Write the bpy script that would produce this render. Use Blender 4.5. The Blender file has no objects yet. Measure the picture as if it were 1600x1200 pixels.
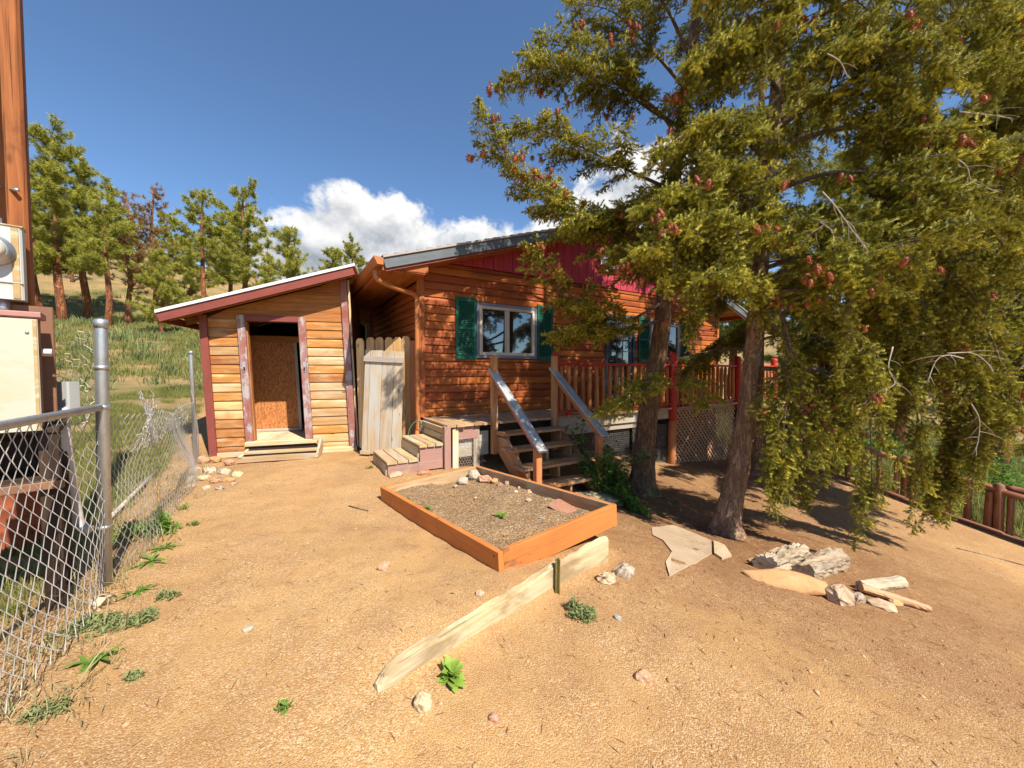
import bpy, bmesh, math, random
import numpy as np
from mathutils import Matrix, Vector
rnd = random.Random(7)
R = math.radians
sc = bpy.context.scene
COL = sc.collection

# ------------------------------------------------------------------ camera, sky, sun, exposure
CAM_Z, PITCH, FPX = 1.6, R(2.0), 590.0
cd = bpy.data.cameras.new('camera')
cd.sensor_width = 36.0
cd.lens = 36.0 * FPX / 1600.0
cd.clip_start, cd.clip_end = 0.05, 2000
cam = bpy.data.objects.new('camera', cd)
COL.objects.link(cam)
cam.location = (0, 0, CAM_Z)
cam.rotation_euler = (math.pi / 2 - PITCH, 0, 0)
sc.camera = cam

SUN_EL, SUN_H = R(50), Vector((0.65, -0.76, 0)).normalized()
SUN_DIR = Vector((SUN_H.x * math.cos(SUN_EL), SUN_H.y * math.cos(SUN_EL), math.sin(SUN_EL)))
sd = bpy.data.lights.new('sun', 'SUN')
sd.energy, sd.angle, sd.color = 5.0, R(0.55), (1.0, 0.91, 0.77)
sun = bpy.data.objects.new('sun', sd)
COL.objects.link(sun)
sun.rotation_euler = SUN_DIR.to_track_quat('Z', 'Y').to_euler()
sun.location = (10, -15, 25)

vs = sc.view_settings
sc.display_settings.display_device = 'sRGB'
vs.view_transform, vs.look, vs.exposure, vs.gamma = 'Standard', 'None', 0.70, 1.0
vs.use_curve_mapping = False
sc.render.engine = 'CYCLES'
sc.cycles.use_denoising = True
sc.cycles.max_bounces = 5
sc.cycles.diffuse_bounces = 2
sc.cycles.use_adaptive_sampling = True
sc.cycles.adaptive_threshold = 0.02
sc.cycles.transparent_max_bounces = 6
sc.cycles.caustics_reflective = False
sc.cycles.caustics_refractive = False


# ------------------------------------------------------------------ node helpers
def nd(nt, typ, ins=None, **props):
    n = nt.nodes.new(typ)
    for k, v in props.items():
        setattr(n, k, v)
    for k, v in (ins or {}).items():
        s = n.inputs[k]
        if isinstance(v, bpy.types.NodeSocket):
            nt.links.new(v, s)
        elif isinstance(v, bpy.types.Node):
            nt.links.new(v.outputs[0], s)
        else:
            if isinstance(v, tuple) and len(v) == 3 and s.type == 'RGBA':
                v = (*v, 1)
            s.default_value = v
    return n


def mth(nt, op, a, b=0.0, c=0.0, clamp=False):
    return nd(nt, 'ShaderNodeMath', {0: a, 1: b, 2: c}, operation=op, use_clamp=clamp).outputs[0]


def vmul(nt, v, s):
    return nd(nt, 'ShaderNodeVectorMath', {0: v, 1: s}, operation='MULTIPLY').outputs[0]


def vadd(nt, v, s):
    return nd(nt, 'ShaderNodeVectorMath', {0: v, 1: s}, operation='ADD').outputs[0]


def noise(nt, vec, scale, detail=4.0, rough=0.55, dist=0.0):
    n = nd(nt, 'ShaderNodeTexNoise', {'Vector': vec, 'Scale': scale, 'Detail': detail, 'Roughness': rough, 'Distortion': dist})
    return n.outputs[0]


def vor(nt, vec, scale, out='Distance', feature='F1', rand=1.0):
    n = nd(nt, 'ShaderNodeTexVoronoi', {'Vector': vec, 'Scale': scale, 'Randomness': rand}, feature=feature)
    return n.outputs[out]


def mrange(nt, v, a, b, c=0.0, d=1.0, smooth=False):
    return nd(nt, 'ShaderNodeMapRange', {0: v, 1: a, 2: b, 3: c, 4: d}, clamp=True,
              interpolation_type='SMOOTHSTEP' if smooth else 'LINEAR').outputs[0]


def mix(nt, f, a, b, blend='MIX'):
    n = nt.nodes.new('ShaderNodeMix')
    n.data_type, n.blend_type = 'RGBA', blend
    for i, v in ((0, f), (6, a), (7, b)):
        s = n.inputs[i]
        if isinstance(v, bpy.types.NodeSocket):
            nt.links.new(v, s)
        else:
            if isinstance(v, tuple) and len(v) == 3:
                v = (*v, 1)
            s.default_value = v
    return n.outputs[2]


def comb(nt, x, y, z):
    return nd(nt, 'ShaderNodeCombineXYZ', {0: x, 1: y, 2: z}).outputs[0]


# ------------------------------------------------------------------ world: clear sky with cumulus
W = bpy.data.worlds.new('World')
sc.world = W
W.use_nodes = True
wt = W.node_tree
wt.nodes.clear()
sky = nd(wt, 'ShaderNodeTexSky', sky_type='NISHITA')
sky.sun_disc = False
sky.sun_elevation = SUN_EL
sky.sun_rotation = math.atan2(SUN_H.x, SUN_H.y)
sky.altitude = 2500
sky.air_density, sky.dust_density, sky.ozone_density = 1.25, 0.2, 2.6
tcw = nd(wt, 'ShaderNodeTexCoord')
nrm = nd(wt, 'ShaderNodeVectorMath', {0: tcw.outputs['Generated']}, operation='NORMALIZE').outputs[0]
sep = nd(wt, 'ShaderNodeSeparateXYZ', {0: nrm})
az = mth(wt, 'ARCTAN2', sep.outputs[0], sep.outputs[1])
el = mth(wt, 'ARCSINE', sep.outputs[2])


def cloud_noise(daz, de):
    a = mth(wt, 'ADD', az, daz)
    vec = comb(wt, mth(wt, 'COSINE', a), mth(wt, 'SINE', a), mth(wt, 'MULTIPLY', mth(wt, 'ADD', el, de), 1.25))
    return noise(wt, vec, 9.5, 6.0, 0.60, 0.2)


shape = None
for (ca, ce, ra, re_) in ((-20, 17.2, 13, 7.6), (-28, 14.0, 10, 4.0), (-7, 16.0, 13, 5.8), (6, 15.0, 15, 6.0), (19, 20, 13, 10.5), (58, 17, 17, 9), (120, 20, 34, 8), (-110, 17, 24, 7), (-35, 9.5, 8, 2.0)):
    da = mth(wt, 'DIVIDE', mth(wt, 'SUBTRACT', az, R(ca)), R(ra))
    dd = mth(wt, 'DIVIDE', mth(wt, 'SUBTRACT', el, R(ce)), R(re_))
    r2 = mth(wt, 'SQRT', mth(wt, 'ADD', mth(wt, 'MULTIPLY', da, da), mth(wt, 'MULTIPLY', dd, dd)))
    g = mth(wt, 'SUBTRACT', 1.0, r2)
    shape = g if shape is None else mth(wt, 'SMOOTH_MAX', shape, g, 0.18)
n_a, n_b = cloud_noise(0.0, 0.0), cloud_noise(0.02, 0.045)
cf = mth(wt, 'ADD', shape, mth(wt, 'MULTIPLY', mth(wt, 'SUBTRACT', n_a, 0.5), 1.7))
cmask = mrange(wt, cf, 0.0, 0.30, 0, 1, True)
relief = mth(wt, 'SUBTRACT', n_a, n_b)
depth = mrange(wt, cf, 0.1, 0.9, 0, 1)
lit = mth(wt, 'ADD', mth(wt, 'MULTIPLY', relief, 1.1), mth(wt, 'SUBTRACT', 0.84, mth(wt, 'MULTIPLY', depth, 0.14)))
under = mrange(wt, el, R(11.0), R(20.5), 0.0, 1.0, True)
lit = mth(wt, 'MULTIPLY', lit, mth(wt, 'ADD', 0.68, mth(wt, 'MULTIPLY', under, 0.34)))
lit = nd(wt, 'ShaderNodeClamp', {0: lit, 1: 0.40, 2: 0.90}).outputs[0]
ccol = mix(wt, mrange(wt, lit, 0.4, 0.85), (0.80, 0.86, 0.96), (1.0, 0.985, 0.96))
ccol = nd(wt, 'ShaderNodeVectorMath', {0: ccol, 3: lit}, operation='SCALE').outputs[0]
ccol = nd(wt, 'ShaderNodeVectorMath', {0: ccol, 3: 7.6}, operation='SCALE').outputs[0]
skyc = mix(wt, 1.0, sky.outputs[0], (0.86, 1.0, 1.10), 'MULTIPLY')
wcol = mix(wt, mth(wt, 'MULTIPLY', cmask, 0.96), skyc, ccol)
bg = nd(wt, 'ShaderNodeBackground', {'Color': wcol, 'Strength': 0.098})
nd(wt, 'ShaderNodeOutputWorld', {0: bg})
W.cycles.sampling_method = 'MANUAL'
W.cycles.sample_map_resolution = 512

# ------------------------------------------------------------------ geometry helpers
def ray(px, py):
    xr, yr = (px - 800) / FPX, (600 - py) / FPX
    return Vector((xr, math.cos(PITCH) + yr * math.sin(PITCH), -math.sin(PITCH) + yr * math.cos(PITCH)))


def at(px, py, Y):
    d = ray(px, py)
    return Vector((0, 0, CAM_Z)) + d * (Y / d.y)


WM = {}


def put(o, parent=None, M=None):
    M = Matrix(M) if M is not None else Matrix()
    WM[o.name] = M
    if parent is not None:
        o.parent = parent
        o.matrix_parent_inverse = WM[parent.name].inverted()
    o.matrix_basis = M
    return o


def tag(o, label=None, cat=None, group=None, kind=None):
    for k, v in (('label', label), ('category', cat), ('group', group), ('kind', kind)):
        if v:
            o[k] = v
    return o


def mk(name, me, mat=None, parent=None, M=None, **kw):
    o = bpy.data.objects.new(name, me)
    COL.objects.link(o)
    if mat is not None and len(me.materials) == 0:
        me.materials.append(mat)
    put(o, parent, M)
    tag(o, **kw)
    return o


def empty(name, loc, **kw):
    o = bpy.data.objects.new(name, None)
    o.empty_display_size = 0.2
    COL.objects.link(o)
    put(o, None, Matrix.Translation(Vector(loc)))
    tag(o, **kw)
    return o


def mesh(name, vs_, fs, smooth=False):
    me = bpy.data.meshes.new(name)
    me.from_pydata([tuple(v) for v in vs_], [], fs)
    me.update()
    if smooth:
        me.polygons.foreach_set('use_smooth', np.ones(len(me.polygons), bool))
    return me


def bmesh_mesh(name, bm, smooth=False):
    me = bpy.data.meshes.new(name)
    bmesh.ops.recalc_face_normals(bm, faces=bm.faces[:])
    bm.to_mesh(me)
    bm.free()
    if smooth:
        me.polygons.foreach_set('use_smooth', np.ones(len(me.polygons), bool))
    return me


def frame(x, up, o):
    X = Vector(x).normalized()
    Y = Vector(up).cross(X)
    if Y.length < 1e-5:
        Y = Vector((0.3, 1, 0)).cross(X)
    Y.normalize()
    Z = X.cross(Y)
    M = Matrix.Identity(4)
    for i in range(3):
        M[i][0], M[i][1], M[i][2], M[i][3] = X[i], Y[i], Z[i], o[i]
    return M


_cache = {}


def box_mesh(L, Wd, T, bev, mat, bow=0.0, tag_=''):
    """length on X, thickness on Y, width on Z; chamfered long edges; optional bow"""
    key = (round(L, 3), round(Wd, 3), round(T, 3), round(bev, 4), mat.name, round(bow, 3), tag_)
    if key in _cache:
        return _cache[key]
    b = min(bev, T * 0.4, Wd * 0.4)
    y, z = T / 2, Wd / 2
    prof = [(-y + b, -z), (y - b, -z), (y, -z + b), (y, z - b), (y - b, z), (-y + b, z), (-y, z - b), (-y, -z + b)]
    n = 3 if bow else 1
    vsl, fs = [], []
    for i in range(n + 1):
        f = i / n
        o = bow * math.sin(math.pi * f) if bow else 0
        for (py_, pz_) in prof:
            vsl.append((-L / 2 + L * f, py_, pz_ + o))
    for i in range(n):
        for k in range(8):
            a, c = i * 8 + k, i * 8 + (k + 1) % 8
            fs.append((a, c, c + 8, a + 8))
    fs.append(tuple(reversed(range(8))))
    fs.append(tuple(n * 8 + k for k in range(8)))
    me = mesh('board', vsl, fs)
    me.materials.append(mat)
    _cache[key] = me
    return me


def board(name, a, b, up, w, t, mat, parent=None, bev=0.004, bow=0.0, **kw):
    a, b = Vector(a), Vector(b)
    L = (b - a).length
    return mk(name, box_mesh(L, w, t, bev, mat, bow), None, parent, frame(b - a, up, (a + b) / 2), **kw)


def tube_data(pts, rad, sides=8, cap=True):
    pts = [Vector(p) for p in pts]
    n = len(pts)
    if not hasattr(rad, '__len__'):
        rad = [rad] * n
    V, F = [], []
    ref = Vector((0.13, 0.27, 0.95))
    for i, p in enumerate(pts):
        t = (pts[min(i + 1, n - 1)] - pts[max(i - 1, 0)])
        if t.length < 1e-9:
            t = Vector((0, 0, 1))
        t.normalize()
        if i == 0:
            if abs(t.dot(ref)) > 0.95:
                ref = Vector((1, 0.1, 0))
            nx = (ref - t * ref.dot(t)).normalized()
        else:
            nx = (nx - t * nx.dot(t))
            nx = nx.normalized() if nx.length > 1e-6 else t.orthogonal().normalized()
        ny = t.cross(nx)
        for k in range(sides):
            a = 2 * math.pi * k / sides
            V.append(p + (nx * math.cos(a) + ny * math.sin(a)) * rad[i])
    for i in range(n - 1):
        for k in range(sides):
            k2 = (k + 1) % sides
            F.append((i * sides + k, i * sides + k2, (i + 1) * sides + k2, (i + 1) * sides + k))
    if cap:
        F.append(tuple(reversed(range(sides))))
        F.append(tuple((n - 1) * sides + k for k in range(sides)))
    return V, F


def merge(parts):
    V, F = [], []
    for v, f in parts:
        o = len(V)
        V += list(v)
        F += [tuple(i + o for i in q) for q in f]
    return V, F


def tube(name, pts, rad, mat, parent=None, sides=8, smooth=True, **kw):
    V, F = tube_data(pts, rad, sides)
    o = Vector(pts[0])
    me = mesh(name, [v - o for v in V], F, smooth)
    return mk(name, me, mat, parent, Matrix.Translation(o), **kw)


def catmull(P, n=8):
    P = [Vector(p) for p in P]
    Q = [P[0] * 2 - P[1]] + P + [P[-1] * 2 - P[-2]]
    out = []
    for i in range(1, len(Q) - 2):
        p0, p1, p2, p3 = Q[i - 1:i + 3]
        for k in range(n):
            t = k / n
            out.append(0.5 * ((2 * p1) + (p2 - p0) * t + (2 * p0 - 5 * p1 + 4 * p2 - p3) * t * t + (3 * p1 - p0 - 3 * p2 + p3) * t ** 3))
    out.append(P[-1])
    return out


def prism(name, poly, ext, mat, parent=None, origin=None, **kw):
    """poly: 3D points of one face; ext: extrusion vector"""
    poly = [Vector(p) for p in poly]
    ext = Vector(ext)
    o = Vector(origin) if origin is not None else sum(poly, Vector()) / len(poly)
    n = len(poly)
    V = [p - o for p in poly] + [p + ext - o for p in poly]
    bm = bmesh.new()
    bv = [bm.verts.new(v) for v in V]
    bm.faces.new(bv[:n])
    bm.faces.new(list(reversed(bv[n:])))
    for i in range(n):
        j = (i + 1) % n
        bm.faces.new((bv[j], bv[i], bv[n + i], bv[n + j]))
    return mk(name, bmesh_mesh(name, bm), mat, parent, Matrix.Translation(o), **kw)


def prism_axes(name, poly, ext, X, up, mat, parent=None, **kw):
    """like prism but the local frame has X along the grain"""
    poly = [Vector(p) for p in poly]
    o = sum(poly, Vector()) / len(poly)
    M = frame(X, up, o)
    Mi = M.inverted()
    n = len(poly)
    V = [Mi @ p for p in poly] + [Mi @ (p + Vector(ext)) for p in poly]
    bm = bmesh.new()
    bv = [bm.verts.new(v) for v in V]
    bm.faces.new(bv[:n])
    bm.faces.new(list(reversed(bv[n:])))
    for i in range(n):
        j = (i + 1) % n
        bm.faces.new((bv[j], bv[i], bv[n + i], bv[n + j]))
    return mk(name, bmesh_mesh(name, bm), mat, parent, M, **kw)


def lathe_data(prof, sides=24):
    """prof: (r, z) list; axis Z"""
    V, F = [], []
    for (r, z) in prof:
        for k in range(sides):
            a = 2 * math.pi * k / sides
            V.append(Vector((r * math.cos(a), r * math.sin(a), z)))
    for i in range(len(prof) - 1):
        for k in range(sides):
            k2 = (k + 1) % sides
            F.append((i * sides + k, i * sides + k2, (i + 1) * sides + k2, (i + 1) * sides + k))
    F.append(tuple(reversed(range(sides))))
    F.append(tuple((len(prof) - 1) * sides + k for k in range(sides)))
    return V, F

# ------------------------------------------------------------------ materials
MT = {}


def newmat(name):
    m = bpy.data.materials.new(name)
    m.use_nodes = True
    nt = m.node_tree
    nt.nodes.clear()
    MT[name] = m
    return m, nt


def finish(nt, color, rough=0.8, bump=None, bstr=0.3, bdist=0.01, metal=0.0, spec=0.35, coat=0.0, extra=None):
    ins = {'Base Color': color, 'Roughness': rough, 'Metallic': metal, 'Specular IOR Level': spec}
    if bump is not None:
        ins['Normal'] = nd(nt, 'ShaderNodeBump', {'Height': bump, 'Strength': bstr, 'Distance': bdist})
    p = nd(nt, 'ShaderNodeBsdfPrincipled', ins)
    nd(nt, 'ShaderNodeOutputMaterial', {0: p})
    return p


def objvec(nt, offs=True):
    tc = nd(nt, 'ShaderNodeTexCoord').outputs['Object']
    oi = nd(nt, 'ShaderNodeObjectInfo').outputs['Random']
    if offs:
        tc = vadd(nt, tc, comb(nt, mth(nt, 'MULTIPLY', oi, 37.3), mth(nt, 'MULTIPLY', oi, 71.7), mth(nt, 'MULTIPLY', oi, 13.9)))
    return tc, oi


def wood(name, dark, light, grey=None, grey_amt=0.4, var=0.30, knots=0.6, rough=0.78, stain=None, stain_amt=0.3, bstr=0.5, spec=0.3):
    m, nt = newmat(name)
    v, r = objvec(nt)
    g1 = noise(nt, vmul(nt, v, (2.2, 46, 46)), 1.0, 3, 0.6, 0.7)
    g2 = noise(nt, vmul(nt, v, (0.9, 11, 11)), 1.0, 2, 0.5, 1.0)
    bl = noise(nt, vmul(nt, v, (1.6, 5, 5)), 1.0, 4, 0.6, 0.4)
    f = mth(nt, 'ADD', mth(nt, 'MULTIPLY', g1, 0.5), mth(nt, 'MULTIPLY', g2, 0.5))
    c = mix(nt, mrange(nt, f, 0.34, 0.64), dark, light)
    if grey:
        c = mix(nt, mth(nt, 'MULTIPLY', mrange(nt, bl, 0.56 - grey_amt * 0.3, 0.68, 0, 1, True), min(1.0, 0.35 + grey_amt)), c, grey)
    if stain:
        c = mix(nt, mth(nt, 'MULTIPLY', mrange(nt, noise(nt, vmul(nt, v, (1.1, 3, 3)), 1.0, 5, 0.65, 0.6), 0.52, 0.66, 0, 1, True), stain_amt), c, stain)
    kd = vor(nt, vmul(nt, vadd(nt, v, (3.3, 1.7, 9.1)), (2.1, 5.5, 5.5)), 1.0)
    kn = mrange(nt, kd, 0.05, 0.13, knots, 0.0, True)
    c = mix(nt, kn, c, tuple(x * 0.30 for x in dark))
    val = mth(nt, 'ADD', 1.0 - var * 0.5, mth(nt, 'MULTIPLY', r, var))
    val = mth(nt, 'MULTIPLY', val, mth(nt, 'ADD', 0.82, mth(nt, 'MULTIPLY', bl, 0.36)))
    c = nd(nt, 'ShaderNodeHueSaturation', {'Hue': mth(nt, 'ADD', 0.493, mth(nt, 'MULTIPLY', r, 0.014)), 'Value': val, 'Color': c}).outputs[0]
    crack = mrange(nt, noise(nt, vmul(nt, v, (1.2, 60, 60)), 1.0, 2, 0.5, 0.3), 0.66, 0.72)
    c = mix(nt, mth(nt, 'MULTIPLY', crack, 0.55), c, tuple(x * 0.35 for x in dark))
    finish(nt, c, rough, mth(nt, 'SUBTRACT', f, mth(nt, 'MULTIPLY', crack, 0.6)), bstr, 0.006, spec=spec)
    return m


def paint(name, col, under, chip=0.3, rough=0.6, grainy=True, var=0.12, fade=None):
    m, nt = newmat(name)
    v, r = objvec(nt)
    n1 = noise(nt, vmul(nt, v, (5, 14, 14)) if grainy else v, 1.0 if grainy else 9.0, 6, 0.68, 0.4)
    n2 = noise(nt, v, 3.0, 5, 0.6)
    c = mix(nt, mrange(nt, n2, 0.35, 0.7), col, fade or tuple(x * 0.82 for x in col))
    c = nd(nt, 'ShaderNodeHueSaturation', {'Value': mth(nt, 'ADD', 1 - var / 2, mth(nt, 'MULTIPLY', r, var)), 'Color': c}).outputs[0]
    ch = mrange(nt, mth(nt, 'ADD', mth(nt, 'MULTIPLY', n1, 0.6), mth(nt, 'MULTIPLY', n2, 0.4)), 0.66 - chip * 0.22, 0.69 - chip * 0.22)
    c = mix(nt, ch, c, under)
    g = noise(nt, vmul(nt, v, (2.2, 50, 50)), 1.0, 3, 0.6, 0.5)
    if grainy:
        c = mix(nt, mrange(nt, g, 0.50, 0.72, 0.0, 0.5), c, tuple(x * 0.55 for x in col))
    finish(nt, c, rough, mth(nt, 'SUBTRACT', mth(nt, 'MULTIPLY', g, 0.5), mth(nt, 'MULTIPLY', ch, 0.4)), 0.55, 0.005)
    return m


def plain(name, col, rough=0.6, metal=0.0, nscale=8.0, amt=0.25, bstr=0.1, dirt=None, dirt_amt=0.0, spec=0.4):
    m, nt = newmat(name)
    v, r = objvec(nt)
    n1 = noise(nt, v, nscale, 5, 0.6)
    c = mix(nt, n1, tuple(min(1, x * (1 + amt)) for x in col), tuple(x * (1 - amt) for x in col))
    if dirt:
        c = mix(nt, mth(nt, 'MULTIPLY', mrange(nt, noise(nt, vmul(nt, v, (1.0, 1.0, 0.35)), nscale * 1.3, 6, 0.7, 0.5), 0.5, 0.62, 0, 1, True), dirt_amt), c, dirt)
    finish(nt, c, rough, n1, bstr, 0.004, metal, spec)
    return m


wood('house_siding', (0.29, 0.066, 0.015), (0.45, 0.128, 0.028), stain=(0.14, 0.036, 0.012), stain_amt=0.6, var=0.55, knots=0.6, rough=0.55, bstr=0.35)
wood('house_soffit', (0.33, 0.10, 0.028), (0.46, 0.16, 0.045), var=0.12, knots=0.1, rough=0.6, bstr=0.2)
wood('shed_siding', (0.33, 0.120, 0.030), (0.52, 0.230, 0.064), grey=(0.62, 0.43, 0.22), grey_amt=0.38, stain=(0.30, 0.12, 0.04), stain_amt=0.5, var=0.40, knots=0.9)
wood('shed_bleached_siding', (0.42, 0.235, 0.085), (0.58, 0.38, 0.17), grey=(0.60, 0.48, 0.33), grey_amt=0.45, stain=(0.36, 0.19, 0.07), stain_amt=0.4, var=0.30, knots=0.9)
wood('shed_upper_siding', (0.28, 0.095, 0.030), (0.44, 0.18, 0.055), stain=(0.17, 0.05, 0.02), stain_amt=0.5, var=0.35, knots=0.7)
wood('pale_wood', (0.54, 0.38, 0.19), (0.72, 0.58, 0.37), grey=(0.55, 0.52, 0.47), grey_amt=0.30, var=0.25, knots=0.85)
wood('gate_wood', (0.47, 0.34, 0.19), (0.63, 0.52, 0.36), grey=(0.50, 0.49, 0.45), grey_amt=0.55, var=0.30, knots=0.9)
wood('picket_wood', (0.52, 0.28, 0.10), (0.70, 0.46, 0.22), grey=(0.57, 0.48, 0.36), grey_amt=0.25, var=0.25, knots=0.9)
wood('slab_wood', (0.44, 0.33, 0.18), (0.60, 0.49, 0.31), stain=(0.24, 0.15, 0.07), stain_amt=0.75, grey=(0.50, 0.42, 0.31), grey_amt=0.35, var=0.1, knots=0.9, bstr=0.7)
wood('deck_wood', (0.32, 0.18, 0.085), (0.50, 0.32, 0.17), grey=(0.44, 0.38, 0.31), grey_amt=0.35, var=0.35, knots=0.5)
wood('step_wood', (0.38, 0.25, 0.12), (0.56, 0.41, 0.23), grey=(0.47, 0.42, 0.34), grey_amt=0.35, var=0.28, knots=0.6)
wood('stair_wood', (0.36, 0.155, 0.060), (0.54, 0.27, 0.115), grey=(0.46, 0.34, 0.23), grey_amt=0.30, var=0.25, knots=0.6)
wood('grey_rail_wood', (0.24, 0.235, 0.23), (0.38, 0.385, 0.39), grey=(0.46, 0.45, 0.43), grey_amt=0.3, var=0.1, knots=0.2, bstr=0.7)
wood('post_wood', (0.40, 0.135, 0.050), (0.54, 0.21, 0.085), var=0.15, knots=0.4)
wood('baluster_wood', (0.40, 0.15, 0.055), (0.56, 0.24, 0.10), stain=(0.30, 0.10, 0.04), var=0.35, knots=0.4)
wood('fence_pole_wood', (0.16, 0.060, 0.030), (0.30, 0.125, 0.065), grey=(0.33, 0.19, 0.12), grey_amt=0.3, var=0.35, knots=0.4)
wood('pole_timber', (0.17, 0.048, 0.016), (0.40, 0.14, 0.045), stain=(0.10, 0.028, 0.012), stain_amt=0.75, var=0.05, knots=0.9, bstr=0.9)
wood('rim_joist_wood', (0.33, 0.27, 0.20), (0.50, 0.43, 0.33), grey=(0.42, 0.40, 0.37), grey_amt=0.4, var=0.2, knots=0.5)
wood('log_grey', (0.15, 0.105, 0.070), (0.42, 0.32, 0.20), grey=(0.43, 0.37, 0.29), grey_amt=0.45, var=0.25, knots=0.5, bstr=1.0)
wood('lattice_wood', (0.34, 0.17, 0.095), (0.52, 0.30, 0.18), var=0.35, knots=0.2)
wood('planter_inner', (0.30, 0.15, 0.06), (0.52, 0.36, 0.19), grey=(0.48, 0.38, 0.25), grey_amt=0.4, var=0.1, knots=0.7)
wood('dark_timber_and_shade', (0.030, 0.018, 0.012), (0.07, 0.04, 0.025), var=0.2, knots=0.3)  # dark wood; also colours the shade below the deck and between shed treads
wood('weathered_board', (0.36, 0.31, 0.26), (0.52, 0.46, 0.40), var=0.1, knots=0.4)

paint('orange_paint', (0.62, 0.215, 0.052), (0.24, 0.105, 0.045), chip=0.30, rough=0.7, fade=(0.50, 0.165, 0.042))
paint('maroon_paint', (0.27, 0.070, 0.052), (0.36, 0.27, 0.24), chip=0.16, fade=(0.22, 0.055, 0.042))
paint('worn_maroon', (0.28, 0.085, 0.065), (0.42, 0.37, 0.37), chip=0.62, fade=(0.36, 0.25, 0.23))
paint('pink_step_paint', (0.40, 0.215, 0.180), (0.40, 0.29, 0.20), chip=0.55, fade=(0.36, 0.23, 0.19))
paint('pink_gable', (0.50, 0.055, 0.085), (0.4, 0.06, 0.09), chip=0.02, rough=0.55, var=0.10)
paint('red_paint', (0.52, 0.042, 0.028), (0.40, 0.15, 0.08), chip=0.16, rough=0.5)
paint('slate_trim', (0.115, 0.135, 0.155), (0.30, 0.29, 0.28), chip=0.10, rough=0.55, fade=(0.15, 0.17, 0.19))
paint('grey_drip', (0.42, 0.36, 0.33), (0.3, 0.26, 0.24), chip=0.1)
paint('window_trim', (0.235, 0.255, 0.33), (0.4, 0.4, 0.4), chip=0.05, rough=0.6)
paint('window_vinyl', (0.66, 0.60, 0.50), (0.6, 0.55, 0.45), chip=0.0, rough=0.4, grainy=False)
paint('shutter_green', (0.016, 0.115, 0.075), (0.05, 0.15, 0.11), chip=0.05, rough=0.45, grainy=False)
paint('door_blue', (0.045, 0.075, 0.11), (0.1, 0.12, 0.15), chip=0.05, rough=0.45)
plain('gutter_copper', (0.46, 0.165, 0.050), rough=0.38, amt=0.12, bstr=0.03, dirt=(0.30, 0.10, 0.03), dirt_amt=0.3)
plain('downspout_tan', (0.34, 0.24, 0.11), rough=0.45, amt=0.1)
plain('metal_roof', (0.74, 0.75, 0.76), rough=0.4, metal=0.0, amt=0.08, dirt=(0.5, 0.45, 0.4), dirt_amt=0.3)
plain('shingles', (0.20, 0.135, 0.115), rough=0.95, nscale=60, amt=0.5, bstr=0.6)
plain('galvanised', (0.50, 0.53, 0.55), rough=0.42, metal=0.75, nscale=22, amt=0.18, dirt=(0.33, 0.33, 0.32), dirt_amt=0.4)
plain('wire', (0.50, 0.47, 0.45), rough=0.5, metal=0.3, nscale=5, amt=0.25, dirt=(0.33, 0.24, 0.18), dirt_amt=0.35)
plain('meter_paint', (0.50, 0.52, 0.51), rough=0.42, amt=0.06, nscale=5, dirt=(0.55, 0.40, 0.20), dirt_amt=0.35)
plain('cabinet_cream', (0.52, 0.49, 0.40), rough=0.5, amt=0.06, nscale=4, dirt=(0.52, 0.40, 0.20), dirt_amt=0.35)
plain('cabinet_cap', (0.40, 0.20, 0.17), rough=0.6, amt=0.15)
plain('cabinet_side', (0.22, 0.105, 0.060), rough=0.6, amt=0.3, dirt=(0.3, 0.16, 0.07), dirt_amt=0.5)
plain('rust_edge', (0.42, 0.29, 0.13), rough=0.8, nscale=14, amt=0.3, dirt=(0.66, 0.62, 0.5), dirt_amt=0.5)
plain('rust_drum', (0.30, 0.075, 0.030), rough=0.85, nscale=7, amt=0.4, dirt=(0.13, 0.045, 0.02), dirt_amt=0.8, bstr=0.3)
plain('grey_plastic', (0.42, 0.43, 0.43), rough=0.5, amt=0.1)
plain('pvc', (0.62, 0.60, 0.59), rough=0.4, amt=0.08, dirt=(0.45, 0.40, 0.35), dirt_amt=0.4)
plain('concrete', (0.26, 0.24, 0.22), rough=0.9, nscale=9, amt=0.3, bstr=0.4)
plain('dark_void', (0.030, 0.024, 0.020), rough=0.95, amt=0.3)
plain('black_steel', (0.03, 0.03, 0.03), rough=0.5, metal=0.3)
plain('stake_steel', (0.20, 0.16, 0.05), rough=0.6, metal=0.2, amt=0.35, dirt=(0.10, 0.11, 0.03), dirt_amt=0.5)
plain('hose_green', (0.05, 0.16, 0.10), rough=0.4)
plain('louvre_white', (0.62, 0.60, 0.58), rough=0.5)
plain('steel_plate', (0.55, 0.56, 0.58), rough=0.35, metal=0.6)
plain('blue_tarp', (0.12, 0.30, 0.45), rough=0.5)

# window glass: dark mirror-like pane
m, nt = newmat('glass')
p = finish(nt, (0.018, 0.022, 0.026), 0.03, spec=1.0)
p.inputs['IOR'].default_value = 1.9
m, nt = newmat('meter_glass')
p = finish(nt, (0.50, 0.47, 0.40), 0.12, spec=0.8)

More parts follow.
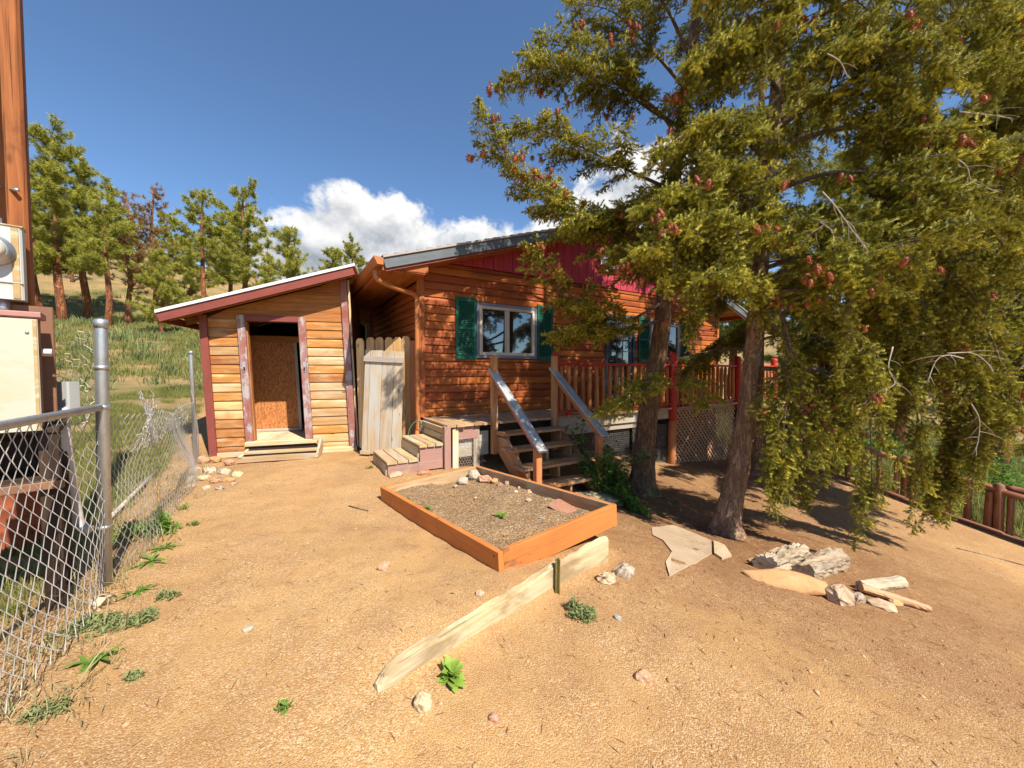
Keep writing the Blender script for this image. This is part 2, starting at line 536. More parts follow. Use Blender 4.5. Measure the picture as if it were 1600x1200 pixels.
# oriented strand board
m, nt = newmat('osb')
v, r = objvec(nt, False)
cellv = vmul(nt, v, (1.0, 1.0, 1.0))
vd = vadd(nt, v, vmul(nt, nd(nt, 'ShaderNodeTexNoise', {'Vector': v, 'Scale': 6.0, 'Detail': 2.0}).outputs[1], (0.07, 0.07, 0.07)))
cc = nd(nt, 'ShaderNodeTexVoronoi', {'Vector': vmul(nt, vd, (52, 30, 22)), 'Scale': 1.0}).outputs['Color']
bw = nd(nt, 'ShaderNodeRGBToBW', {0: cc}).outputs[0]
c = mix(nt, bw, (0.30, 0.090, 0.028), (0.62, 0.26, 0.085))
c = mix(nt, mrange(nt, noise(nt, v, 40, 3), 0.55, 0.75), c, (0.62, 0.34, 0.14))
finish(nt, c, 0.7, bw, 0.25, 0.003)


def stone(name, c1, c2, c3, scale=6.0, bstr=0.6):
    m, nt = newmat(name)
    v, r = objvec(nt)
    n1 = noise(nt, v, scale, 7, 0.65, 0.3)
    n2 = noise(nt, v, scale * 9, 4, 0.7)
    c = mix(nt, mrange(nt, n1, 0.35, 0.65), c1, c2)
    c = mix(nt, mrange(nt, n2, 0.52, 0.72), c, c3)
    c = nd(nt, 'ShaderNodeHueSaturation', {'Hue': mth(nt, 'ADD', 0.485, mth(nt, 'MULTIPLY', r, 0.03)), 'Value': mth(nt, 'ADD', 0.8, mth(nt, 'MULTIPLY', r, 0.4)), 'Color': c}).outputs[0]
    finish(nt, c, 0.9, mth(nt, 'ADD', n1, mth(nt, 'MULTIPLY', n2, 0.4)), bstr, 0.02)
    return m


stone('rock_tan', (0.46, 0.31, 0.18), (0.58, 0.44, 0.29), (0.66, 0.54, 0.40))
stone('rock_pink', (0.44, 0.21, 0.12), (0.56, 0.34, 0.21), (0.62, 0.46, 0.34))
stone('rock_pale', (0.43, 0.36, 0.27), (0.52, 0.45, 0.35), (0.38, 0.29, 0.20))
stone('rock_grey', (0.27, 0.24, 0.22), (0.40, 0.35, 0.30), (0.52, 0.46, 0.40))
stone('rock_orange', (0.47, 0.24, 0.10), (0.53, 0.31, 0.145), (0.42, 0.26, 0.14))
stone('flagstone', (0.42, 0.32, 0.20), (0.52, 0.41, 0.27), (0.44, 0.30, 0.17), 4.0, 0.3)
stone('brick_red', (0.34, 0.155, 0.090), (0.43, 0.225, 0.135), (0.42, 0.28, 0.18))

# bark
def bark(name, d, l, lichen=None, lich=0.4, sx=1.0):
    m, nt = newmat(name)
    v, r = objvec(nt)
    vd = vadd(nt, v, vmul(nt, nd(nt, 'ShaderNodeTexNoise', {'Vector': v, 'Scale': 5.0 / sx, 'Detail': 3.0}).outputs[1], (0.08 * sx, 0.08 * sx, 0.2 * sx)))
    e = noise(nt, vmul(nt, vd, (26 / sx, 26 / sx, 6 / sx)), 1.0, 4, 0.6, 0.8)
    pl = mrange(nt, e, 0.40, 0.58)
    fn = noise(nt, vmul(nt, v, (70 / sx, 70 / sx, 30 / sx)), 1.0, 4, 0.7)
    c = mix(nt, pl, d, l)
    c = mix(nt, mrange(nt, fn, 0.4, 0.7), c, tuple(x * 0.6 for x in l))
    if lichen:
        c = mix(nt, mth(nt, 'MULTIPLY', mrange(nt, noise(nt, v, 4.0 / sx, 6, 0.7), 0.52, 0.66, 0, 1, True), lich), c, lichen)
    finish(nt, c, 0.9, mth(nt, 'ADD', pl, mth(nt, 'MULTIPLY', fn, 0.5)), 0.8, 0.03 * sx)
    return m


bark('bark_fir', (0.105, 0.052, 0.028), (0.36, 0.205, 0.110), (0.36, 0.31, 0.25), 0.45)
bark('bark_fir_pale', (0.20, 0.090, 0.045), (0.46, 0.30, 0.18), (0.56, 0.48, 0.38), 0.7)
bark('bark_pine', (0.10, 0.035, 0.018), (0.46, 0.18, 0.075), None, 0, 3.0)
bark('bark_branch', (0.13, 0.085, 0.055), (0.34, 0.25, 0.175), (0.48, 0.42, 0.35), 0.7, 0.5)
plain('dead_twig', (0.38, 0.32, 0.26), rough=0.85, nscale=20, amt=0.3)


def leafmat(name, base, tip, dark, trans=0.35, tattr=True, rough=0.6, wide=0.5):
    m, nt = newmat(name)
    tip_a = nd(nt, 'ShaderNodeAttribute', attribute_name='tip', attribute_type='GEOMETRY').outputs['Fac']
    ti = nd(nt, 'ShaderNodeAttribute', attribute_name='tint', attribute_type='INSTANCER').outputs['Fac']
    has = mth(nt, 'GREATER_THAN', ti, 0.5)              # instances store 1 + tint
    ti = mth(nt, 'ADD', mth(nt, 'MULTIPLY', has, mth(nt, 'SUBTRACT', ti, 1.0)), mth(nt, 'MULTIPLY', mth(nt, 'SUBTRACT', 1.0, has), 0.6))
    c = mix(nt, tip_a, base, tip)
    # tint 0..1, dark variety to bright new growth
    c = mix(nt, mrange(nt, ti, 0.0, wide, 0.85, 0.0), c, dark)
    c = mix(nt, mrange(nt, ti, 0.72, 1.0, 0.0, 0.75), c, tip)
    c = mix(nt, mth(nt, 'LESS_THAN', tip_a, -0.5), c, (0.30, 0.20, 0.125))      # twig wood
    d = nd(nt, 'ShaderNodeBsdfPrincipled', {'Base Color': c, 'Roughness': rough, 'Specular IOR Level': 0.3})
    t = nd(nt, 'ShaderNodeBsdfTranslucent', {'Color': c})
    s = nd(nt, 'ShaderNodeMixShader', {0: trans, 1: d, 2: t})
    nd(nt, 'ShaderNodeOutputMaterial', {0: s})
    return m


leafmat('fir_needles', (0.255, 0.252, 0.030), (0.58, 0.505, 0.058), (0.100, 0.116, 0.020), 0.25)
leafmat('pine_needles', (0.30, 0.31, 0.045), (0.54, 0.51, 0.085), (0.16, 0.185, 0.035), 0.25)
leafmat('brown_needles', (0.30, 0.170, 0.060), (0.42, 0.26, 0.09), (0.20, 0.16, 0.05))
leafmat('bush_leaves', (0.070, 0.150, 0.022), (0.16, 0.27, 0.04), (0.035, 0.085, 0.016), 0.4)
leafmat('weed_leaves', (0.130, 0.240, 0.035), (0.20, 0.34, 0.06), (0.09, 0.17, 0.03), 0.35)
leafmat('sage_leaves', (0.190, 0.235, 0.085), (0.30, 0.34, 0.14), (0.12, 0.15, 0.06), 0.3)
leafmat('grass_blades', (0.180, 0.215, 0.045), (0.32, 0.30, 0.10), (0.12, 0.15, 0.04), 0.35)
leafmat('dry_grass', (0.40, 0.34, 0.17), (0.50, 0.43, 0.24), (0.28, 0.25, 0.12), 0.3)
leafmat('needle_litter', (0.24, 0.115, 0.05), (0.33, 0.18, 0.09), (0.13, 0.065, 0.03), 0.1)
leafmat('pebbles', (0.41, 0.245, 0.100), (0.55, 0.39, 0.215), (0.26, 0.14, 0.06), 0.0, rough=0.9)
leafmat('bright_leaves', (0.21, 0.36, 0.045), (0.32, 0.46, 0.08), (0.15, 0.28, 0.04), 0.3)
leafmat('cone_scales', (0.26, 0.070, 0.032), (0.46, 0.17, 0.065), (0.17, 0.045, 0.025), 0.1)

# ground
m, nt = newmat('ground_soil')
geo = nd(nt, 'ShaderNodeNewGeometry').outputs['Position']
ga = nd(nt, 'ShaderNodeAttribute', attribute_name='grassy').outputs['Fac']
la = nd(nt, 'ShaderNodeAttribute', attribute_name='litter').outputs['Fac']
big = noise(nt, geo, 0.75, 3, 0.6, 0.3)
mid = noise(nt, geo, 5.0, 5, 0.68, 0.2)
fin = noise(nt, geo, 60.0, 4, 0.75)
cell = nd(nt, 'ShaderNodeTexVoronoi', {'Vector': geo, 'Scale': 150.0})
cbw = nd(nt, 'ShaderNodeRGBToBW', {0: cell.outputs['Color']}).outputs[0]
cell2 = nd(nt, 'ShaderNodeTexVoronoi', {'Vector': geo, 'Scale': 380.0})
cbw2 = nd(nt, 'ShaderNodeRGBToBW', {0: cell2.outputs['Color']}).outputs[0]
pth = nd(nt, 'ShaderNodeAttribute', attribute_name='path').outputs['Fac']
bp = mth(nt, 'ADD', big, mth(nt, 'MULTIPLY', pth, -0.16))
c = mix(nt, mrange(nt, bp, 0.32, 0.60), (0.470, 0.272, 0.100), (0.295, 0.152, 0.055))
c = mix(nt, mrange(nt, mid, 0.50, 0.70), c, (0.325, 0.170, 0.066))
c = mix(nt, mrange(nt, mid, 0.26, 0.42, 0.5, 0.0), c, (0.50, 0.320, 0.145))
loose = mrange(nt, noise(nt, geo, 1.7, 3, 0.6, 0.3), 0.38, 0.60, 0.22, 1.0, True)
damp = mrange(nt, noise(nt, vadd(nt, geo, (7.3, 2.1, 0.0)), 2.3, 4, 0.65, 0.5), 0.56, 0.68, 0.0, 0.38, True)
c = mix(nt, damp, c, (0.270, 0.140, 0.056))
c = mix(nt, mth(nt, 'MULTIPLY', loose, mrange(nt, cbw, 0.62, 0.80, 0, 0.7)), c, (0.62, 0.46, 0.28))
c = mix(nt, mth(nt, 'MULTIPLY', loose, mrange(nt, cbw, 0.20, 0.34, 0.62, 0.0)), c, (0.27, 0.145, 0.06))
c = mix(nt, mrange(nt, cbw2, 0.62, 0.8, 0, 0.5), c, (0.66, 0.50, 0.33))
c = mix(nt, mrange(nt, cbw2, 0.2, 0.36, 0.5, 0), c, (0.34, 0.19, 0.085))
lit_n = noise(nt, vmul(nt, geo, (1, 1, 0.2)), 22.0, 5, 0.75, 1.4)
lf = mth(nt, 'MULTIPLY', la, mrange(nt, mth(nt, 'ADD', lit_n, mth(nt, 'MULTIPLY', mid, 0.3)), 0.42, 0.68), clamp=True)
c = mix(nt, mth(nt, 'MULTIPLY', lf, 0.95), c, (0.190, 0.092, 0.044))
gn = noise(nt, geo, 0.42, 5, 0.7, 0.4)
gn2 = noise(nt, geo, 14.0, 5, 0.7)
gc = mix(nt, mrange(nt, gn2, 0.3, 0.7), (0.105, 0.112, 0.035), (0.22, 0.180, 0.080))
gm = mth(nt, 'MULTIPLY', ga, mrange(nt, mth(nt, 'ADD', mth(nt, 'MULTIPLY', gn, 0.75), mth(nt, 'MULTIPLY', gn2, 0.25)), 0.34, 0.60), clamp=True)
c = mix(nt, gm, c, gc)
bh = mth(nt, 'ADD', mth(nt, 'MULTIPLY', fin, 0.45), mth(nt, 'ADD', mth(nt, 'MULTIPLY', mid, 0.9), mth(nt, 'MULTIPLY', cell.outputs['Distance'], -0.8)))
finish(nt, c, 0.95, bh, 0.55, 0.010, spec=0.15)

m, nt = newmat('planter_soil')
geo = nd(nt, 'ShaderNodeTexCoord').outputs['Object']
mid = noise(nt, geo, 6.0, 6, 0.68)
cell = nd(nt, 'ShaderNodeTexVoronoi', {'Vector': geo, 'Scale': 85.0})
cbw = nd(nt, 'ShaderNodeRGBToBW', {0: cell.outputs['Color']}).outputs[0]
c = mix(nt, mrange(nt, mid, 0.35, 0.68), (0.37, 0.235, 0.120), (0.25, 0.148, 0.074))
c = mix(nt, mrange(nt, cbw, 0.60, 0.80, 0, 0.65), c, (0.56, 0.44, 0.31))
c = mix(nt, mrange(nt, cbw, 0.2, 0.36, 0.6, 0.0), c, (0.13, 0.075, 0.04))
finish(nt, c, 0.95, mth(nt, 'SUBTRACT', noise(nt, geo, 45, 5, 0.75), cell.outputs['Distance']), 0.8, 0.015, spec=0.15)

# ------------------------------------------------------------------ terrain
CP = np.array([
    (0, 0, .22), (0, -2, .25), (-.12, 2.43, .235), (-1.45, 4.12, .160), (-.46, 4.92, .165), (.25, 4.5, .10), (.7, 4.7, -.02), (1.23, 5.2, -.17),
    (.98, 3.25, .06), (-1.6, 4.82, .245), (-.91, 5.3, .215), (-2.7, 6.5, .21), (-4.83, 6.0, .20), (-3.6, 5.0, .21), (-2.57, 2.34, .25), (-1.9, 1.45, .25),
    (-.57, 1.56, .25), (.1, 1.5, .17), (1.2, 1.6, .07), (1.97, 5.8, -.26), (2.54, 4.45, -.34), (2.85, 3.73, -.29), (1.7, 3.56, -.11),
    (3.36, 7.85, -.34), (5.0, 8.68, -.50), (6.63, 7.9, -.55), (7.4, 7.1, -.85), (8.16, 6.25, -1.15), (9.0, 5.2, -1.45), (5, 5.5, -.62), (5, 3, -.72), (2.0, .5, .05), (4, 0, -.3), (8, 2, -1.4),
    (3, 2, -.22), (-4, 3, .24), (-5.5, 2, .28), (-6.0, 6.0, .40), (-9, 9, .95), (-7, 3, .45), (-14, 14, 1.95), (-20, 20, 3.3), (-33, 30, 5.6), (-35, 45, 10), (-40, 70, 17), (-60, 40, 14), (-20, 5, 1.6), (-40, 10, 5),
    (-80, 80, 26), (-120, 60, 32), (-3, 12, .6), (0, 20, 1.0), (0, 40, 3), (0, 80, 8), (10, 20, -.2), (-10, 30, 3.6), (-12, 50, 8), (-22, 32, 5.2), (12, 8, -1.8), (9.6, 7, -1.35), (20, 15, -2), (21, 25, -1.6), (40, 30, -1.5),
    (40, 10, -4), (60, 60, 3), (90, 60, 8), (120, 40, 8), (60, -20, -4), (0, -40, 1), (-40, -30, 3), (30, 60, 3), (150, 150, 20), (0, 150, 20), (-150, 150, 45),
    (-150, 0, 25), (150, 0, 5), (150, -100, 0), (-150, -100, 15), (0, -150, 2)], float)


def _phi(r):
    return np.sqrt(r * r + 0.35)


_A = _phi(np.hypot(CP[:, None, 0] - CP[None, :, 0], CP[:, None, 1] - CP[None, :, 1]))
_n = len(CP)
_P = np.c_[np.ones(_n), CP[:, 0], CP[:, 1]]
_S = np.block([[_A + np.eye(_n) * -0.01, _P], [_P.T, np.zeros((3, 3))]])
_w = np.linalg.solve(_S, np.r_[CP[:, 2], 0, 0, 0])

BL0, BL1 = np.array((-.575, 1.555)), np.array((.745, 2.955))     # line of the half buried board
_bd = (BL1 - BL0) / np.linalg.norm(BL1 - BL0)
_bl = float(np.linalg.norm(BL1 - BL0))


def _vnoise(x, y, s, seed):
    x, y = x * s, y * s
    xi, yi = np.floor(x), np.floor(y)
    fx, fy = x - xi, y - yi
    fx, fy = fx * fx * (3 - 2 * fx), fy * fy * (3 - 2 * fy)

    def h(a, b):
        v = np.sin(a * 127.1 + b * 311.7 + seed * 74.7) * 43758.5453
        return v - np.floor(v)
    return (h(xi, yi) * (1 - fx) + h(xi + 1, yi) * fx) * (1 - fy) + (h(xi, yi + 1) * (1 - fx) + h(xi + 1, yi + 1) * fx) * fy - 0.5


def terr(x, y):
    x, y = np.atleast_1d(np.asarray(x, float)), np.atleast_1d(np.asarray(y, float))
    z = _w[_n] + _w[_n + 1] * x + _w[_n + 2] * y
    for i in range(_n):
        z = z + _w[i] * _phi(np.hypot(x - CP[i, 0], y - CP[i, 1]))
    dx, dy = x - BL0[0], y - BL0[1]
    s = (dx * _bd[0] + dy * _bd[1]) / _bl
    d = dx * -_bd[1] + dy * _bd[0]            # positive: uphill side (left)
    along = np.clip((s - .05) / .35, 0, 1) * np.clip((1.12 - s) / .12, 0, 1)
    up = np.clip(d / .03, -1, 1) * .055
    fade = np.exp(-(d / .55) ** 2)
    z = z + up * along * fade
    far = np.hypot(x, y - 4)
    near = np.clip(1 - far / 14, 0, 1)
    z = z + near * (_vnoise(x, y, 1.3, 1) * .034 + _vnoise(x, y, 3.7, 2) * .024 + _vnoise(x, y, 9, 3) * .013)
    wild = np.clip((far - 10) / 15, 0, 1)
    z = z + wild * (_vnoise(x, y, .11, 4) * 1.0 + _vnoise(x, y, .4, 5) * .28)
    return z


def tz(x, y):
    return float(terr(x, y)[0])


def G(px, py):
    """world point of the ground seen at a pixel of the photograph"""
    d = ray(px, py)
    p = np.array((0, 0, CAM_Z))
    dd = np.array(d)
    t = np.concatenate([np.arange(.8, 12, .02), np.arange(12, 150, .25)])
    P = p[None] + dd[None] * t[:, None]
    h = P[:, 2] - terr(P[:, 0], P[:, 1])
    i = np.argmax(h < 0)
    if h[i] >= 0:
        i = len(t) - 1
    q = P[i]
    return Vector((q[0], q[1], tz(q[0], q[1])))


def axis_vals(a, b, lo, hi, step, grow=1.085):
    v = list(np.arange(a, b + 1e-6, step))
    s, x = step, b
    while x < hi:
        s *= grow
        x += s
        v.append(x)
    s, x = step, a
    while x > lo:
        s *= grow
        x -= s
        v.insert(0, x)
    return np.array(v)


gx = axis_vals(-4.6, 5.2, -260, 260, .042)
gy = axis_vals(0.9, 6.2, -160, 320, .042)
GX, GY = np.meshgrid(gx, gy)
X1, Y1 = GX.ravel(), GY.ravel()
Z1 = terr(X1, Y1)
nx_, ny_ = len(gx), len(gy)
idx = np.arange(nx_ * ny_).reshape(ny_, nx_)
quads = np.stack([idx[:-1, :-1], idx[:-1, 1:], idx[1:, 1:], idx[1:, :-1]], -1).reshape(-1, 4)
gme = bpy.data.meshes.new('ground')
gme.vertices.add(len(X1))
gme.vertices.foreach_set('co', np.stack([X1, Y1, Z1], -1).astype(np.float32).ravel())
gme.loops.add(quads.size)
gme.loops.foreach_set('vertex_index', quads.ravel().astype(np.int32))
gme.polygons.add(len(quads))
gme.polygons.foreach_set('loop_start', np.arange(0, quads.size, 4, dtype=np.int32))
gme.polygons.foreach_set('loop_total', np.full(len(quads), 4, np.int32))
gme.polygons.foreach_set('use_smooth', np.ones(len(quads), bool))
gme.update(calc_edges=True)

FENCE_A, FENCE_B = np.array((-2.57, 2.34)), np.array((-4.95, 5.87))   # chain link posts
FN_DIR = np.array((.451, -.892))                                          # near run, towards the camera
RF = [np.array(p) for p in ((5.55, 8.45), (6.63, 7.9), (7.45, 7.1), (8.16, 6.25), (9.05, 5.15), (10.2, 3.6))]   # log fence on the right


def side(p0, p1, x, y):
    return (p1[0] - p0[0]) * (y - p0[1]) - (p1[1] - p0[1]) * (x - p0[0])


def grassy(x, y):
    x, y = np.atleast_1d(np.asarray(x, float)), np.atleast_1d(np.asarray(y, float))
    d = (FENCE_B - FENCE_A) / np.linalg.norm(FENCE_B - FENCE_A)
    dl = -(d[0] * (y - FENCE_A[1]) - d[1] * (x - FENCE_A[0]))         # >0 : yard side
    dn = -(FN_DIR[0] * (y - FENCE_A[1]) - FN_DIR[1] * (x - FENCE_A[0]))
    left = np.where(y > FENCE_A[1], -dl, dn)
    g = np.clip((left - .12) / .5, 0, 1)
    g = np.maximum(g, np.clip((y - 12) / 3, 0, 1))
    # beyond the log fence
    b = np.full_like(x, -9.0)
    for i in range(len(RF) - 1):
        e = RF[i + 1] - RF[i]
        e = e / np.linalg.norm(e)
        b = np.maximum(b, e[0] * (y - RF[i][1]) - e[1] * (x - RF[i][0]))
    g = np.maximum(g, np.where(x > 5.5, np.clip((b - .05) / .5, 0, 1), 0))
    g = np.maximum(g, np.clip((x - 12) / 2, 0, 1))
    return g


TREES_XY = [(1.97, 5.8), (2.54, 4.45), (5.0, 7.7)]


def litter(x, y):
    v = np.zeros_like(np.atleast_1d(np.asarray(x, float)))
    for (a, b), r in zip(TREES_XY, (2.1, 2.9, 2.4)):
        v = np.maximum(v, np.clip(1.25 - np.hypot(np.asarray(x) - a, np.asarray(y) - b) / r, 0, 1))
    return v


a_ = gme.attributes.new('grassy', 'FLOAT', 'POINT')
a_.data.foreach_set('value', grassy(X1, Y1).astype(np.float32))
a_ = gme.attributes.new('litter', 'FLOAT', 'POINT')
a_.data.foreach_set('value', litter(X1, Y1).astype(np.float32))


def path_near(x, y):
    v = np.zeros_like(x)
    pl = [(.1, .6), (-.7, 2.2), (-1.9, 3.9), (-2.9, 5.5)]
    for (a, b), (c_, d_) in zip(pl[:-1], pl[1:]):
        ex, ey = c_ - a, d_ - b
        t = np.clip(((x - a) * ex + (y - b) * ey) / (ex * ex + ey * ey), 0, 1)
        v = np.maximum(v, np.clip(1.3 - np.hypot(x - a - t * ex, y - b - t * ey) / .8, 0, 1))
    return v


a_ = gme.attributes.new('path', 'FLOAT', 'POINT')
a_.data.foreach_set('value', path_near(X1, Y1).astype(np.float32))
ground = mk('ground', gme, MT['ground_soil'], kind='structure', label='bare tan gravelly soil of the yard rising to a grassy hillside')


# ------------------------------------------------------------------ scatter: prototypes instanced on points
def scatter_tree(K):
    name = 'scatter_%d' % K
    if name in bpy.data.node_groups:
        return bpy.data.node_groups[name]
    ng = bpy.data.node_groups.new(name, 'GeometryNodeTree')
    ng.interface.new_socket('Geometry', in_out='INPUT', socket_type='NodeSocketGeometry')
    ng.interface.new_socket('Geometry', in_out='OUTPUT', socket_type='NodeSocketGeometry')
    gi, go = ng.nodes.new('NodeGroupInput'), ng.nodes.new('NodeGroupOutput')

    def attr(n, t):
        a = ng.nodes.new('GeometryNodeInputNamedAttribute')
        a.data_type = t
        a.inputs['Name'].default_value = n
        return a.outputs['Attribute']

    def sepk(k):
        c = ng.nodes.new('FunctionNodeCompare')
        c.data_type, c.operation = 'INT', 'EQUAL'
        ng.links.new(attr('var', 'INT'), c.inputs[2])
        c.inputs[3].default_value = k
        s = ng.nodes.new('GeometryNodeSeparateGeometry')
        s.domain = 'POINT'
        ng.links.new(gi.outputs[0], s.inputs['Geometry'])
        ng.links.new(c.outputs[0], s.inputs['Selection'])
        return s.outputs['Selection']
    join = ng.nodes.new('GeometryNodeJoinGeometry')
    for k in range(K):
        g2 = ng.nodes.new('GeometryNodeGeometryToInstance')
        ng.links.new(sepk(k), g2.inputs[0])
        ng.links.new(g2.outputs[0], join.inputs[0])
    iop = ng.nodes.new('GeometryNodeInstanceOnPoints')
    ng.links.new(sepk(-1), iop.inputs['Points'])
    ng.links.new(join.outputs[0], iop.inputs['Instance'])
    iop.inputs['Pick Instance'].default_value = True
    ng.links.new(attr('pick', 'INT'), iop.inputs['Instance Index'])
    e = ng.nodes.new('FunctionNodeEulerToRotation')
    ng.links.new(attr('rot', 'FLOAT_VECTOR'), e.inputs[0])
    ng.links.new(e.outputs[0], iop.inputs['Rotation'])
    ng.links.new(attr('scl', 'FLOAT'), iop.inputs['Scale'])
    ng.links.new(iop.outputs[0], go.inputs[0])
    return ng


def euler_from(Rm):
    """Rm (n,3,3) -> xyz euler"""
    ry = np.arcsin(np.clip(-Rm[:, 2, 0], -1, 1))
    rx = np.arctan2(Rm[:, 2, 1], Rm[:, 2, 2])
    rz = np.arctan2(Rm[:, 1, 0], Rm[:, 0, 0])
    return np.stack([rx, ry, rz], -1)


def frames_from(X, up):
    X = X / np.linalg.norm(X, axis=1, keepdims=True)
    Y = np.cross(up, X)
    Y /= (np.linalg.norm(Y, axis=1, keepdims=True) + 1e-9)
    Z = np.cross(X, Y)
    return np.stack([X, Y, Z], -1)


def scatter_mesh(name, protos, pts, rot, scl, tint, mat, pick=None, seed=1):
    """protos: list of (V (n,3), F list/array of tris, tip (n,))"""
    rg = np.random.default_rng(seed)
    n = len(pts)
    K = len(protos)
    Vs = [np.asarray(pts, float)]
    tips = [np.zeros(n)]
    var = [np.full(n, -1)]
    Fs = []
    off = n
    for k, (v, f, t) in enumerate(protos):
        Vs.append(np.asarray(v, float))
        tips.append(np.asarray(t, float))
        var.append(np.full(len(v), k))
        Fs.append(np.asarray(f, int) + off)
        off += len(v)
    V = np.concatenate(Vs)
    F = np.concatenate(Fs)
    me = bpy.data.meshes.new(name)
    me.vertices.add(len(V))
    me.vertices.foreach_set('co', V.astype(np.float32).ravel())
    me.loops.add(F.size)
    me.loops.foreach_set('vertex_index', F.ravel().astype(np.int32))
    w = F.shape[1]
    me.polygons.add(len(F))
    me.polygons.foreach_set('loop_start', np.arange(0, F.size, w, dtype=np.int32))
    me.polygons.foreach_set('loop_total', np.full(len(F), w, np.int32))
    me.update(calc_edges=True)
    T = len(V)

    def fa(nm, typ, arr, key):
        a = me.attributes.new(nm, typ, 'POINT')
        a.data.foreach_set(key, arr)
    fa('var', 'INT', np.concatenate(var).astype(np.int32), 'value')
    fa('tip', 'FLOAT', np.concatenate(tips).astype(np.float32), 'value')
    z = np.zeros((T, 3), np.float32)
    z[:n] = rot
    fa('rot', 'FLOAT_VECTOR', z.ravel(), 'vector')
    z = np.zeros(T, np.float32)
    z[:n] = scl
    fa('scl', 'FLOAT', z, 'value')
    z = np.zeros(T, np.float32)
    z[:n] = 1.0 + np.asarray(tint)
    fa('tint', 'FLOAT', z, 'value')
    z = np.zeros(T, np.int32)
    z[:n] = rg.integers(0, K, n) if pick is None else pick
    fa('pick', 'INT', z, 'value')
    me.materials.append(mat)
    return me, K


def scatter(name, protos, pts, rot, scl, tint, mat, parent=None, M=None, pick=None, seed=1, **kw):
    me, K = scatter_mesh(name, protos, pts, rot, scl, tint, mat, pick, seed)
    o = mk(name, me, None, parent, M, **kw)
    md = o.modifiers.new('scatter', 'NODES')
    md.node_group = scatter_tree(K)
    return o

# ------------------------------------------------------------------ the cabin
UP = Vector((0, 0, 1))
HU = Vector((math.cos(R(31.4)), math.sin(R(31.4)), 0))      # along the front, to the right
HN = Vector((HU.y, -HU.x, 0))                                # out of the front
C0 = Vector((-1.50, 6.18, 0))
HW, HS = 8.5, 8.2
DECK = 0.84


def hp(t, d, z):
    return C0 + HU * t + HN * d + UP * z


house = empty('cabin', hp(4.2, -3, 0), label='stained wood cabin with pink gable and green shutters behind the fir trees', cat='house')
# core walls behind the siding, so that nothing shows through
wall = prism('wall', [hp(.02, -.03, -.6), hp(HW - .02, -.03, -.6), hp(HW - .02, -.03, 3.1), hp(HW / 2, -.03, 4.46), hp(.02, -.03, 3.1)], -HN * (HS - .06), MT['dark_void'], house)
# openings: t0, t1, z0, z1 (outside of trim)
OPEN = [(1.01, 2.30, 1.83, 2.81), (4.14, 5.09, DECK, 2.86), (5.60, 6.78, 1.83, 2.81)]
ROW = 0.132
z = DECK
hs = MT['house_siding']


def lap(name, a, b, w, mat, parent, out, th=.030):
    """one lap siding board: wedge section, thick at the bottom"""
    a, b = Vector(a), Vector(b)
    L = (b - a).length
    key = ('lap', round(L, 3), round(w, 3), mat.name, th)
    me = _cache.get(key)
    if me is None:
        h = w / 2
        prof = [(0, -h), (th * .8, -h), (th, -h + .008), (th * .97, h * .30), (th * .66, h - .016), (th * .20, h - .004), (th * .12, h), (0, h)]
        V, F = [], []
        for x in (-L / 2, L / 2):
            V += [(x, -p[0], p[1]) for p in prof]
        n = len(prof)
        for k in range(n):
            k2 = (k + 1) % n
            F.append((k, k2, n + k2, n + k))
        F.append(tuple(reversed(range(n))))
        F.append(tuple(range(n, 2 * n)))
        me = mesh('siding_board', V, [tuple(reversed(f)) for f in F])
        me.materials.append(mat)
        _cache[key] = me
    M = frame(b - a, UP, (a + b) / 2)
    # local -Y must look outwards
    if (M.to_3x3() @ Vector((0, -1, 0))).dot(out) < 0:
        M = frame(a - b, UP, (a + b) / 2)
    return mk(name, me, None, parent, M)


k = 0
while z < 3.40:
    h = min(ROW, 3.42 - z)
    zc = z + h / 2
    cuts = [(0.045, HW - .045)]
    for (a, b, z0, z1) in OPEN:
        if zc > z0 - .02 and zc < z1 + .02:
            cuts = [q for c_ in cuts for q in ((c_[0], a - .002), (b + .002, c_[1])) if a >= c_[0] and b <= c_[1]] + [c_ for c_ in cuts if not (a >= c_[0] and b <= c_[1])]
    for (a, b, z0, z1) in OPEN:
        for (pz0, pz1) in ((z, min(z0, z + h)), (max(z1, z), z + h)):
            if z0 - .02 < zc < z1 + .02 and pz1 - pz0 > .004:
                lap('siding_board', hp(a - .001, -.012, (pz0 + pz1) / 2), hp(b + .001, -.012, (pz0 + pz1) / 2), pz1 - pz0, hs, wall, HN)
    for (a, b) in cuts:
        if b - a > 4.5:
            j = a + (b - a) * (.35 + .3 * ((k * 37) % 10) / 10)
            segs = [(a, j - .0015), (j + .0015, b)]
        else:
            segs = [(a, b)]
        for (s0, s1) in segs:
            lap('siding_board', hp(s0, -.012, zc), hp(s1, -.012, zc), h - .001, hs, wall, HN)
    k += 1
    z += ROW
# left side wall boards
z = 0.30
while z < 3.06:
    h = min(ROW, 3.08 - z)
    lap('siding_board', hp(.012, -.05, z + h / 2), hp(.012, -3.62, z + h / 2), h - .001, hs, wall, -HU)
    lap('siding_board', hp(-.38, -4.0, z + h / 2), hp(-.38, -7.6, z + h / 2), h - .001, hs, wall, -HU)
    z += ROW
for (t_, d_, dx, dd) in ((.0, .018, .055, .0), (HW, .018, -.055, 0)):
    board('corner_board', hp(t_ + dx / 2, d_, DECK), hp(t_ + dx / 2, d_, 3.36), HU, .085, .028, MT['house_soffit'], wall)
board('corner_board', hp(-.018, -.03, .3), hp(-.018, -.03, 3.08), HN, .09, .028, MT['house_soffit'], wall)
board('corner_board', hp(-.02, -3.66, .3), hp(-.02, -3.66, 3.0), HU, .10, .06, MT['maroon_paint'], wall)
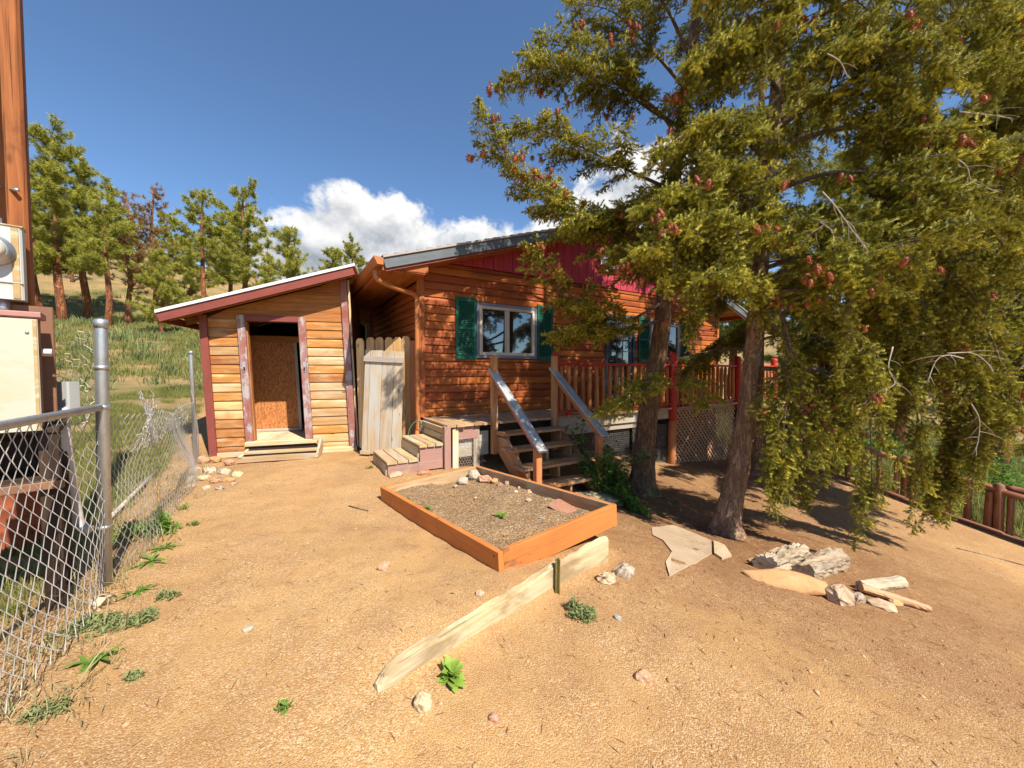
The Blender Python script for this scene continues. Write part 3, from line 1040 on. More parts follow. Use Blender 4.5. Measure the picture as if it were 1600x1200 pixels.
# pink gable boards
gab = prism('gable', [hp(.4, -.02, 3.36), hp(HW - .4, -.02, 3.36), hp(HW / 2, -.02, 4.55)], -HN * .05, MT['dark_void'], house)
gw = .203
t0 = .13
while t0 < HW - .15:
    t1 = min(t0 + gw, HW - .12)
    zt = lambda t: 3.10 + .21 + .318 * min(t, HW - t)
    if zt(t0) > 3.43 or zt(t1) > 3.43:
        a, b = max(3.425, zt(t0)), max(3.425, zt(t1))
        poly = [hp(t0 + .006, .006, 3.421), hp(t1 - .006, .006, 3.421), hp(t1 - .006, .006, b)]
        if a > 3.426:
            poly.append(hp(t0 + .006, .006, a))
        prism_axes('gable_board', poly, HN * .020, UP, HU, MT['pink_gable'], gab)
    t0 = t1
prism('gable_backing', [hp(.3, -.012, 3.423), hp(HW - .3, -.012, 3.423), hp(HW / 2, -.012, 4.66)], HN * .017, MT['pink_gable'], gab)
# gable vent
vent = prism('gable_vent', [hp(3.98, .03, 3.78), hp(4.50, .03, 3.78), hp(4.50, .03, 4.20), hp(3.98, .03, 4.20)], HN * .015, MT['dark_void'], gab)
for i in range(7):
    zz = 3.82 + i * .056
    board('louvre', hp(4.0, .058, zz), hp(4.48, .058, zz), (HN * .5 + UP).normalized(), .05, .006, MT['louvre_white'], gab, .002)
for (a, b, up) in ((hp(3.97, .055, 3.78), hp(3.97, .055, 4.2), HU), (hp(4.51, .055, 3.78), hp(4.51, .055, 4.2), HU), (hp(3.97, .055, 4.21), hp(4.51, .055, 4.21), UP), (hp(3.97, .055, 3.77), hp(4.51, .055, 3.77), UP)):
    board('vent_frame', a, b, up, .035, .03, MT['louvre_white'], gab)

# roof: two slabs with shingle courses, rake boards, soffit
EO, RO = .65, .42                                        # eave and rake overhang
SL = .318
ZR = 4.83


def rz(t):
    return ZR - SL * abs(t - HW / 2)


roof = prism('roof', [hp(-EO, RO - .02, rz(-EO) - .04), hp(HW / 2, RO - .02, ZR - .04), hp(HW + EO, RO - .02, rz(-EO) - .04), hp(HW + EO, RO - .02, rz(-EO) - .12), hp(HW / 2, RO - .02, ZR - .12), hp(-EO, RO - .02, rz(-EO) - .12)],
             -HN * (HS + .6), MT['house_soffit'], house)
for sgn in (0, 1):
    nc = 30
    for i in range(nc):
        f0, f1 = i / nc, (i + 1.12) / nc
        ta, tb = -EO - .03 + f0 * (HW / 2 + EO + .03), -EO - .03 + min(f1, 1) * (HW / 2 + EO + .03)
        if sgn:
            ta, tb = HW - ta, HW - tb
        za, zb = rz(ta) - .022, rz(tb) - .036
        prism('shingle_course', [hp(ta, RO + .03, za), hp(tb, RO + .03, zb), hp(tb, RO + .03, zb + .012), hp(ta, RO + .03, za + .014)], -HN * (HS + .66), MT['shingles'], roof)
    e = (lambda t: t) if not sgn else (lambda t: HW - t)
    board('rake_board', hp(e(-EO), RO, rz(-EO) - .125), hp(e(HW / 2 + (0)), RO, ZR - .125), UP, .155, .03, MT['slate_trim'], roof)
    board('drip_edge', hp(e(-EO - .02), RO + .02, rz(-EO - .02) - .035), hp(e(HW / 2), RO + .02, ZR - .035), UP, .03, .035, MT['grey_drip'], roof)
    board('rake_trim', hp(e(-EO + .02), RO - .025, rz(-EO) - .215), hp(e(HW / 2), RO - .025, ZR - .215), UP, .05, .03, MT['maroon_paint'], roof)
    board('eave_fascia', hp(e(-EO), RO - .03, rz(-EO) - .13), hp(e(-EO), -HS, rz(-EO) - .13), UP, .17, .03, MT['house_soffit'], roof)
# boxed eave soffit, planks along the eave
for i in range(4):
    tt = -.02 - i * .155 - .075
    board('soffit_plank', hp(tt, RO - .06, 3.085), hp(tt, -HS, 3.085), HU, .150, .018, MT['house_soffit'], roof)
# rake soffit planks
for i in range(26):
    ta, tb = -.0 + i * .165, -.0 + i * .165 + .160
    if tb < HW / 2:
        board('soffit_plank', hp((ta + tb) / 2, .02, rz((ta + tb) / 2) - .235), hp((ta + tb) / 2, RO - .045, rz((ta + tb) / 2) - .235), (HU + UP * SL).normalized(), .168, .012, MT['house_soffit'], roof)
prism('eave_end', [hp(-EO + .01, RO - .05, 3.10), hp(0.02, RO - .05, 3.10), hp(0.02, RO - .05, rz(0) - .22), hp(-EO + .01, RO - .05, rz(-EO) - .2)], -HN * .02, MT['house_soffit'], roof)
# beam across the side passage and its downspout further back
board('header_beam', hp(-.02, -3.70, 2.94), hp(-1.3, -3.70, 2.94), UP, .24, .06, MT['house_soffit'], roof)

# gutter with folded profile
gp = [(0, 0), (-.012, -.0), (-.012, -.10), (-.085, -.10), (-.105, -.055), (-.13, -.01), (-.13, .012), (-.118, .012), (-.118, -.008), (-.094, -.05), (-.078, -.088), (0, -.088)]
gt, gz = -EO - .016, rz(-EO) - .055
gut = prism('gutter', [hp(gt + a, RO + .02, gz + b) for a, b in gp], -HN * (HS + .3), MT['gutter_copper'], house)
prism('gutter_end_cap', [hp(gt + a, RO + .021, gz + b) for a, b in ((0, .0), (0, -.10), (-.085, -.10), (-.105, -.055), (-.13, -.01), (-.13, .012))], HN * .008, MT['gutter_copper'], gut)


def downspout(pts, r, mat, parent, name='downspout'):
    V, F = tube_data(catmull(pts, 7), r, 12)
    o = Vector(pts[0])
    return mk(name, mesh(name, [v - o for v in V], F, True), mat, parent, Matrix.Translation(o))


downspout([hp(-.735, .26, 3.06), hp(-.735, .26, 2.98), hp(-.66, .25, 2.92), hp(-.40, .16, 2.86), hp(-.12, .075, 2.82), hp(-.065, .055, 2.76), hp(-.062, .053, 2.62), hp(-.062, .053, 1.6), hp(-.062, .053, .74), hp(-.075, .075, .64), hp(-.11, .14, .56)],
          .038, MT['gutter_copper'], gut)
for zz in (2.45, 1.35):
    V, F = tube_data([hp(-.062, .053, zz), hp(-.062, .053, zz + .03)], .043, 12)
    mk('strap', mesh('strap', [v - hp(0, 0, zz) for v in V], F), MT['gutter_copper'], gut, Matrix.Translation(hp(0, 0, zz)))
downspout([hp(-1.0, -3.55, 2.78), hp(-.40, -3.55, 2.78), hp(-.20, -3.55, 2.72), hp(-.15, -3.55, 2.55), hp(-.15, -3.55, .4)], .05, MT['downspout_tan'], gut)


def window(t0, t1, z0, z1, slider=True):
    w = empty('window', hp((t0 + t1) / 2, 0, z0))
    w.parent = house
    w.matrix_parent_inverse = WM[house.name].inverted()
    tr, d = .055, .022
    for (a, b, up) in ((hp(t0 + tr / 2, d, z0), hp(t0 + tr / 2, d, z1), HU), (hp(t1 - tr / 2, d, z0), hp(t1 - tr / 2, d, z1), HU), (hp(t0 + tr, d, z1 - tr / 2), hp(t1 - tr, d, z1 - tr / 2), UP), (hp(t0 + tr, d, z0 + tr / 2), hp(t1 - tr, d, z0 + tr / 2), UP)):
        board('trim', a, b, up, tr, .045, MT['window_trim'], w)
    a0, a1, b0, b1 = t0 + tr, t1 - tr, z0 + tr, z1 - tr
    fr, d = .05, .018
    tm = (a0 + a1) / 2
    for (a, b, up, ww) in ((hp(a0 + fr / 2, d, b0), hp(a0 + fr / 2, d, b1), HU, fr), (hp(a1 - fr / 2, d, b0), hp(a1 - fr / 2, d, b1), HU, fr), (hp(a0 + fr, d, b1 - fr / 2), hp(a1 - fr, d, b1 - fr / 2), UP, fr), (hp(a0 + fr, d, b0 + fr / 2), hp(a1 - fr, d, b0 + fr / 2), UP, fr),
                        (hp(tm, d, b0 + fr), hp(tm, d, b1 - fr), HU, .05)):
        board('frame', a, b, up, ww, .05, MT['window_vinyl'], w)
    for (p0, p1, dd, tw) in ((a0 + fr, tm - .025, -.012, .4), (tm + .025, a1 - fr, .002, -.2)):
        o = board('pane', hp(p0 - .004, dd, (b0 + b1) / 2), hp(p1 + .004, dd, (b0 + b1) / 2), UP, b1 - b0 - 2 * fr + .008, .006, MT['glass'], w, .001)
    # inner sash of the left half
    for (a, b, up) in ((hp(tm - .042, .006, b0 + fr), hp(tm - .042, .006, b1 - fr), HU), (hp(a0 + fr + .012, .006, b0 + fr), hp(a0 + fr + .012, .006, b1 - fr), HU)):
        board('sash', a, b, up, .026, .018, MT['window_vinyl'], w, .002)
    return w


def shutter(t0, t1, z0, z1):
    s = empty('shutter', hp((t0 + t1) / 2, 0, z0))
    s.parent = house
    s.matrix_parent_inverse = WM[house.name].inverted()
    st, d = .045, .034
    for tt in (t0 + st / 2, t1 - st / 2):
        board('stile', hp(tt, d, z0), hp(tt, d, z1), HU, st, .034, MT['shutter_green'], s)
    zm = (z0 + z1) / 2
    for zz, hh in ((z0 + .04, .08), (zm, .05), (z1 - .04, .08)):
        board('cross_rail', hp(t0 + st, d, zz), hp(t1 - st, d, zz), UP, hh, .032, MT['shutter_green'], s)
    for (y0, y1) in ((z0 + .085, zm - .03), (zm + .03, z1 - .085)):
        n = int((y1 - y0) / .030)
        for i in range(n):
            zz = y0 + (i + .5) * (y1 - y0) / n
            board('slat', hp(t0 + st, d - .004, zz), hp(t1 - st, d - .004, zz), (UP - HN * .75).normalized(), .034, .006, MT['shutter_green'], s, .002)
    prism('backing', [hp(t0 + .01, .014, z0 + .01), hp(t1 - .01, .014, z0 + .01), hp(t1 - .01, .014, z1 - .01), hp(t0 + .01, .014, z1 - .01)], HN * .004, MT['shutter_green'], s)


window(*OPEN[0])
window(*OPEN[2])
shutter(.615, 1.000, 1.80, 2.87)
shutter(2.310, 2.690, 1.80, 2.87)
shutter(5.205, 5.590, 1.80, 2.87)
shutter(6.790, 7.170, 1.80, 2.87)
# glazed entrance door
t0, t1, z0, z1 = OPEN[1]
dr = empty('door', hp((t0 + t1) / 2, 0, z0))
dr.parent = house
dr.matrix_parent_inverse = WM[house.name].inverted()
for (a, b, up, w_) in ((hp(t0 + .04, .02, z0), hp(t0 + .04, .02, z1), HU, .08), (hp(t1 - .04, .02, z0), hp(t1 - .04, .02, z1), HU, .08), (hp(t0 + .08, .02, z1 - .04), hp(t1 - .08, .02, z1 - .04), UP, .08)):
    board('door_frame', a, b, up, w_, .05, MT['door_blue'], dr)
for (a, b, up, w_) in ((hp(t0 + .13, .0, z0 + .02), hp(t0 + .13, .0, z1 - .085), HU, .09), (hp(t1 - .13, .0, z0 + .02), hp(t1 - .13, .0, z1 - .085), HU, .09), (hp(t0 + .175, .0, z1 - .14), hp(t1 - .175, .0, z1 - .14), UP, .10), (hp(t0 + .175, .0, z0 + .14), hp(t1 - .175, .0, z0 + .14), UP, .24)):
    board('leaf_frame', a, b, up, w_, .04, MT['door_blue'], dr)
gl = prism('pane', [hp(t0 + .17, -.006, z0 + .26), hp(t1 - .17, -.006, z0 + .26), hp(t1 - .17, -.006, z1 - .19), hp(t0 + .17, -.006, z1 - .19)], HN * .006, MT['glass'], dr)
for i in range(1, 3):
    tt = t0 + .175 + i * (t1 - t0 - .35) / 3
    board('glazing_bar', hp(tt, .005, z0 + .26), hp(tt, .005, z1 - .19), HU, .018, .012, MT['door_blue'], dr)
for i in range(1, 5):
    zz = z0 + .26 + i * (z1 - z0 - .45) / 5
    board('glazing_bar', hp(t0 + .175, .008, zz), hp(t1 - .175, .008, zz), UP, .018, .012, MT['door_blue'], dr)
tube('handle', [hp(t0 + .13, .03, z0 + .98), hp(t0 + .13, .06, z0 + .98), hp(t0 + .22, .065, z0 + .98)], .011, MT['steel_plate'], dr)
# foundation wall, coloured near black for the shade below the deck
prism('foundation', [hp(.03, -.02, -.9), hp(HW - .03, -.02, -.9), hp(HW - .03, -.02, DECK - .01), hp(.03, -.02, DECK - .01)], HN * .03, MT['dark_timber_and_shade'], house)

# ------------------------------------------------------------------ deck
DF = 1.10                                                 # depth
deck = empty('deck', hp(3.0, DF, 0), label='raised wooden deck with log balusters and red rails along the cabin front', cat='deck')
rg = random.Random(3)


def dp(L, d, z):
    return hp(L, d, z)


L = 0.02
n = 0
DEND = 9.35
while L < DEND:
    w = .138
    e = DF + .02 + rg.uniform(-.012, .03)
    ins = -.0 if L < HW - .1 else -1.6
    board('deck_board', dp(L + w / 2, .036 if L < HW - .1 else ins, DECK - .019 + rg.uniform(-.002, .002)), dp(L + w / 2, e, DECK - .019 + rg.uniform(-.002, .002)), HU, w - .006, .036, MT['deck_wood'], deck, .005)
    L += w
# left end: stacked edge boards and posts
board('end_board', dp(.0, .14, DECK - .085), dp(.0, DF - .03, DECK - .085), UP, .085, .04, MT['step_wood'], deck)
board('end_board', dp(.0, .14, DECK - .18), dp(.0, DF - .03, DECK - .18), UP, .09, .04, MT['step_wood'], deck)
board('end_board', dp(.002, .14, DECK - .28), dp(.002, DF - .03, DECK - .28), UP, .09, .04, MT['step_wood'], deck)
board('post', dp(.0, .09, .2), dp(.0, .09, DECK - .045), HU, .09, .09, MT['pink_step_paint'], deck)
board('post', dp(.015, DF + .0, .14), dp(.015, DF + .0, DECK - .02), HU, .095, .09, MT['pink_step_paint'], deck)
board('post', dp(.155, DF - .03, .14), dp(.155, DF - .03, DECK - .06), HU, .09, .04, MT['pale_wood'], deck)
board('post', dp(.50, DF - .06, .10), dp(.50, DF - .06, DECK - .06), HU, .10, .04, MT['rim_joist_wood'], deck)
board('skirt_board', dp(.2, DF - .05, DECK - .14), dp(.52, DF - .05, DECK - .14), UP, .18, .03, MT['pink_step_paint'], deck)
board('skirt_board', dp(.19, DF - .10, .52), dp(.72, DF - .10, .52), UP, .36, .02, MT['rim_joist_wood'], deck)
board('skirt_board', dp(.19, DF - .11, .22), dp(.60, DF - .11, .22), UP, .22, .02, MT['dark_timber_and_shade'], deck)
# rim joists, beam
board('rim_joist', dp(1.95, DF - .06, DECK - .14), dp(5.0, DF - .06, DECK - .14), UP, .19, .04, MT['rim_joist_wood'], deck)
board('lower_beam', dp(2.06, DF - .10, DECK - .29), dp(4.4, DF - .10, DECK - .29), UP, .12, .04, MT['rim_joist_wood'], deck)
board('rim_joist', dp(.5, DF - .20, DECK - .13), dp(1.95, DF - .20, DECK - .13), UP, .18, .04, MT['dark_timber_and_shade'], deck)
board('rim_joist', dp(5.06, DF - .05, DECK - .07), dp(DEND, DF - .05, DECK - .07), UP, .06, .04, MT['deck_wood'], deck)


def pole(name, a, b, r, mat, parent, sides=10, taper=.92, wob=.006, **kw):
    a, b = Vector(a), Vector(b)
    q = rg
    P = [a.lerp(b, f) + Vector((q.uniform(-wob, wob), q.uniform(-wob, wob), 0)) for f in (0, .03, .35, .7, .97, 1)]
    rr = [r * .8, r, r * q.uniform(.95, 1.06), r * (taper + q.uniform(-.02, .05)), r * taper, r * taper * .75]
    # local frame: X along the pole for the grain
    M = frame(b - a, Vector((.3, .9, .1)), a)
    Mi = M.inverted()
    V, F = tube_data([Mi @ p for p in P], rr, sides)
    return mk(name, mesh(name, V, F, True), mat, parent, M, **kw)


def bal_run(L0, L1, d=DF - .03):
    n = int(round((L1 - L0) / .165))
    for i in range(n):
        L = L0 + (i + .5) * (L1 - L0) / n
        pole('baluster', dp(L + rg.uniform(-.01, .01), d, DECK + .085), dp(L + rg.uniform(-.012, .012), d, DECK + .845), rg.uniform(.033, .041), MT['baluster_wood'], deck)
    board('top_rail', dp(L0, d, DECK + .875), dp(L1, d, DECK + .875), UP, .05, .085, MT['red_paint'], deck, .008)
    board('bottom_rail', dp(L0, d, DECK + .07), dp(L1, d, DECK + .07), UP, .04, .075, MT['red_paint'], deck, .008)
    for i in range(int((L1 - L0) / .8) + 1):
        L = L0 + .25 + i * .8
        if L < L1 - .1:
            board('rail_block', dp(L, d, DECK + .001), dp(L, d, DECK + .05), HU, .07, .07, MT['red_paint'], deck)


bal_run(1.98, 4.93)
bal_run(5.12, 7.42)
bal_run(7.58, 9.25)
board('post', dp(1.945, DF - .02, DECK - .45), dp(1.945, DF - .02, DECK + 1.06), HU, .06, .09, MT['red_paint'], deck)
for L, zb, zt_ in ((5.02, .56, 1.97), (7.50, .70, 1.95), (9.30, .6, 1.93)):
    p_ = dp(L, DF - .01, 0)
    g_ = tz(p_.x, p_.y)
    pole('post', dp(L, DF - .01, zb), dp(L, DF - .01, zt_), .085, MT['red_paint'], deck, 14, .93)
    pole('post', dp(L, DF - .01, g_ - .1), dp(L, DF - .01, zb + .002), .083, MT['post_wood'] if L < 6 else MT['dark_timber_and_shade'], deck, 14, 1.0)
# lattice screens
def lattice(L0, L1, zt_):
    d = DF - .015
    for sgn in (1, -1):
        x = L0 - 1.4
        while x < L1 + 1.4:
            # clip a diagonal strip against the panel
            a, b = [], []
            zlo = lambda L: tz(*dp(L, d, 0).xy) - .02
            pts = []
            for f in np.linspace(0, 1.5, 61):
                Lx = x + sgn * f
                zz = zt_ - f
                if L0 <= Lx <= L1 and zz >= zlo(Lx):
                    pts.append((Lx, zz))
            if len(pts) > 3:
                (a0, a1), (b0, b1) = pts[0], pts[-1]
                dd = d + (.006 if sgn > 0 else -.006)
                board('lattice_strip', dp(a0, dd, a1), dp(b0, dd, b1), HU, .036, .009, MT['lattice_wood'], deck, .001)
            x += .118


lattice(5.08, 7.42, DECK - .10)
lattice(7.58, 8.7, DECK - .35)
board('lattice_frame', dp(7.55, DF - .01, DECK - .33), dp(9.2, DF - .01, DECK - .33), UP, .07, .05, MT['red_paint'], deck)


def hexnet(name, org, ux, uz, w, h, cell, r, mat, parent, off=lambda u, v: 0.0, clipf=None, jit=0.0, seed=5, **kw):
    """hexagonal chicken wire built as thin tubes"""
    q = random.Random(seed)
    nrm_ = Vector(ux).cross(Vector(uz)).normalized()
    a = cell / 2
    rows = int(h / (a * 1.5)) + 1
    cols = int(w / (a * math.sqrt(3))) + 1
    V, F = [], []
    memo = {}

    def P(u, v):
        k_ = (round(u, 4), round(v, 4))
        if k_ not in memo:
            j = jit
            memo[k_] = Vector(org) + Vector(ux) * (u + q.uniform(-j, j)) + Vector(uz) * (v + q.uniform(-j, j)) + nrm_ * (off(u, v) + q.uniform(-j, j))
        return memo[k_]

    def seg(p, s):
        nonlocal V, F
        A, B = P(*p), P(*s)
        t = (B - A)
        if t.length < 1e-6:
            return
        t.normalize()
        x = t.orthogonal().normalized()
        y = t.cross(x)
        o = len(V)
        for c_ in (A, B):
            for k_ in range(3):
                an = 2 * math.pi * k_ / 3
                V.append(c_ + (x * math.cos(an) + y * math.sin(an)) * r)
        for k_ in range(3):
            k2 = (k_ + 1) % 3
            F.append((o + k_, o + k2, o + 3 + k2, o + 3 + k_))
    s3 = math.sqrt(3) * a
    for j in range(rows):
        for i in range(cols):
            u = i * s3 + (s3 / 2 if j % 2 else 0)
            v = j * 1.5 * a
            if clipf and not clipf(u, v):
                continue
            c = [(u, v), (u + s3 / 2, v + a / 2), (u - s3 / 2, v + a / 2)]
            seg(c[0], c[1])
            seg(c[0], c[2])
            seg((u, v), (u, v - a))
    o = Vector(org)
    return mk(name, mesh(name, [p - o for p in V], F), mat, parent, Matrix.Translation(o), **kw)


hexnet('wire_netting', dp(3.9, DF - .08, -.36), HU, UP, 1.05, .86, .045, .0014, MT['wire'], deck, jit=.006, kind='stuff')
hexnet('wire_netting', dp(.20, DF - .045, .14), HU, UP, .42, .46, .05, .0014, MT['wire'], deck, jit=.006, kind='stuff', seed=8)
hexnet('wire_netting', dp(1.98, DF - .14, -.2), HU, UP, 1.9, .7, .05, .0013, MT['wire'], deck, jit=.006, kind='stuff', seed=9)

# ------------------------------------------------------------------ main stairs
st = empty('deck_stairs', hp(1.33, DF + .6, 0), label='wooden stairs with grey topped handrails leading up to the deck', cat='stairs')
SA, SB = .763, 1.890
for i, (r0, zz) in enumerate(((.03, .675), (.29, .485), (.56, .285), (.83, .095))):
    for j in range(2):
        d0 = DF + r0 + j * .142
        board('tread', dp(SA - .02 + rg.uniform(-.02, .01), d0 + .07, zz), dp(SB + .05 + rg.uniform(-.02, .03), d0 + .07, zz), HN, .138, .038, MT['stair_wood'], st, .006)
    for tt in (SA + .10, (SA + SB) / 2 + .05, SB - .06):
        board('tread_block', dp(tt, DF + r0 + .14, zz - .02), dp(tt, DF + r0 + .14, zz - .20), HN, .20, .04, MT['stair_wood'], st)
for tt in (SA + .04, SB - .02):
    prism_axes('stringer', [dp(tt, DF + .02, .62), dp(tt, DF + .30, .62), dp(tt, DF + 1.05, .03), dp(tt, DF + 1.05, -.2), dp(tt, DF + .75, -.1), dp(tt, DF + .02, .42)], HU * .038, HN - UP * .75, UP, MT['stair_wood'], st)
NEW = {'ul': (SA, 0.02, .36, 1.82), 'ur': (SB, 0.02, .30, 1.84), 'll': (SA + .0, 1.14, -.05, .63), 'lr': (SB, 1.06, -.28, .70)}
for k_, (tt, r0, zb, zt_) in NEW.items():
    board('newel_post', dp(tt, DF + r0, zb), dp(tt, DF + r0, zt_), HU, .088, .088, MT['post_wood'] if k_[0] == 'l' else MT['stair_wood'], st, .008)
for (tt, za, zb, re) in ((SA, 1.545, .655, 1.14), (SB, 1.565, .735, 1.06)):
    a, b = dp(tt, DF - .06, za + .055), dp(tt, DF + re + .10, zb - .065)
    dr_ = (b - a).normalized()
    nn = HU.cross(dr_)
    nn = nn if nn.z > 0 else -nn
    board('handrail_cap', a + nn * .03, b + nn * .03, HU, .135, .038, MT['grey_rail_wood'], st, .006)
    board('handrail_support', a + dr_ * .05 - nn * .034, b - dr_ * .03 - nn * .034, nn, .088, .04, MT['post_wood'], st, .006)
prism('stone_landing', [dp(SA + .3, DF + 1.1, -.01), dp(SB + .1, DF + 1.08, -.10), dp(SB + .12, DF + 1.5, -.12), dp(SA + .45, DF + 1.45, -.03)], UP * -.09, MT['flagstone'], st)

# ------------------------------------------------------------------ box steps at the deck's end
bs = empty('box_steps', hp(-.4, .7, .25), label='two low box steps with pink painted fronts at the end of the deck', cat='steps')
for (a, b, zt_, zb) in ((-.81, -.385, .425, .27), (-.385, -.045, .605, .27)):
    n = 3
    d0, d1 = .26, DF + .02
    w = (b - a) / n
    for i in range(n):
        board('tread', dp(a + (i + .5) * w, d0, zt_ - .019 + rg.uniform(-.002, .002)), dp(a + (i + .5) * w, d1 + rg.uniform(-.01, .01), zt_ - .019), HU, w - .010, .036, MT['step_wood'], bs, .005)
    hh = zt_ - .042
    lo = .24 if a < -.5 else .29
    board('front_board', dp(a + .02, DF - .02, (hh + lo) / 2 + .0), dp(-.045 if a > -.5 else b - .0, DF - .02, (hh + lo) / 2), UP, (hh - lo), .035, MT['pink_step_paint'], bs)
    board('side_board', dp(a + .018, d0, (hh + (.24 if a < -.5 else .42)) / 2), dp(a + .018, DF - .04, (hh + (.24 if a < -.5 else .42)) / 2), UP, hh - (.24 if a < -.5 else .42), .035, MT['step_wood'], bs)
board('front_board', dp(-.384, DF - .018, .31), dp(-.045, DF - .018, .31), UP, .12, .035, MT['pink_step_paint'], bs)

# ------------------------------------------------------------------ garden hose at the cabin corner
hz = hp(-.16, .22, .35)
tube('garden_hose', catmull([hz + Vector((.02, -.05, 0.0)), hz + Vector((-.10, -.02, .18)), hz + Vector((-.08, .02, .36)), hz + Vector((.04, .05, .46)), hz + Vector((.12, .08, .30))], 6), .009, MT['hose_green'], label='thin green garden hose looped by the cabin corner downspout', cat='hose')

# ------------------------------------------------------------------ shed
SU = Vector((.96, .28, 0)).normalized()
SN = Vector((SU.y, -SU.x, 0))
S0 = Vector((-4.83, 6.0, 0))
LEAN = .042


def sp(t, d, z):
    return S0 + SU * (t - LEAN * (z - .2)) + SN * d + UP * z


SW, SD = 2.17, 2.3
shed = empty('shed', sp(1.05, -1, .2), label='small leaning wooden shed with open doorway and white edged sloping roof', cat='shed')
ss, su_ = MT['shed_siding'], MT['shed_upper_siding']


def srz(t):
    return 2.50 + .322 * (t + .37)            # top of roof along the front


swall = prism('wall', [sp(0.03, -.05, .18), sp(.60, -.05, .18), sp(.60, -.05, 2.40), sp(1.40, -.05, 2.40), sp(1.40, -.05, .18), sp(SW - .03, -.05, .18), sp(SW - .03, -.05, srz(SW) - .075), sp(.03, -.05, srz(0) - .075)], -SN * .04, MT['dark_timber_and_shade'], shed)
for (a, b) in ((0.03, 0.07), (SW - .07, SW - .03)):
    prism('side_wall', [sp(a, -.09, .18), sp(b, -.09, .18), sp(b, -.09, srz(b) - .07), sp(a, -.09, srz(a) - .07)], -SN * SD, MT['shed_upper_siding'], shed)
prism('back_wall', [sp(.07, -SD, .18), sp(SW - .07, -SD, .18), sp(SW - .07, -SD, srz(SW) - .07), sp(.07, -SD, srz(0) - .07)], -SN * .04, MT['dark_timber_and_shade'], shed)
for i in range(14):
    a = .08 + i * .144
    board('floor_board', sp(a + .07, -.05, .428), sp(a + .07, -SD, .428), SU, .140, .03, MT['pale_wood'], shed)
# partition with strand board door
pn = prism_axes('partition_panel', [sp(.10, -1.05, .46), sp(1.06, -1.05, .46), sp(1.06, -1.05, 2.14), sp(.10, -1.05, 2.14)], -SN * .02, SU, UP, MT['osb'], shed)
for (a, b, up) in ((sp(.10, -1.03, .46), sp(.10, -1.03, 2.1), SU), (sp(1.08, -1.03, .46), sp(1.08, -1.03, 2.14), SU), (sp(.08, -1.03, .475), sp(1.06, -1.03, .475), UP)):
    board('partition_frame', a, b, up, .05, .03, MT['weathered_board'], shed)
board('shelf_beam', sp(.07, -1.02, 2.2), sp(SW - .07, -1.02, 2.2), UP, .12, .04, MT['shed_upper_siding'], shed)
board('stud', sp(1.30, -1.3, .45), sp(1.30, -1.3, 2.6), SU, .09, .04, MT['shed_upper_siding'], shed)
# siding
q = random.Random(11)
z = .22
SR = .148
i = 0
while z < srz(SW) - .16:
    h = SR
    zc = z + h / 2
    mt_ = ss if zc < 2.42 else su_
    lim = max(.09, (z + h - (srz(0) - .15)) / .322 + .0)
    runs = [(.09, .515), (1.50, SW - .09)] if zc < 2.49 else [(.09, SW - .09)]
    if zc < .45:
        runs = [(.09, .515), (1.50, SW - .09)]
    for (a, b) in runs:
        if z + h > srz(0) - .15:
            # cut to the slope
            lo = max(a, (z - (srz(0) - .15)) / .322)
            hi = max(a, lim)
            if lo >= b - .03:
                continue
            hi = min(hi, b)
            poly = [sp(lo, -.048, z + .001), sp(b, -.048, z + .001), sp(b, -.048, z + h - .002), sp(hi, -.048, z + h - .002)]
            if lo > hi - .02:
                poly = poly[:3] + [sp(lo, -.048, z + h - .002)]
            prism_axes('siding_board', poly, SN * (.024 + q.uniform(0, .004)), SU, UP, mt_, swall)
        else:
            dz = q.uniform(-.003, .003)
            mt_ = MT['shed_bleached_siding'] if (a > 1 and q.random() < 1.05 - zc * .5) or (a < 1 and q.random() < .12) else mt_
            lap('siding_board', sp(a, -.048, zc + dz), sp(b, -.048, zc + q.uniform(-.003, .003)), h - .003, mt_, swall, SN, .027)
    z += SR
    i += 1
# corner boards
board('corner_board', sp(.045, -.005, .20), sp(.045, -.005, srz(.045) - .15), SU, .105, .05, MT['maroon_paint'], shed)
board('corner_board', sp(SW - .045, -.005, .26), sp(SW - .045, -.005, srz(SW) - .15), SU, .105, .05, MT['worn_maroon'], shed)
board('corner_board', sp(SW + .03, -.06, .26), sp(SW + .03, -.06, srz(SW) - .15), SN, .07, .03, MT['pale_wood'], shed)
board('sill', sp(1.5, .0, .235), sp(SW + .02, .0, .235), UP, .09, .06, MT['pale_wood'], shed)
board('sill', sp(.10, -.01, .235), sp(.52, -.01, .235), UP, .08, .05, MT['pale_wood'], shed)
# door trim
board('door_jamb', sp(.565, .0, .42), sp(.565, .0, 2.50), SU, .11, .055, MT['worn_maroon'], shed, .006)
board('door_jamb', sp(1.445, .0, .45), sp(1.445, .0, 2.50), SU, .11, .055, MT['worn_maroon'], shed, .006)
board('door_head', sp(.622, .0, 2.455), sp(1.388, .0, 2.455), UP, .095, .05, MT['maroon_paint'], shed, .006)
board('jamb_liner', sp(.625, -.07, .44), sp(.625, -.07, 2.40), SN, .09, .02, MT['shed_upper_siding'], shed)
board('jamb_liner', sp(1.385, -.07, .44), sp(1.385, -.07, 2.40), SN, .09, .02, MT['shed_upper_siding'], shed)
for tt in (.575, 1.445):
    board('latch_plate', sp(tt, .033, 1.58), sp(tt, .033, 1.75), SU, .035, .006, MT['steel_plate'], shed, .001)
    board('latch_bar', sp(tt, .042, 1.60), sp(tt, .042, 1.66), SU, .02, .012, MT['black_steel'], shed, .001)
board('threshold', sp(.52, .0, .425), sp(1.50, .0, .425), SN, .14, .036, MT['pale_wood'], shed)
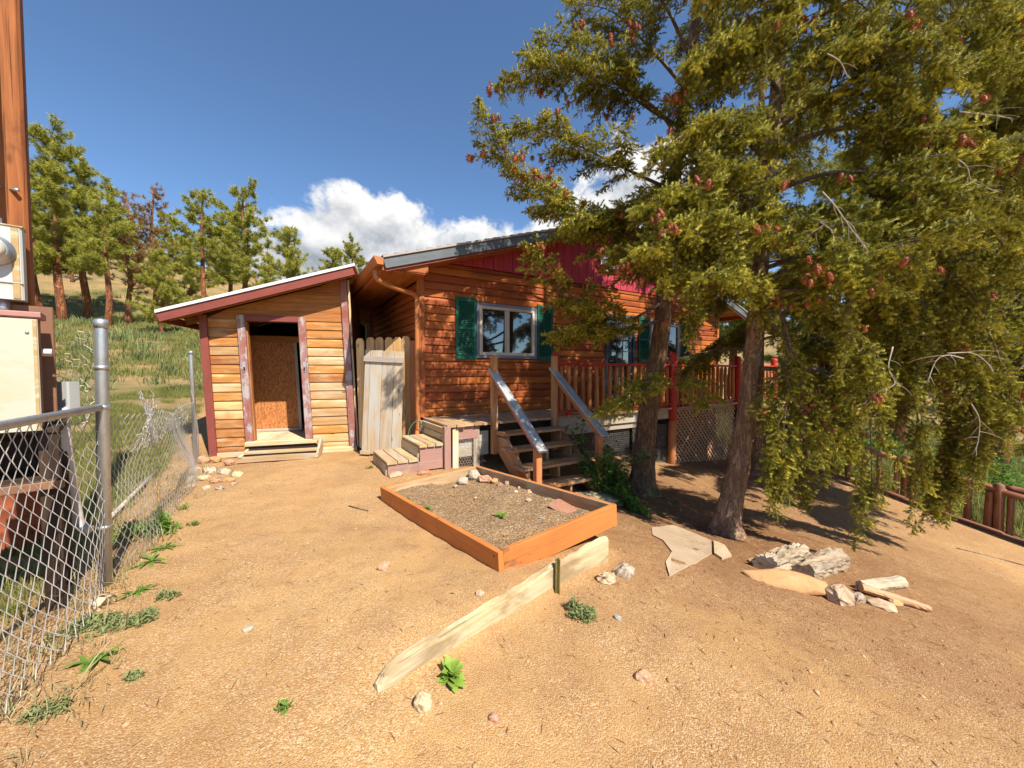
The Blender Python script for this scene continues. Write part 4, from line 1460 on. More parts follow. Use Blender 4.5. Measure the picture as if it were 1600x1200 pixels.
# roof
FO = .30
rf = prism('roof', [sp(-.37, FO - .02, srz(-.37) - .03), sp(2.34, FO - .02, srz(2.34) - .03), sp(2.34, FO - .02, srz(2.34) - .05), sp(-.37, FO - .02, srz(-.37) - .05)], -SN * (SD + .6), MT['shed_upper_siding'], shed)
prism('metal_sheet', [sp(-.40, FO + .03, srz(-.40) - .004), sp(2.36, FO + .03, srz(2.36) - .004), sp(2.36, FO + .03, srz(2.36) - .022), sp(-.40, FO + .03, srz(-.40) - .022)], -SN * (SD + .7), MT['metal_roof'], rf)
prism('metal_lip', [sp(-.40, FO + .032, srz(-.40) - .0), sp(2.36, FO + .032, srz(2.36) - .0), sp(2.36, FO + .032, srz(2.36) - .045), sp(-.40, FO + .032, srz(-.40) - .045)], SN * .008, MT['metal_roof'], rf)
board('rake_board', sp(-.38, FO + .002, srz(-.38) - .115), sp(2.335, FO + .002, srz(2.335) - .115), UP, .13, .035, MT['maroon_paint'], rf)
for i in range(5):
    d0 = .12 - i * .5
    board('rafter', sp(-.35, d0, srz(-.35) - .105), sp(2.28, d0, srz(2.28) - .105), UP, .10, .04, MT['shed_upper_siding'], rf)
board('eave_board', sp(-.385, FO - .02, srz(-.385) - .12), sp(-.385, -SD - .2, srz(-.385) - .12), UP, .11, .03, MT['maroon_paint'], rf)
for i in range(9):
    board('roof_plank', sp(-.33 + .29 * i + .14, FO - .03, srz(-.33 + .29 * i + .14) - .058), sp(-.33 + .29 * i + .14, -SD - .2, srz(-.33 + .29 * i + .14) - .058), (SU + UP * .32).normalized(), .295, .015, MT['shed_upper_siding'], rf)

# shed steps
sst = empty('shed_steps', sp(1.0, .4, .2), label='weathered plank steps in front of the shed doorway', cat='steps')
zf = tz(*sp(1.0, .6, 0).xy)
board('tread', sp(.56, .15, .412), sp(1.60, .15, .420), SN, .14, .036, MT['step_wood'], sst)
board('shaded_gap_board', sp(.60, .17, .335), sp(1.58, .17, .34), UP, .11, .03, MT['dark_timber_and_shade'], sst)  # near-black boards here and below stand for shaded gaps between treads
board('tread', sp(.58, .33, .318), sp(1.63, .33, .322), SN, .135, .036, MT['step_wood'], sst)
board('shaded_gap_board', sp(.60, .37, .25), sp(1.60, .37, .25), UP, .09, .03, MT['dark_timber_and_shade'], sst)
board('tread', sp(.555, .50, .242), sp(1.655, .50, .248), UP, .085, .05, MT['step_wood'], sst, bow=.008)
board('stringer', sp(.585, .12, .30), sp(.585, .48, .24), UP, .12, .04, MT['pale_wood'], sst)
prism_axes('stringer', [sp(1.63, .06, .42), sp(1.63, .14, .47), sp(1.63, .56, .24), sp(1.63, .53, .17), sp(1.63, .06, .30)], SU * .035, SN, UP, MT['step_wood'], sst)
board('back_support', sp(.6, .10, .28), sp(1.6, .10, .28), UP, .16, .04, MT['dark_timber_and_shade'], sst)

# ------------------------------------------------------------------ picket fence and loose gate between shed and cabin
pf = empty('picket_fence', (-2.2, 6.45, .2), label='short dog eared picket fence closing the gap between shed and cabin', cat='fence')
PA, PB = Vector((-2.66, 6.53, 0)), Vector((-1.70, 6.36, 0))
PU = (PB - PA).normalized()
PN = Vector((PU.y, -PU.x, 0))
npk = 6
for i in range(npk):
    w = (PB - PA).length / npk
    c = PA + PU * w * (i + .5)
    zb, zt_ = .26, 2.17 + q.uniform(-.015, .015)
    hw = w / 2 - .008
    sl_ = Vector((-.03 + q.uniform(-.01, .01), 0, 0)) if i == 0 else Vector((q.uniform(-.01, .01), 0, 0))
    poly = [c - PU * hw + UP * zb, c + PU * hw + UP * zb, c + PU * hw + UP * (zt_ - .05) + sl_, c + PU * (hw - .035) + UP * zt_ + sl_, c - PU * (hw - .035) + UP * zt_ + sl_, c - PU * hw + UP * (zt_ - .05) + sl_]
    prism_axes('picket', poly, PN * -.018, UP, PU, MT['picket_wood'], pf)
for zz in (.6, 1.7):
    board('back_rail', PA - PN * .045 + UP * zz, PB - PN * .045 + UP * zz, UP, .085, .035, MT['picket_wood'], pf)
board('post', Vector((-1.64, 6.33, .2)), Vector((-1.64, 6.33, 2.1)), PU, .09, .09, MT['post_wood'], pf)

gt_ = empty('plank_gate', (-2.1, 6.05, .24), label='grey weathered plank gate leaning against the picket fence', cat='gate')
ga0, ga1 = Vector((-2.46, 6.20, 0)), Vector((-1.78, 6.08, 0))
gu = (ga1 - ga0).normalized()
gnv = Vector((gu.y, -gu.x, 0))
ws = [.09, .205, .20, .16]
x = 0
for i, w in enumerate(ws):
    w *= (ga1 - ga0).length / sum(ws)
    c = ga0 + gu * (x + w / 2)
    tilt = -gnv * .16
    zt_ = 1.95 - i * .012
    board('gate_plank', c + UP * (.24 + q.uniform(-.01, .01)) + gnv * .05, c + UP * zt_ + tilt + gnv * .05, gu, w - .008, .022, MT['gate_wood'], gt_, .003)
    x += w
board('gate_batten', ga0 + UP * 1.80 - gnv * .065, ga1 + UP * 1.765 - gnv * .065, UP, .085, .03, MT['weathered_board'], gt_)
board('gate_batten', ga0 + UP * .27 + gnv * .085, ga0 + gu * .17 + UP * .27 + gnv * .085, UP, .06, .02, MT['pale_wood'], gt_)

# ------------------------------------------------------------------ utility post with electric meter, cabinet, pipe, drum
EW = Vector((math.cos(R(45)), math.sin(R(45)), 0))       # to the right along the faces
EN = Vector((EW.y, -EW.x, 0))                            # out of the faces


def ep(o, w, d, z):
    return Vector((o[0], o[1], 0)) + EW * w + EN * d + UP * z


tp = empty('utility_post', (-2.83, 2.15, .2), label='rough reddish timber utility post at the left edge', cat='post')
E0 = (-2.775, 2.20)
pst = board('timber', ep(E0, -.075, -.07, 1.29), ep(E0, -.068, -.07, 5.6), EW, .14, .13, MT['pole_timber'], tp, .014)
for (w_, d_) in ((-.125, .03), (-.06, .03)):
    tube('lag_bolt', [ep(E0, w_, -.01, 2.62), ep(E0, w_ + .03, d_, 2.615)], .009, MT['galvanised'], tp)

meter = empty('electric_meter', (-2.74, 2.1, 1.98), label='grey electric meter box with round glass meter on the timber post', cat='electric meter')
E1 = (-2.665, 2.08)
board('meter_box', ep(E1, -.15, -.05, 1.985), ep(E1, -.15, -.05, 2.375), EW, .30, .10, MT['meter_paint'], meter, .008)
board('rusty_edge', ep(E1, -.024, .002, 1.992), ep(E1, -.024, .002, 2.368), EW, .026, .006, MT['rust_edge'], meter, .002)
board('top_flange', ep(E1, -.30, -.05, 2.379), ep(E1, .004, -.05, 2.379), EN, .112, .008, MT['rust_edge'], meter, .002)
Mm = frame(EW, EN, ep(E1, -.098, .0, 2.235))
Mm = Mm @ Matrix.Rotation(0, 4, 'X')
V, F = lathe_data([(.078, 0), (.078, .018), (.066, .022), (.066, .055), (.056, .066), (.0, .068)], 28)
mk('meter_ring', mesh('meter_ring', V, F, True), MT['galvanised'], meter, Mm)
V, F = lathe_data([(.054, .05), (.052, .075), (.040, .088), (.0, .093)], 28)
mk('meter_glass', mesh('meter_glass', V, F, True), MT['meter_glass'], meter, Mm)

board('cover_seam', ep(E1, -.15, .003, 2.075), ep(E1, -.002, .003, 2.075), UP, .006, .008, MT['grey_plastic'], meter, .001)
tube('hub', [ep(E1, -.10, -.05, 2.37), ep(E1, -.10, -.05, 2.42)], .030, MT['galvanised'], meter, 12)
tube('mast_conduit', [ep(E1, -.10, -.05, 2.42), ep(E1, -.10, -.045, 5.4)], .021, MT['galvanised'], meter, 12)
tube('nipple_conduit', [ep(E1, -.08, -.05, 1.99), ep(E1, -.08, -.06, 1.90)], .024, MT['galvanised'], meter, 12)
cab = empty('electric_cabinet', (-2.7, 2.1, .3), label='cream metal electrical cabinet with pink cap below the meter', cat='cabinet')
E2 = (-2.50, 2.0)
board('cabinet_box', ep(E2, -.20, -.085, 1.29), ep(E2, -.20, -.085, 1.885), EW, .385, .15, MT['cabinet_side'], cab, .006)
board('cabinet_door', ep(E2, -.20, 0, 1.285), ep(E2, -.20, 0, 1.87), EW, .40, .016, MT['cabinet_cream'], cab, .004)
board('rusty_edge', ep(E2, -.010, .004, 1.29), ep(E2, -.010, .004, 1.865), EW, .014, .012, MT['rust_edge'], cab, .002)
board('cabinet_cap', ep(E2, -.42, -.075, 1.892), ep(E2, .012, -.075, 1.892), EN, .18, .032, MT['cabinet_cap'], cab, .006)
board('back_board', ep((-2.655, 2.2), -.2, 0, 1.36), ep((-2.655, 2.2), -.2, 0, 1.965), EW, .40, .025, MT['cabinet_side'], cab)
board('latch_knob', ep(E2, .0, -.10, 1.70), ep(E2, .035, -.10, 1.70), UP, .04, .045, MT['louvre_white'], cab, .015)
for zz in (1.36, 1.80):
    tube('hinge_screw', [ep(E2, -.035, .006, zz), ep(E2, -.035, .013, zz)], .007, MT['galvanised'], cab, 8)
E3 = (-2.53, 2.10)
for (w_, d_) in ((-.04, -.04), (-.04, -.38), (-.62, -.04), (-.62, -.38)):
    board('stand_leg', ep(E3, w_, d_, .15), ep(E3, w_, d_, 1.255), EW, .075, .075, MT['dark_timber_and_shade'], cab)
board('stand_shelf', ep(E3, -.7, -.2, 1.272), ep(E3, .0, -.2, 1.272), EN, .42, .03, MT['dark_timber_and_shade'], cab)
board('stand_shelf', ep(E3, -.7, -.2, .985), ep(E3, .0, -.2, .985), EN, .44, .035, MT['dark_timber_and_shade'], cab)
board('stand_back', ep(E3, -.7, -.43, 1.12), ep(E3, .0, -.43, 1.12), UP, .27, .02, MT['dark_timber_and_shade'], cab)
board('stand_front', ep(E3, -.7, .02, .972), ep(E3, .012, .02, .972), UP, .045, .03, MT['cabinet_side'], cab)

cdt = empty('conduit_pipe', (-2.66, 2.35, .3), label='grey plastic conduit pipe bending down beside the electrical cabinet', cat='pipe')
tube('pipe', [at(52, 645, 2.30), at(70, 645, 2.30), at(88, 643, 2.31), at(96, 650, 2.32), at(99, 665, 2.33), at(104, 710, 2.36), at(113, 770, 2.40), at(121, 812, 2.43), at(128, 824, 2.44), at(140, 828, 2.44)], .030, MT['pvc'], cdt, 12)
a = at(106, 618, 2.32)
board('junction_box', a + Vector((0, 0, -.085)), a + Vector((0, 0, .085)), Vector((1, 0, 0)), .085, .07, MT['grey_plastic'], cdt, .008)
tube('elbow', [at(90, 648, 2.30), at(113, 640, 2.31)], .040, MT['grey_plastic'], cdt, 12)

dr0 = Vector((-3.80, 2.85, tz(-3.80, 2.85)))
drum = empty('rusty_drum', dr0, label='rusty red steel drum standing below the electrical cabinet', cat='drum')
V, F = lathe_data([(.0, 0), (.21, 0), (.215, .02), (.205, .04), (.205, .17), (.215, .185), (.205, .20), (.205, .33), (.215, .345), (.205, .36), (.205, .48), (.215, .50), (.20, .505), (.19, .49), (.0, .49)], 30)
mk('shell', mesh('shell', V, F, True), MT['rust_drum'], drum, Matrix.Translation(dr0))

# ------------------------------------------------------------------ chain link fence
cf_ = empty('chain_link_fence', (FENCE_A[0], FENCE_A[1], .25), label='sagging galvanised chain link fence along the left of the yard', cat='fence')


def steel_post(x, y, zb, zt_, lean, r=.031):
    a, b = Vector((x, y, zb)), Vector((x + lean[0], y + lean[1], zt_))
    V, F = tube_data([a, b, b + UP * .004], [r, r, r * .98], 16)
    o = mk('steel_post', mesh('steel_post', [v - a for v in V], F, True), MT['galvanised'], cf_, Matrix.Translation(a))
    V, F = tube_data([b + UP * -.035, b + UP * .006, b + UP * .018, b + UP * .022], [r + .004, r + .004, r * .8, r * .2], 16)
    mk('post_cap', mesh('post_cap', [v - b for v in V], F, True), MT['galvanised'], o, Matrix.Translation(b))
    return o


za = tz(*FENCE_A)
pa = steel_post(FENCE_A[0], FENCE_A[1], za - .2, 1.90, (.035, .0))
steel_post(FENCE_B[0], FENCE_B[1], tz(*FENCE_B) - .2, 1.89, (-.03, 0), .028)
fe = FENCE_A + FN_DIR * 2.6
ze = tz(*fe)
steel_post(fe[0], fe[1], ze - .2, 1.45, (0, 0))
FA, FB = Vector((*FENCE_A, 0)), Vector((*FENCE_B, 0))
tube('top_rail', [Vector((FENCE_A[0] + .02, FENCE_A[1], 1.375)), Vector((fe[0], fe[1], 1.345))], .0215, MT['galvanised'], cf_, 12)
for zz in (1.375, 1.62, .62):
    o = Vector((FENCE_A[0] + .035 * (zz - .25) / 1.65, FENCE_A[1], zz))
    V, F = tube_data([o - UP * .012, o + UP * .012], .0355, 16)
    mk('tension_band', mesh('tension_band', [v - o for v in V], F, True), MT['galvanised'], cf_, Matrix.Translation(o))


def chain_link(name, fn, length, hgt, cell, r, seed):
    """fn(s, v) -> point; woven zigzag wires"""
    qq = random.Random(seed)
    parts = []
    n = int(length / cell)
    m_ = int(hgt / cell)
    for i in range(n + 1):
        P = []
        for j in range(m_ + 1):
            s = i * cell + (cell * 1.05 if (j + i) % 2 else -cell * .05)
            dd = .003 if (j + i) % 2 else -.003
            p = fn(s, j * cell, dd)
            P.append(p)
        if len(P) > 1:
            parts.append(tube_data(P, r, 4, False))
    V, F = merge(parts)
    o = V[0].copy()
    return mk(name, mesh(name, [v - o for v in V], F, True), MT['wire'], cf_, Matrix.Translation(o), kind='stuff')


nd3 = Vector((FN_DIR[0], FN_DIR[1], 0))
nout = Vector((-FN_DIR[1], FN_DIR[0], 0))          # towards the yard


def near_fn(s, v, d):
    v01 = v / 1.12
    p = FA + nd3 * s
    zb = tz(p.x, p.y) + .04
    bulge = .16 * (1 - v01) ** 2 * min(1, s / .7) + .02 * math.sin(s * 5 + v * 3)
    return Vector((p.x, p.y, zb + v * (1.375 - zb) / 1.12)) + nout * (bulge + d) + nd3 * (.02 * math.sin(v * 7 + s * 2))


chain_link('link_fabric', near_fn, 2.55, 1.14, .047, .0024, 1)
fd3 = (FB - FA).normalized()
fout = Vector((fd3.y, -fd3.x, 0))


def far_fn(s, v, d):
    v01 = v / 1.10
    p = FA + fd3 * s
    f = min(1.0, max(0.0, s / (FB - FA).length))
    f = f if f < 1 else .99999
    zb = tz(p.x, p.y) + .02
    sag = .30 * math.sin(math.pi * min(1, max(0, f))) ** .8 + .04 * math.sin(s * 4.1)
    top = 1.40 - sag * .55 - .08 * f
    wav = (.10 * math.sin(math.pi * f) * v01 + .03 * math.sin(s * 3 + v * 4) + .16 * (1 - v01) ** 2 * math.sin(math.pi * f) ** .5)
    return Vector((p.x, p.y, zb + v01 * (top - zb))) + fout * (wav + d)


chain_link('link_fabric', far_fn, 4.24, 1.10, .047, .0017, 2)
# crumpled netting along the top
hexnet('loose_netting', FA + UP * 1.02, fd3, UP, 2.5, .62, .06, .0018, MT['wire'], cf_, off=lambda u, v: .10 + .12 * math.sin(u * 3.1 + v * 6) * (v + .2) + .25 * v * max(0, 1 - u), clipf=lambda u, v: v < .46 - .16 * u - .07 * math.sin(u * 9) and v > .06 - .1 * u, jit=.013, seed=21, kind='stuff')
hexnet('loose_netting', FA + UP * 1.25 + nd3 * -.02 - nout * .08, Vector((-.93, .25, .02)), UP, .62, .62, .055, .0016, MT['wire'], cf_, off=lambda u, v: .1 * math.sin(u * 6 + v * 5), clipf=lambda u, v: v < .60 - .5 * u - .08 * math.sin(u * 14), jit=.014, seed=22, kind='stuff')
# dropped rail and pipe lying along the foot of the fence
a, b = G(168, 818), G(246, 742)
tube('fallen_rail', [a + UP * .03, b + UP * .06], .019, MT['weathered_board'], label='dropped pole lying along the foot of the chain link fence', cat='pole')

# ------------------------------------------------------------------ log fence on the right slope
lf_ = empty('log_fence', (6.63, 7.9, -.5), label='brown log picket fence with stepped rails running down the right slope', cat='fence')
qf = random.Random(31)
for si in range(len(RF) - 1):
    a, b = RF[si], RF[si + 1]
    Ls = float(np.linalg.norm(b - a))
    e = (b - a) / Ls
    za, zb = tz(*a), tz(*b)
    n = int(Ls / .205)
    for i in range(n):
        p = a + e * (i + .5) * Ls / n
        zz = tz(*p)
        f = (i + .5) / n
        h_ = .70 + .02 * math.sin(i)
        pole('picket', Vector((p[0], p[1], zz - .05)), Vector((p[0] + qf.uniform(-.015, .015), p[1], zz + h_)), qf.uniform(.042, .052), MT['fence_pole_wood'], lf_, 8, .95)
    for (zo, ex) in ((.74, .06),):
        pole('rail', Vector((*(a - e * ex), za + zo)), Vector((*(b + e * ex), zb + zo)), .052, MT['fence_pole_wood'], lf_, 10, .95, .01)
    pole('base_beam', Vector((*(a - e * .05), za + .03)) - Vector((e[1], -e[0], 0)) * -.06, Vector((*(b + e * .05), zb + .03)) - Vector((e[1], -e[0], 0)) * -.06, .05, MT['fence_pole_wood'], lf_, 8, 1.0, .006)
    pole('post', Vector((a[0], a[1], za - .2)), Vector((a[0], a[1], za + .86)), .062, MT['fence_pole_wood'], lf_, 10, .96)
pole('fallen_log', Vector((8.55, 6.45, tz(8.55, 6.45) + .78)), Vector((9.9, 5.25, tz(9.9, 5.25) + .92)), .06, MT['fence_pole_wood'], None, 10, .95, label='brown log rail leaning behind the log fence at the right edge', cat='log')
pole('fallen_log', Vector((6.72, 8.15, .42)), Vector((7.35, 7.75, .26)), .07, MT['fence_pole_wood'], None, 10, .95, label='short brown log lying atop the log fence near the deck', cat='log')

# ------------------------------------------------------------------ raised planter
PFc, PLc, PRc = Vector((-.091, 2.431, .41)), Vector((-1.4527, 4.1225, .322)), Vector((.904, 3.2326, .4457))
PBc = PLc + PRc - PFc
plant = empty('raised_planter', (PFc + PBc) / 2 - UP * .2, label='orange painted plank planter bed filled with stony soil', cat='planter')
PH = .185
pa_, pb_ = (PLc - PFc).normalized(), (PRc - PFc).normalized()
pn_ = pb_.cross(pa_)
pn_ = pn_ if pn_.z > 0 else -pn_
dn_ = -pn_ * PH / 2


def two_tone(name, a, b, out, mo, mi):
    o = board(name, a, b, pn_, PH, .042, mo, plant, .004)
    me = o.data.copy()
    o.data = me
    me.materials.append(mi)
    inv = o.matrix_basis.to_3x3()
    for p in me.polygons:
        if (inv @ p.normal).dot(out) < -.6:
            p.material_index = 1
    return o


ins = .021
two_tone('long_board', PFc + dn_ + pb_ * ins, PLc + dn_ + pb_ * ins, -pb_, MT['orange_paint'], MT['planter_inner'])
two_tone('long_board', PRc + dn_ - pb_ * ins, PBc + dn_ - pb_ * ins, pb_, MT['orange_paint'], MT['planter_inner'])
two_tone('short_board', PFc + dn_ + pa_ * ins + pb_ * .044, PRc + dn_ + pa_ * ins - pb_ * .0, -pa_, MT['orange_paint'], MT['planter_inner'])
two_tone('short_board', PLc + dn_ - pa_ * ins + pb_ * .044, PBc + dn_ - pa_ * ins - pb_ * .044, pa_, MT['orange_paint'], MT['planter_inner'])
for (c, o1) in ((PFc, -pb_), (PRc, pb_)):
    for zz in (.04, .14):
        a = c + pa_ * .05 - pn_ * zz
        tube('nail', [a + o1 * .0, a + o1 * .004], .006, MT['black_steel'], plant, 6)
nn_ = 44
V, F = [], []
for i in range(nn_ + 1):
    for j in range(nn_ + 1):
        u, v = i / nn_, j / nn_
        p = PFc.lerp(PLc, u) + (PRc - PFc) * v
        h_ = -.062 - .070 * min(1, v * 1.4) + .03 * float(_vnoise(np.array(u), np.array(v), 3, 7)) + .035 * float(_vnoise(np.array(u), np.array(v), 9, 8)) + .02 * float(_vnoise(np.array(u), np.array(v), 22, 9)) + .025 * (v > .75) * (v - .75) * 4
        V.append(p + pn_ * h_ - plant.location)
for i in range(nn_):
    for j in range(nn_):
        a = i * (nn_ + 1) + j
        F.append((a, a + 1, a + nn_ + 2, a + nn_ + 1))
mk('soil', mesh('soil', V, F, True), MT['planter_soil'], plant, Matrix.Translation(plant.location))


def soil_pt(u, v, h=-.08):
    h += .018 - .070 * min(1, v * 1.4)
    return PFc.lerp(PLc, u) + (PRc - PFc) * v + pn_ * h


# ------------------------------------------------------------------ half buried slab board and its stake
BLa, BLb = Vector((BL0[0], BL0[1], 0)), Vector((BL1[0], BL1[1], 0))
bdir = (BLb - BLa).normalized()
bnorm = Vector((-bdir.y, bdir.x, 0))
tops = [(0, .275), (.02, .315), (.07, .338), (.18, .332), (.33, .318), (.5, .322), (.64, .322), (.8, .31), (.98, .300), (1, .296)]
N_ = 40
V, F = [], []
for i in range(N_ + 1):
    f = i / N_
    zt_ = float(np.interp(f, [a for a, b in tops], [b for a, b in tops])) + .006 * math.sin(f * 23) + .003 * math.sin(f * 61)
    zb = float(np.interp(f, [0, .3, .65, 1], [.16, .05, .0, .055]))
    p = BLa.lerp(BLb, f)
    wo = .010 * math.sin(f * 3.2)
    e0 = .035 * (1 - min(1, f / .05)) ** 2
    for (dd, zz) in ((-.021 + e0 * .3, zb), (-.024 + e0 * .3, zt_ - .03), (-.013 + e0 * .2, zt_ - .006), (.006, zt_), (.019, zt_ - .010), (.021, zb)):
        V.append(p + bnorm * (dd + wo) + UP * zz)
for i in range(N_):
    for k_ in range(6):
        k2 = (k_ + 1) % 6
        F.append((i * 6 + k_, (i + 1) * 6 + k_, (i + 1) * 6 + k2, i * 6 + k2))
F.append(tuple(range(6)))
F.append(tuple(N_ * 6 + k_ for k_ in reversed(range(6))))
Mb = frame(bdir, UP, BLa.lerp(BLb, .5))
Mi = Mb.inverted()
me = mesh('slab_board', [Mi @ v for v in V], F, False)
bm = bmesh.new()
bm.from_mesh(me)
bmesh.ops.recalc_face_normals(bm, faces=bm.faces[:])
bm.to_mesh(me)
bm.free()
mk('slab_board', me, MT['slab_wood'], None, Mb, label='long pale weathered board set on edge in the soil before the planter', cat='board', kind='thing')
sk = BLa.lerp(BLb, .636) - bnorm * .035
stk = empty('steel_stake', sk, label='thin rusty olive steel stake holding the pale board upright', cat='stake')
board('shaft', sk + UP * -.05, sk + UP * .375 + bdir * .008, bdir, .034, .006, MT['stake_steel'], stk, .001)
board('flange', sk + UP * -.05 - bnorm * .012, sk + UP * .375 - bnorm * .012 + bdir * .008, bnorm, .024, .006, MT['stake_steel'], stk, .001)

# ------------------------------------------------------------------ rocks
def rock_mesh(sx, sy, sz, seed, n=34, flat=0.0):
    q = random.Random(seed)
    bm = bmesh.new()
    for _ in range(n):
        v = Vector((q.gauss(0, 1), q.gauss(0, 1), q.gauss(0, 1))).normalized() * q.uniform(.84, 1.05)
        v = Vector((max(-.86, min(.86, v.x)), max(-.86, min(.88, v.y)), max(-.75 + flat * .2, min(.8 - flat * .4, v.z))))
        bm.verts.new((v.x * sx, v.y * sy, v.z * sz))
    r_ = bmesh.ops.convex_hull(bm, input=bm.verts[:])
    bmesh.ops.delete(bm, geom=[g for g in r_['geom_interior'] if isinstance(g, bmesh.types.BMVert)], context='VERTS')
    bmesh.ops.bevel(bm, geom=bm.edges[:], offset=min(sx, sy, sz) * .10, segments=1, affect='EDGES', clamp_overlap=True)
    for v in bm.verts:
        v.co += Vector((q.uniform(-1, 1), q.uniform(-1, 1), q.uniform(-1, 1))) * min(sx, sy, sz) * .03
    bmesh.ops.triangulate(bm, faces=bm.faces[:])
    bmesh.ops.subdivide_edges(bm, edges=bm.edges[:], cuts=1)
    for v in bm.verts:
        d = v.co.normalized()
        v.co += d * min(sx, sy, sz) * (q.uniform(-.05, .05) + .06 * math.sin(d.x * 7 + seed) * math.sin(d.y * 6 + d.z * 5))
    return bmesh_mesh('rock', bm, True)


def rock(px, py, w, h, mat, seed, label, group=None, dep=None, lift=.0, asp=.8, rz_=None, pos=None, name='rock', cat='rock', tilt=0.0, flat=0.0):
    g = pos if pos is not None else G(px, py)
    s = g.y / FPX
    sx, sz = w * s / 2, h * s / 2
    me = rock_mesh(sx, sx * asp, sz, seed, flat=flat)
    q = random.Random(seed + 5)
    a = q.uniform(-.5, .5) if rz_ is None else rz_
    M = Matrix.Translation(g + UP * (sz * .25 + lift)) @ Matrix.Rotation(a, 4, 'Z') @ Matrix.Rotation(tilt + q.uniform(-.08, .08), 4, 'Y')
    return mk(name, me, MT[mat], None, M, label=label, cat=cat, group=group)


ROCKS = [
    (600, 890, 24, 18, 'rock_pink', 'small pinkish stone lying alone on bare soil left of the planter'),
    (660, 1105, 34, 40, 'rock_tan', 'tan angular stone by the buried end of the pale board'),
    (688, 1103, 11, 10, 'rock_pink', 'tiny red pebble beside the tan stone at the board end'),
    (772, 1128, 22, 16, 'rock_pink', 'pink stone at the very bottom of the yard'),
    (1005, 1062, 34, 22, 'rock_pink', 'pinkish stone alone on the lower right soil'),
    (388, 984, 20, 9, 'rock_pale', 'small flat pale stone half sunk in the left soil'),
    (975, 898, 42, 30, 'rock_pale', 'rounded pale stone beside the right end of the pale board'),
    (948, 910, 38, 24, 'rock_tan', 'squared tan block under the right end of the pale board'),
    (965, 970, 14, 11, 'rock_grey', 'small dark pebble right of the grey green tuft'),
    (750, 932, 18, 12, 'rock_tan', 'small tan stone between the planter corner and the pale board'),
    (618, 744, 26, 12, 'rock_tan', 'tan stone wedged under the left of the lower box step'),
    (663, 742, 24, 14, 'brick_red', 'red brick stone under the box steps front'),
    (160, 948, 44, 30, 'rock_tan', 'tan stone half hidden by weeds at the steel fence post foot'),
    (1175, 880, 14, 12, 'rock_orange', 'small orange stone between the flagstone and the logs'),
    (1312, 940, 52, 42, 'rock_tan', 'upright pointed tan rock in the middle of the rock and log row'),
    (1338, 938, 26, 22, 'rock_pale', 'pale rock tucked behind the pointed tan rock'),
    (1378, 948, 46, 16, 'rock_tan', 'flat tan rock under the thin log at the right'),
    (1398, 944, 24, 14, 'rock_orange', 'small orange rock under the thin log'),
    (1452, 815, 26, 10, 'rock_pale', 'pale flat stone at the foot of the log fence'),
]
for i, (px, py, w, h, mt_, lb) in enumerate(ROCKS):
    rock(px, py, w, h, mt_, 100 + i, lb)
# big tilted orange slab rock
g = G(1225, 915)
me = rock_mesh(.36, .13, .045, 301, 26)
mk('rock', me, MT['rock_orange'], None, Matrix.Translation(g + UP * .035) @ Matrix.Rotation(-.28, 4, 'Z') @ Matrix.Rotation(.06, 4, 'Y') @ Matrix.Rotation(.42, 4, 'X'), label='long flat orange slab rock in front of the cut logs', cat='rock')
g = G(1290, 928)
me = rock_mesh(.13, .10, .05, 302, 30)
mk('rock', me, MT['rock_tan'], None, Matrix.Translation(g + UP * .01), label='low tan rock between the orange slab and the pointed rock', cat='rock')
# stones heaped at the shed corner
qp = random.Random(77)
PILE = [(300, 752, 20, 15), (318, 750, 22, 14), (338, 754, 22, 13), (358, 752, 20, 13), (306, 738, 22, 16), (328, 738, 24, 17), (350, 740, 22, 15), (371, 744, 20, 14), (316, 724, 24, 16), (336, 722, 22, 15), (298, 762, 16, 10), (345, 764, 18, 10), (322, 764, 14, 9), (366, 757, 12, 9), (358, 727, 18, 12)]
def PROW(y):
    return 'front' if y > 756 else 'second' if y > 748 else 'third' if y > 732 else 'back'


MM = ['rock_pale', 'rock_tan', 'rock_pink', 'rock_orange', 'rock_tan', 'rock_pale']
for i, (px, py, w, h) in enumerate(PILE):
    row = sorted(p[0] for p in PILE if PROW(p[1]) == PROW(py))
    lb = '%s stone, %s from the left in the %s row of the shed corner heap' % (dict(rock_pale='pale', rock_tan='tan', rock_pink='pinkish', rock_orange='orange')[MM[i % 6]], ('first', 'second', 'third', 'fourth')[row.index(px)], PROW(py))
    rock(px, py, w, h, MM[i % 6], 400 + i, lb, 'stones heaped at the shed corner', lift=.02 if py < 735 else 0)
# stones inside the planter
PS = [(.93, .88, .14, .13, 'rock_pale', 'tallest pale stone in the back corner of the planter'), (.90, .72, .15, .09, 'rock_pale', 'pale broad stone left of the tall one in the planter corner'), (.84, .90, .15, .09, 'rock_pink', 'pinkish low stone before the tall one in the planter corner'),
      (.78, .95, .10, .07, 'rock_orange', 'orange stone along the right side of the planter, nearest the corner'), (.70, .90, .07, .05, 'rock_pink', 'small pink stone along the right board of the planter'), (.68, .97, .08, .07, 'rock_tan', 'tan stone touching the right board of the planter'),
      (.55, .88, .055, .04, 'rock_pale', 'white pebble near the middle right of the planter soil'), (.42, .83, .05, .03, 'rock_pale', 'white flat pebble in the middle of the planter soil'), (.36, .92, .055, .03, 'rock_pale', 'pale pebble near the red curved tile in the planter'),
      (.50, .96, .07, .05, 'rock_tan', 'tan stone against the right planter board halfway along'), (.58, .97, .06, .05, 'rock_pale', 'pale stone against the right planter board past halfway'), (.86, .60, .06, .04, 'rock_tan', 'tan stone at the back of the planter soil'), (.20, .62, .04, .03, 'rock_grey', 'dark pebble in the front part of the planter soil'), (.62, .55, .03, .02, 'rock_pale', 'tiny white pebble amid the planter soil')]
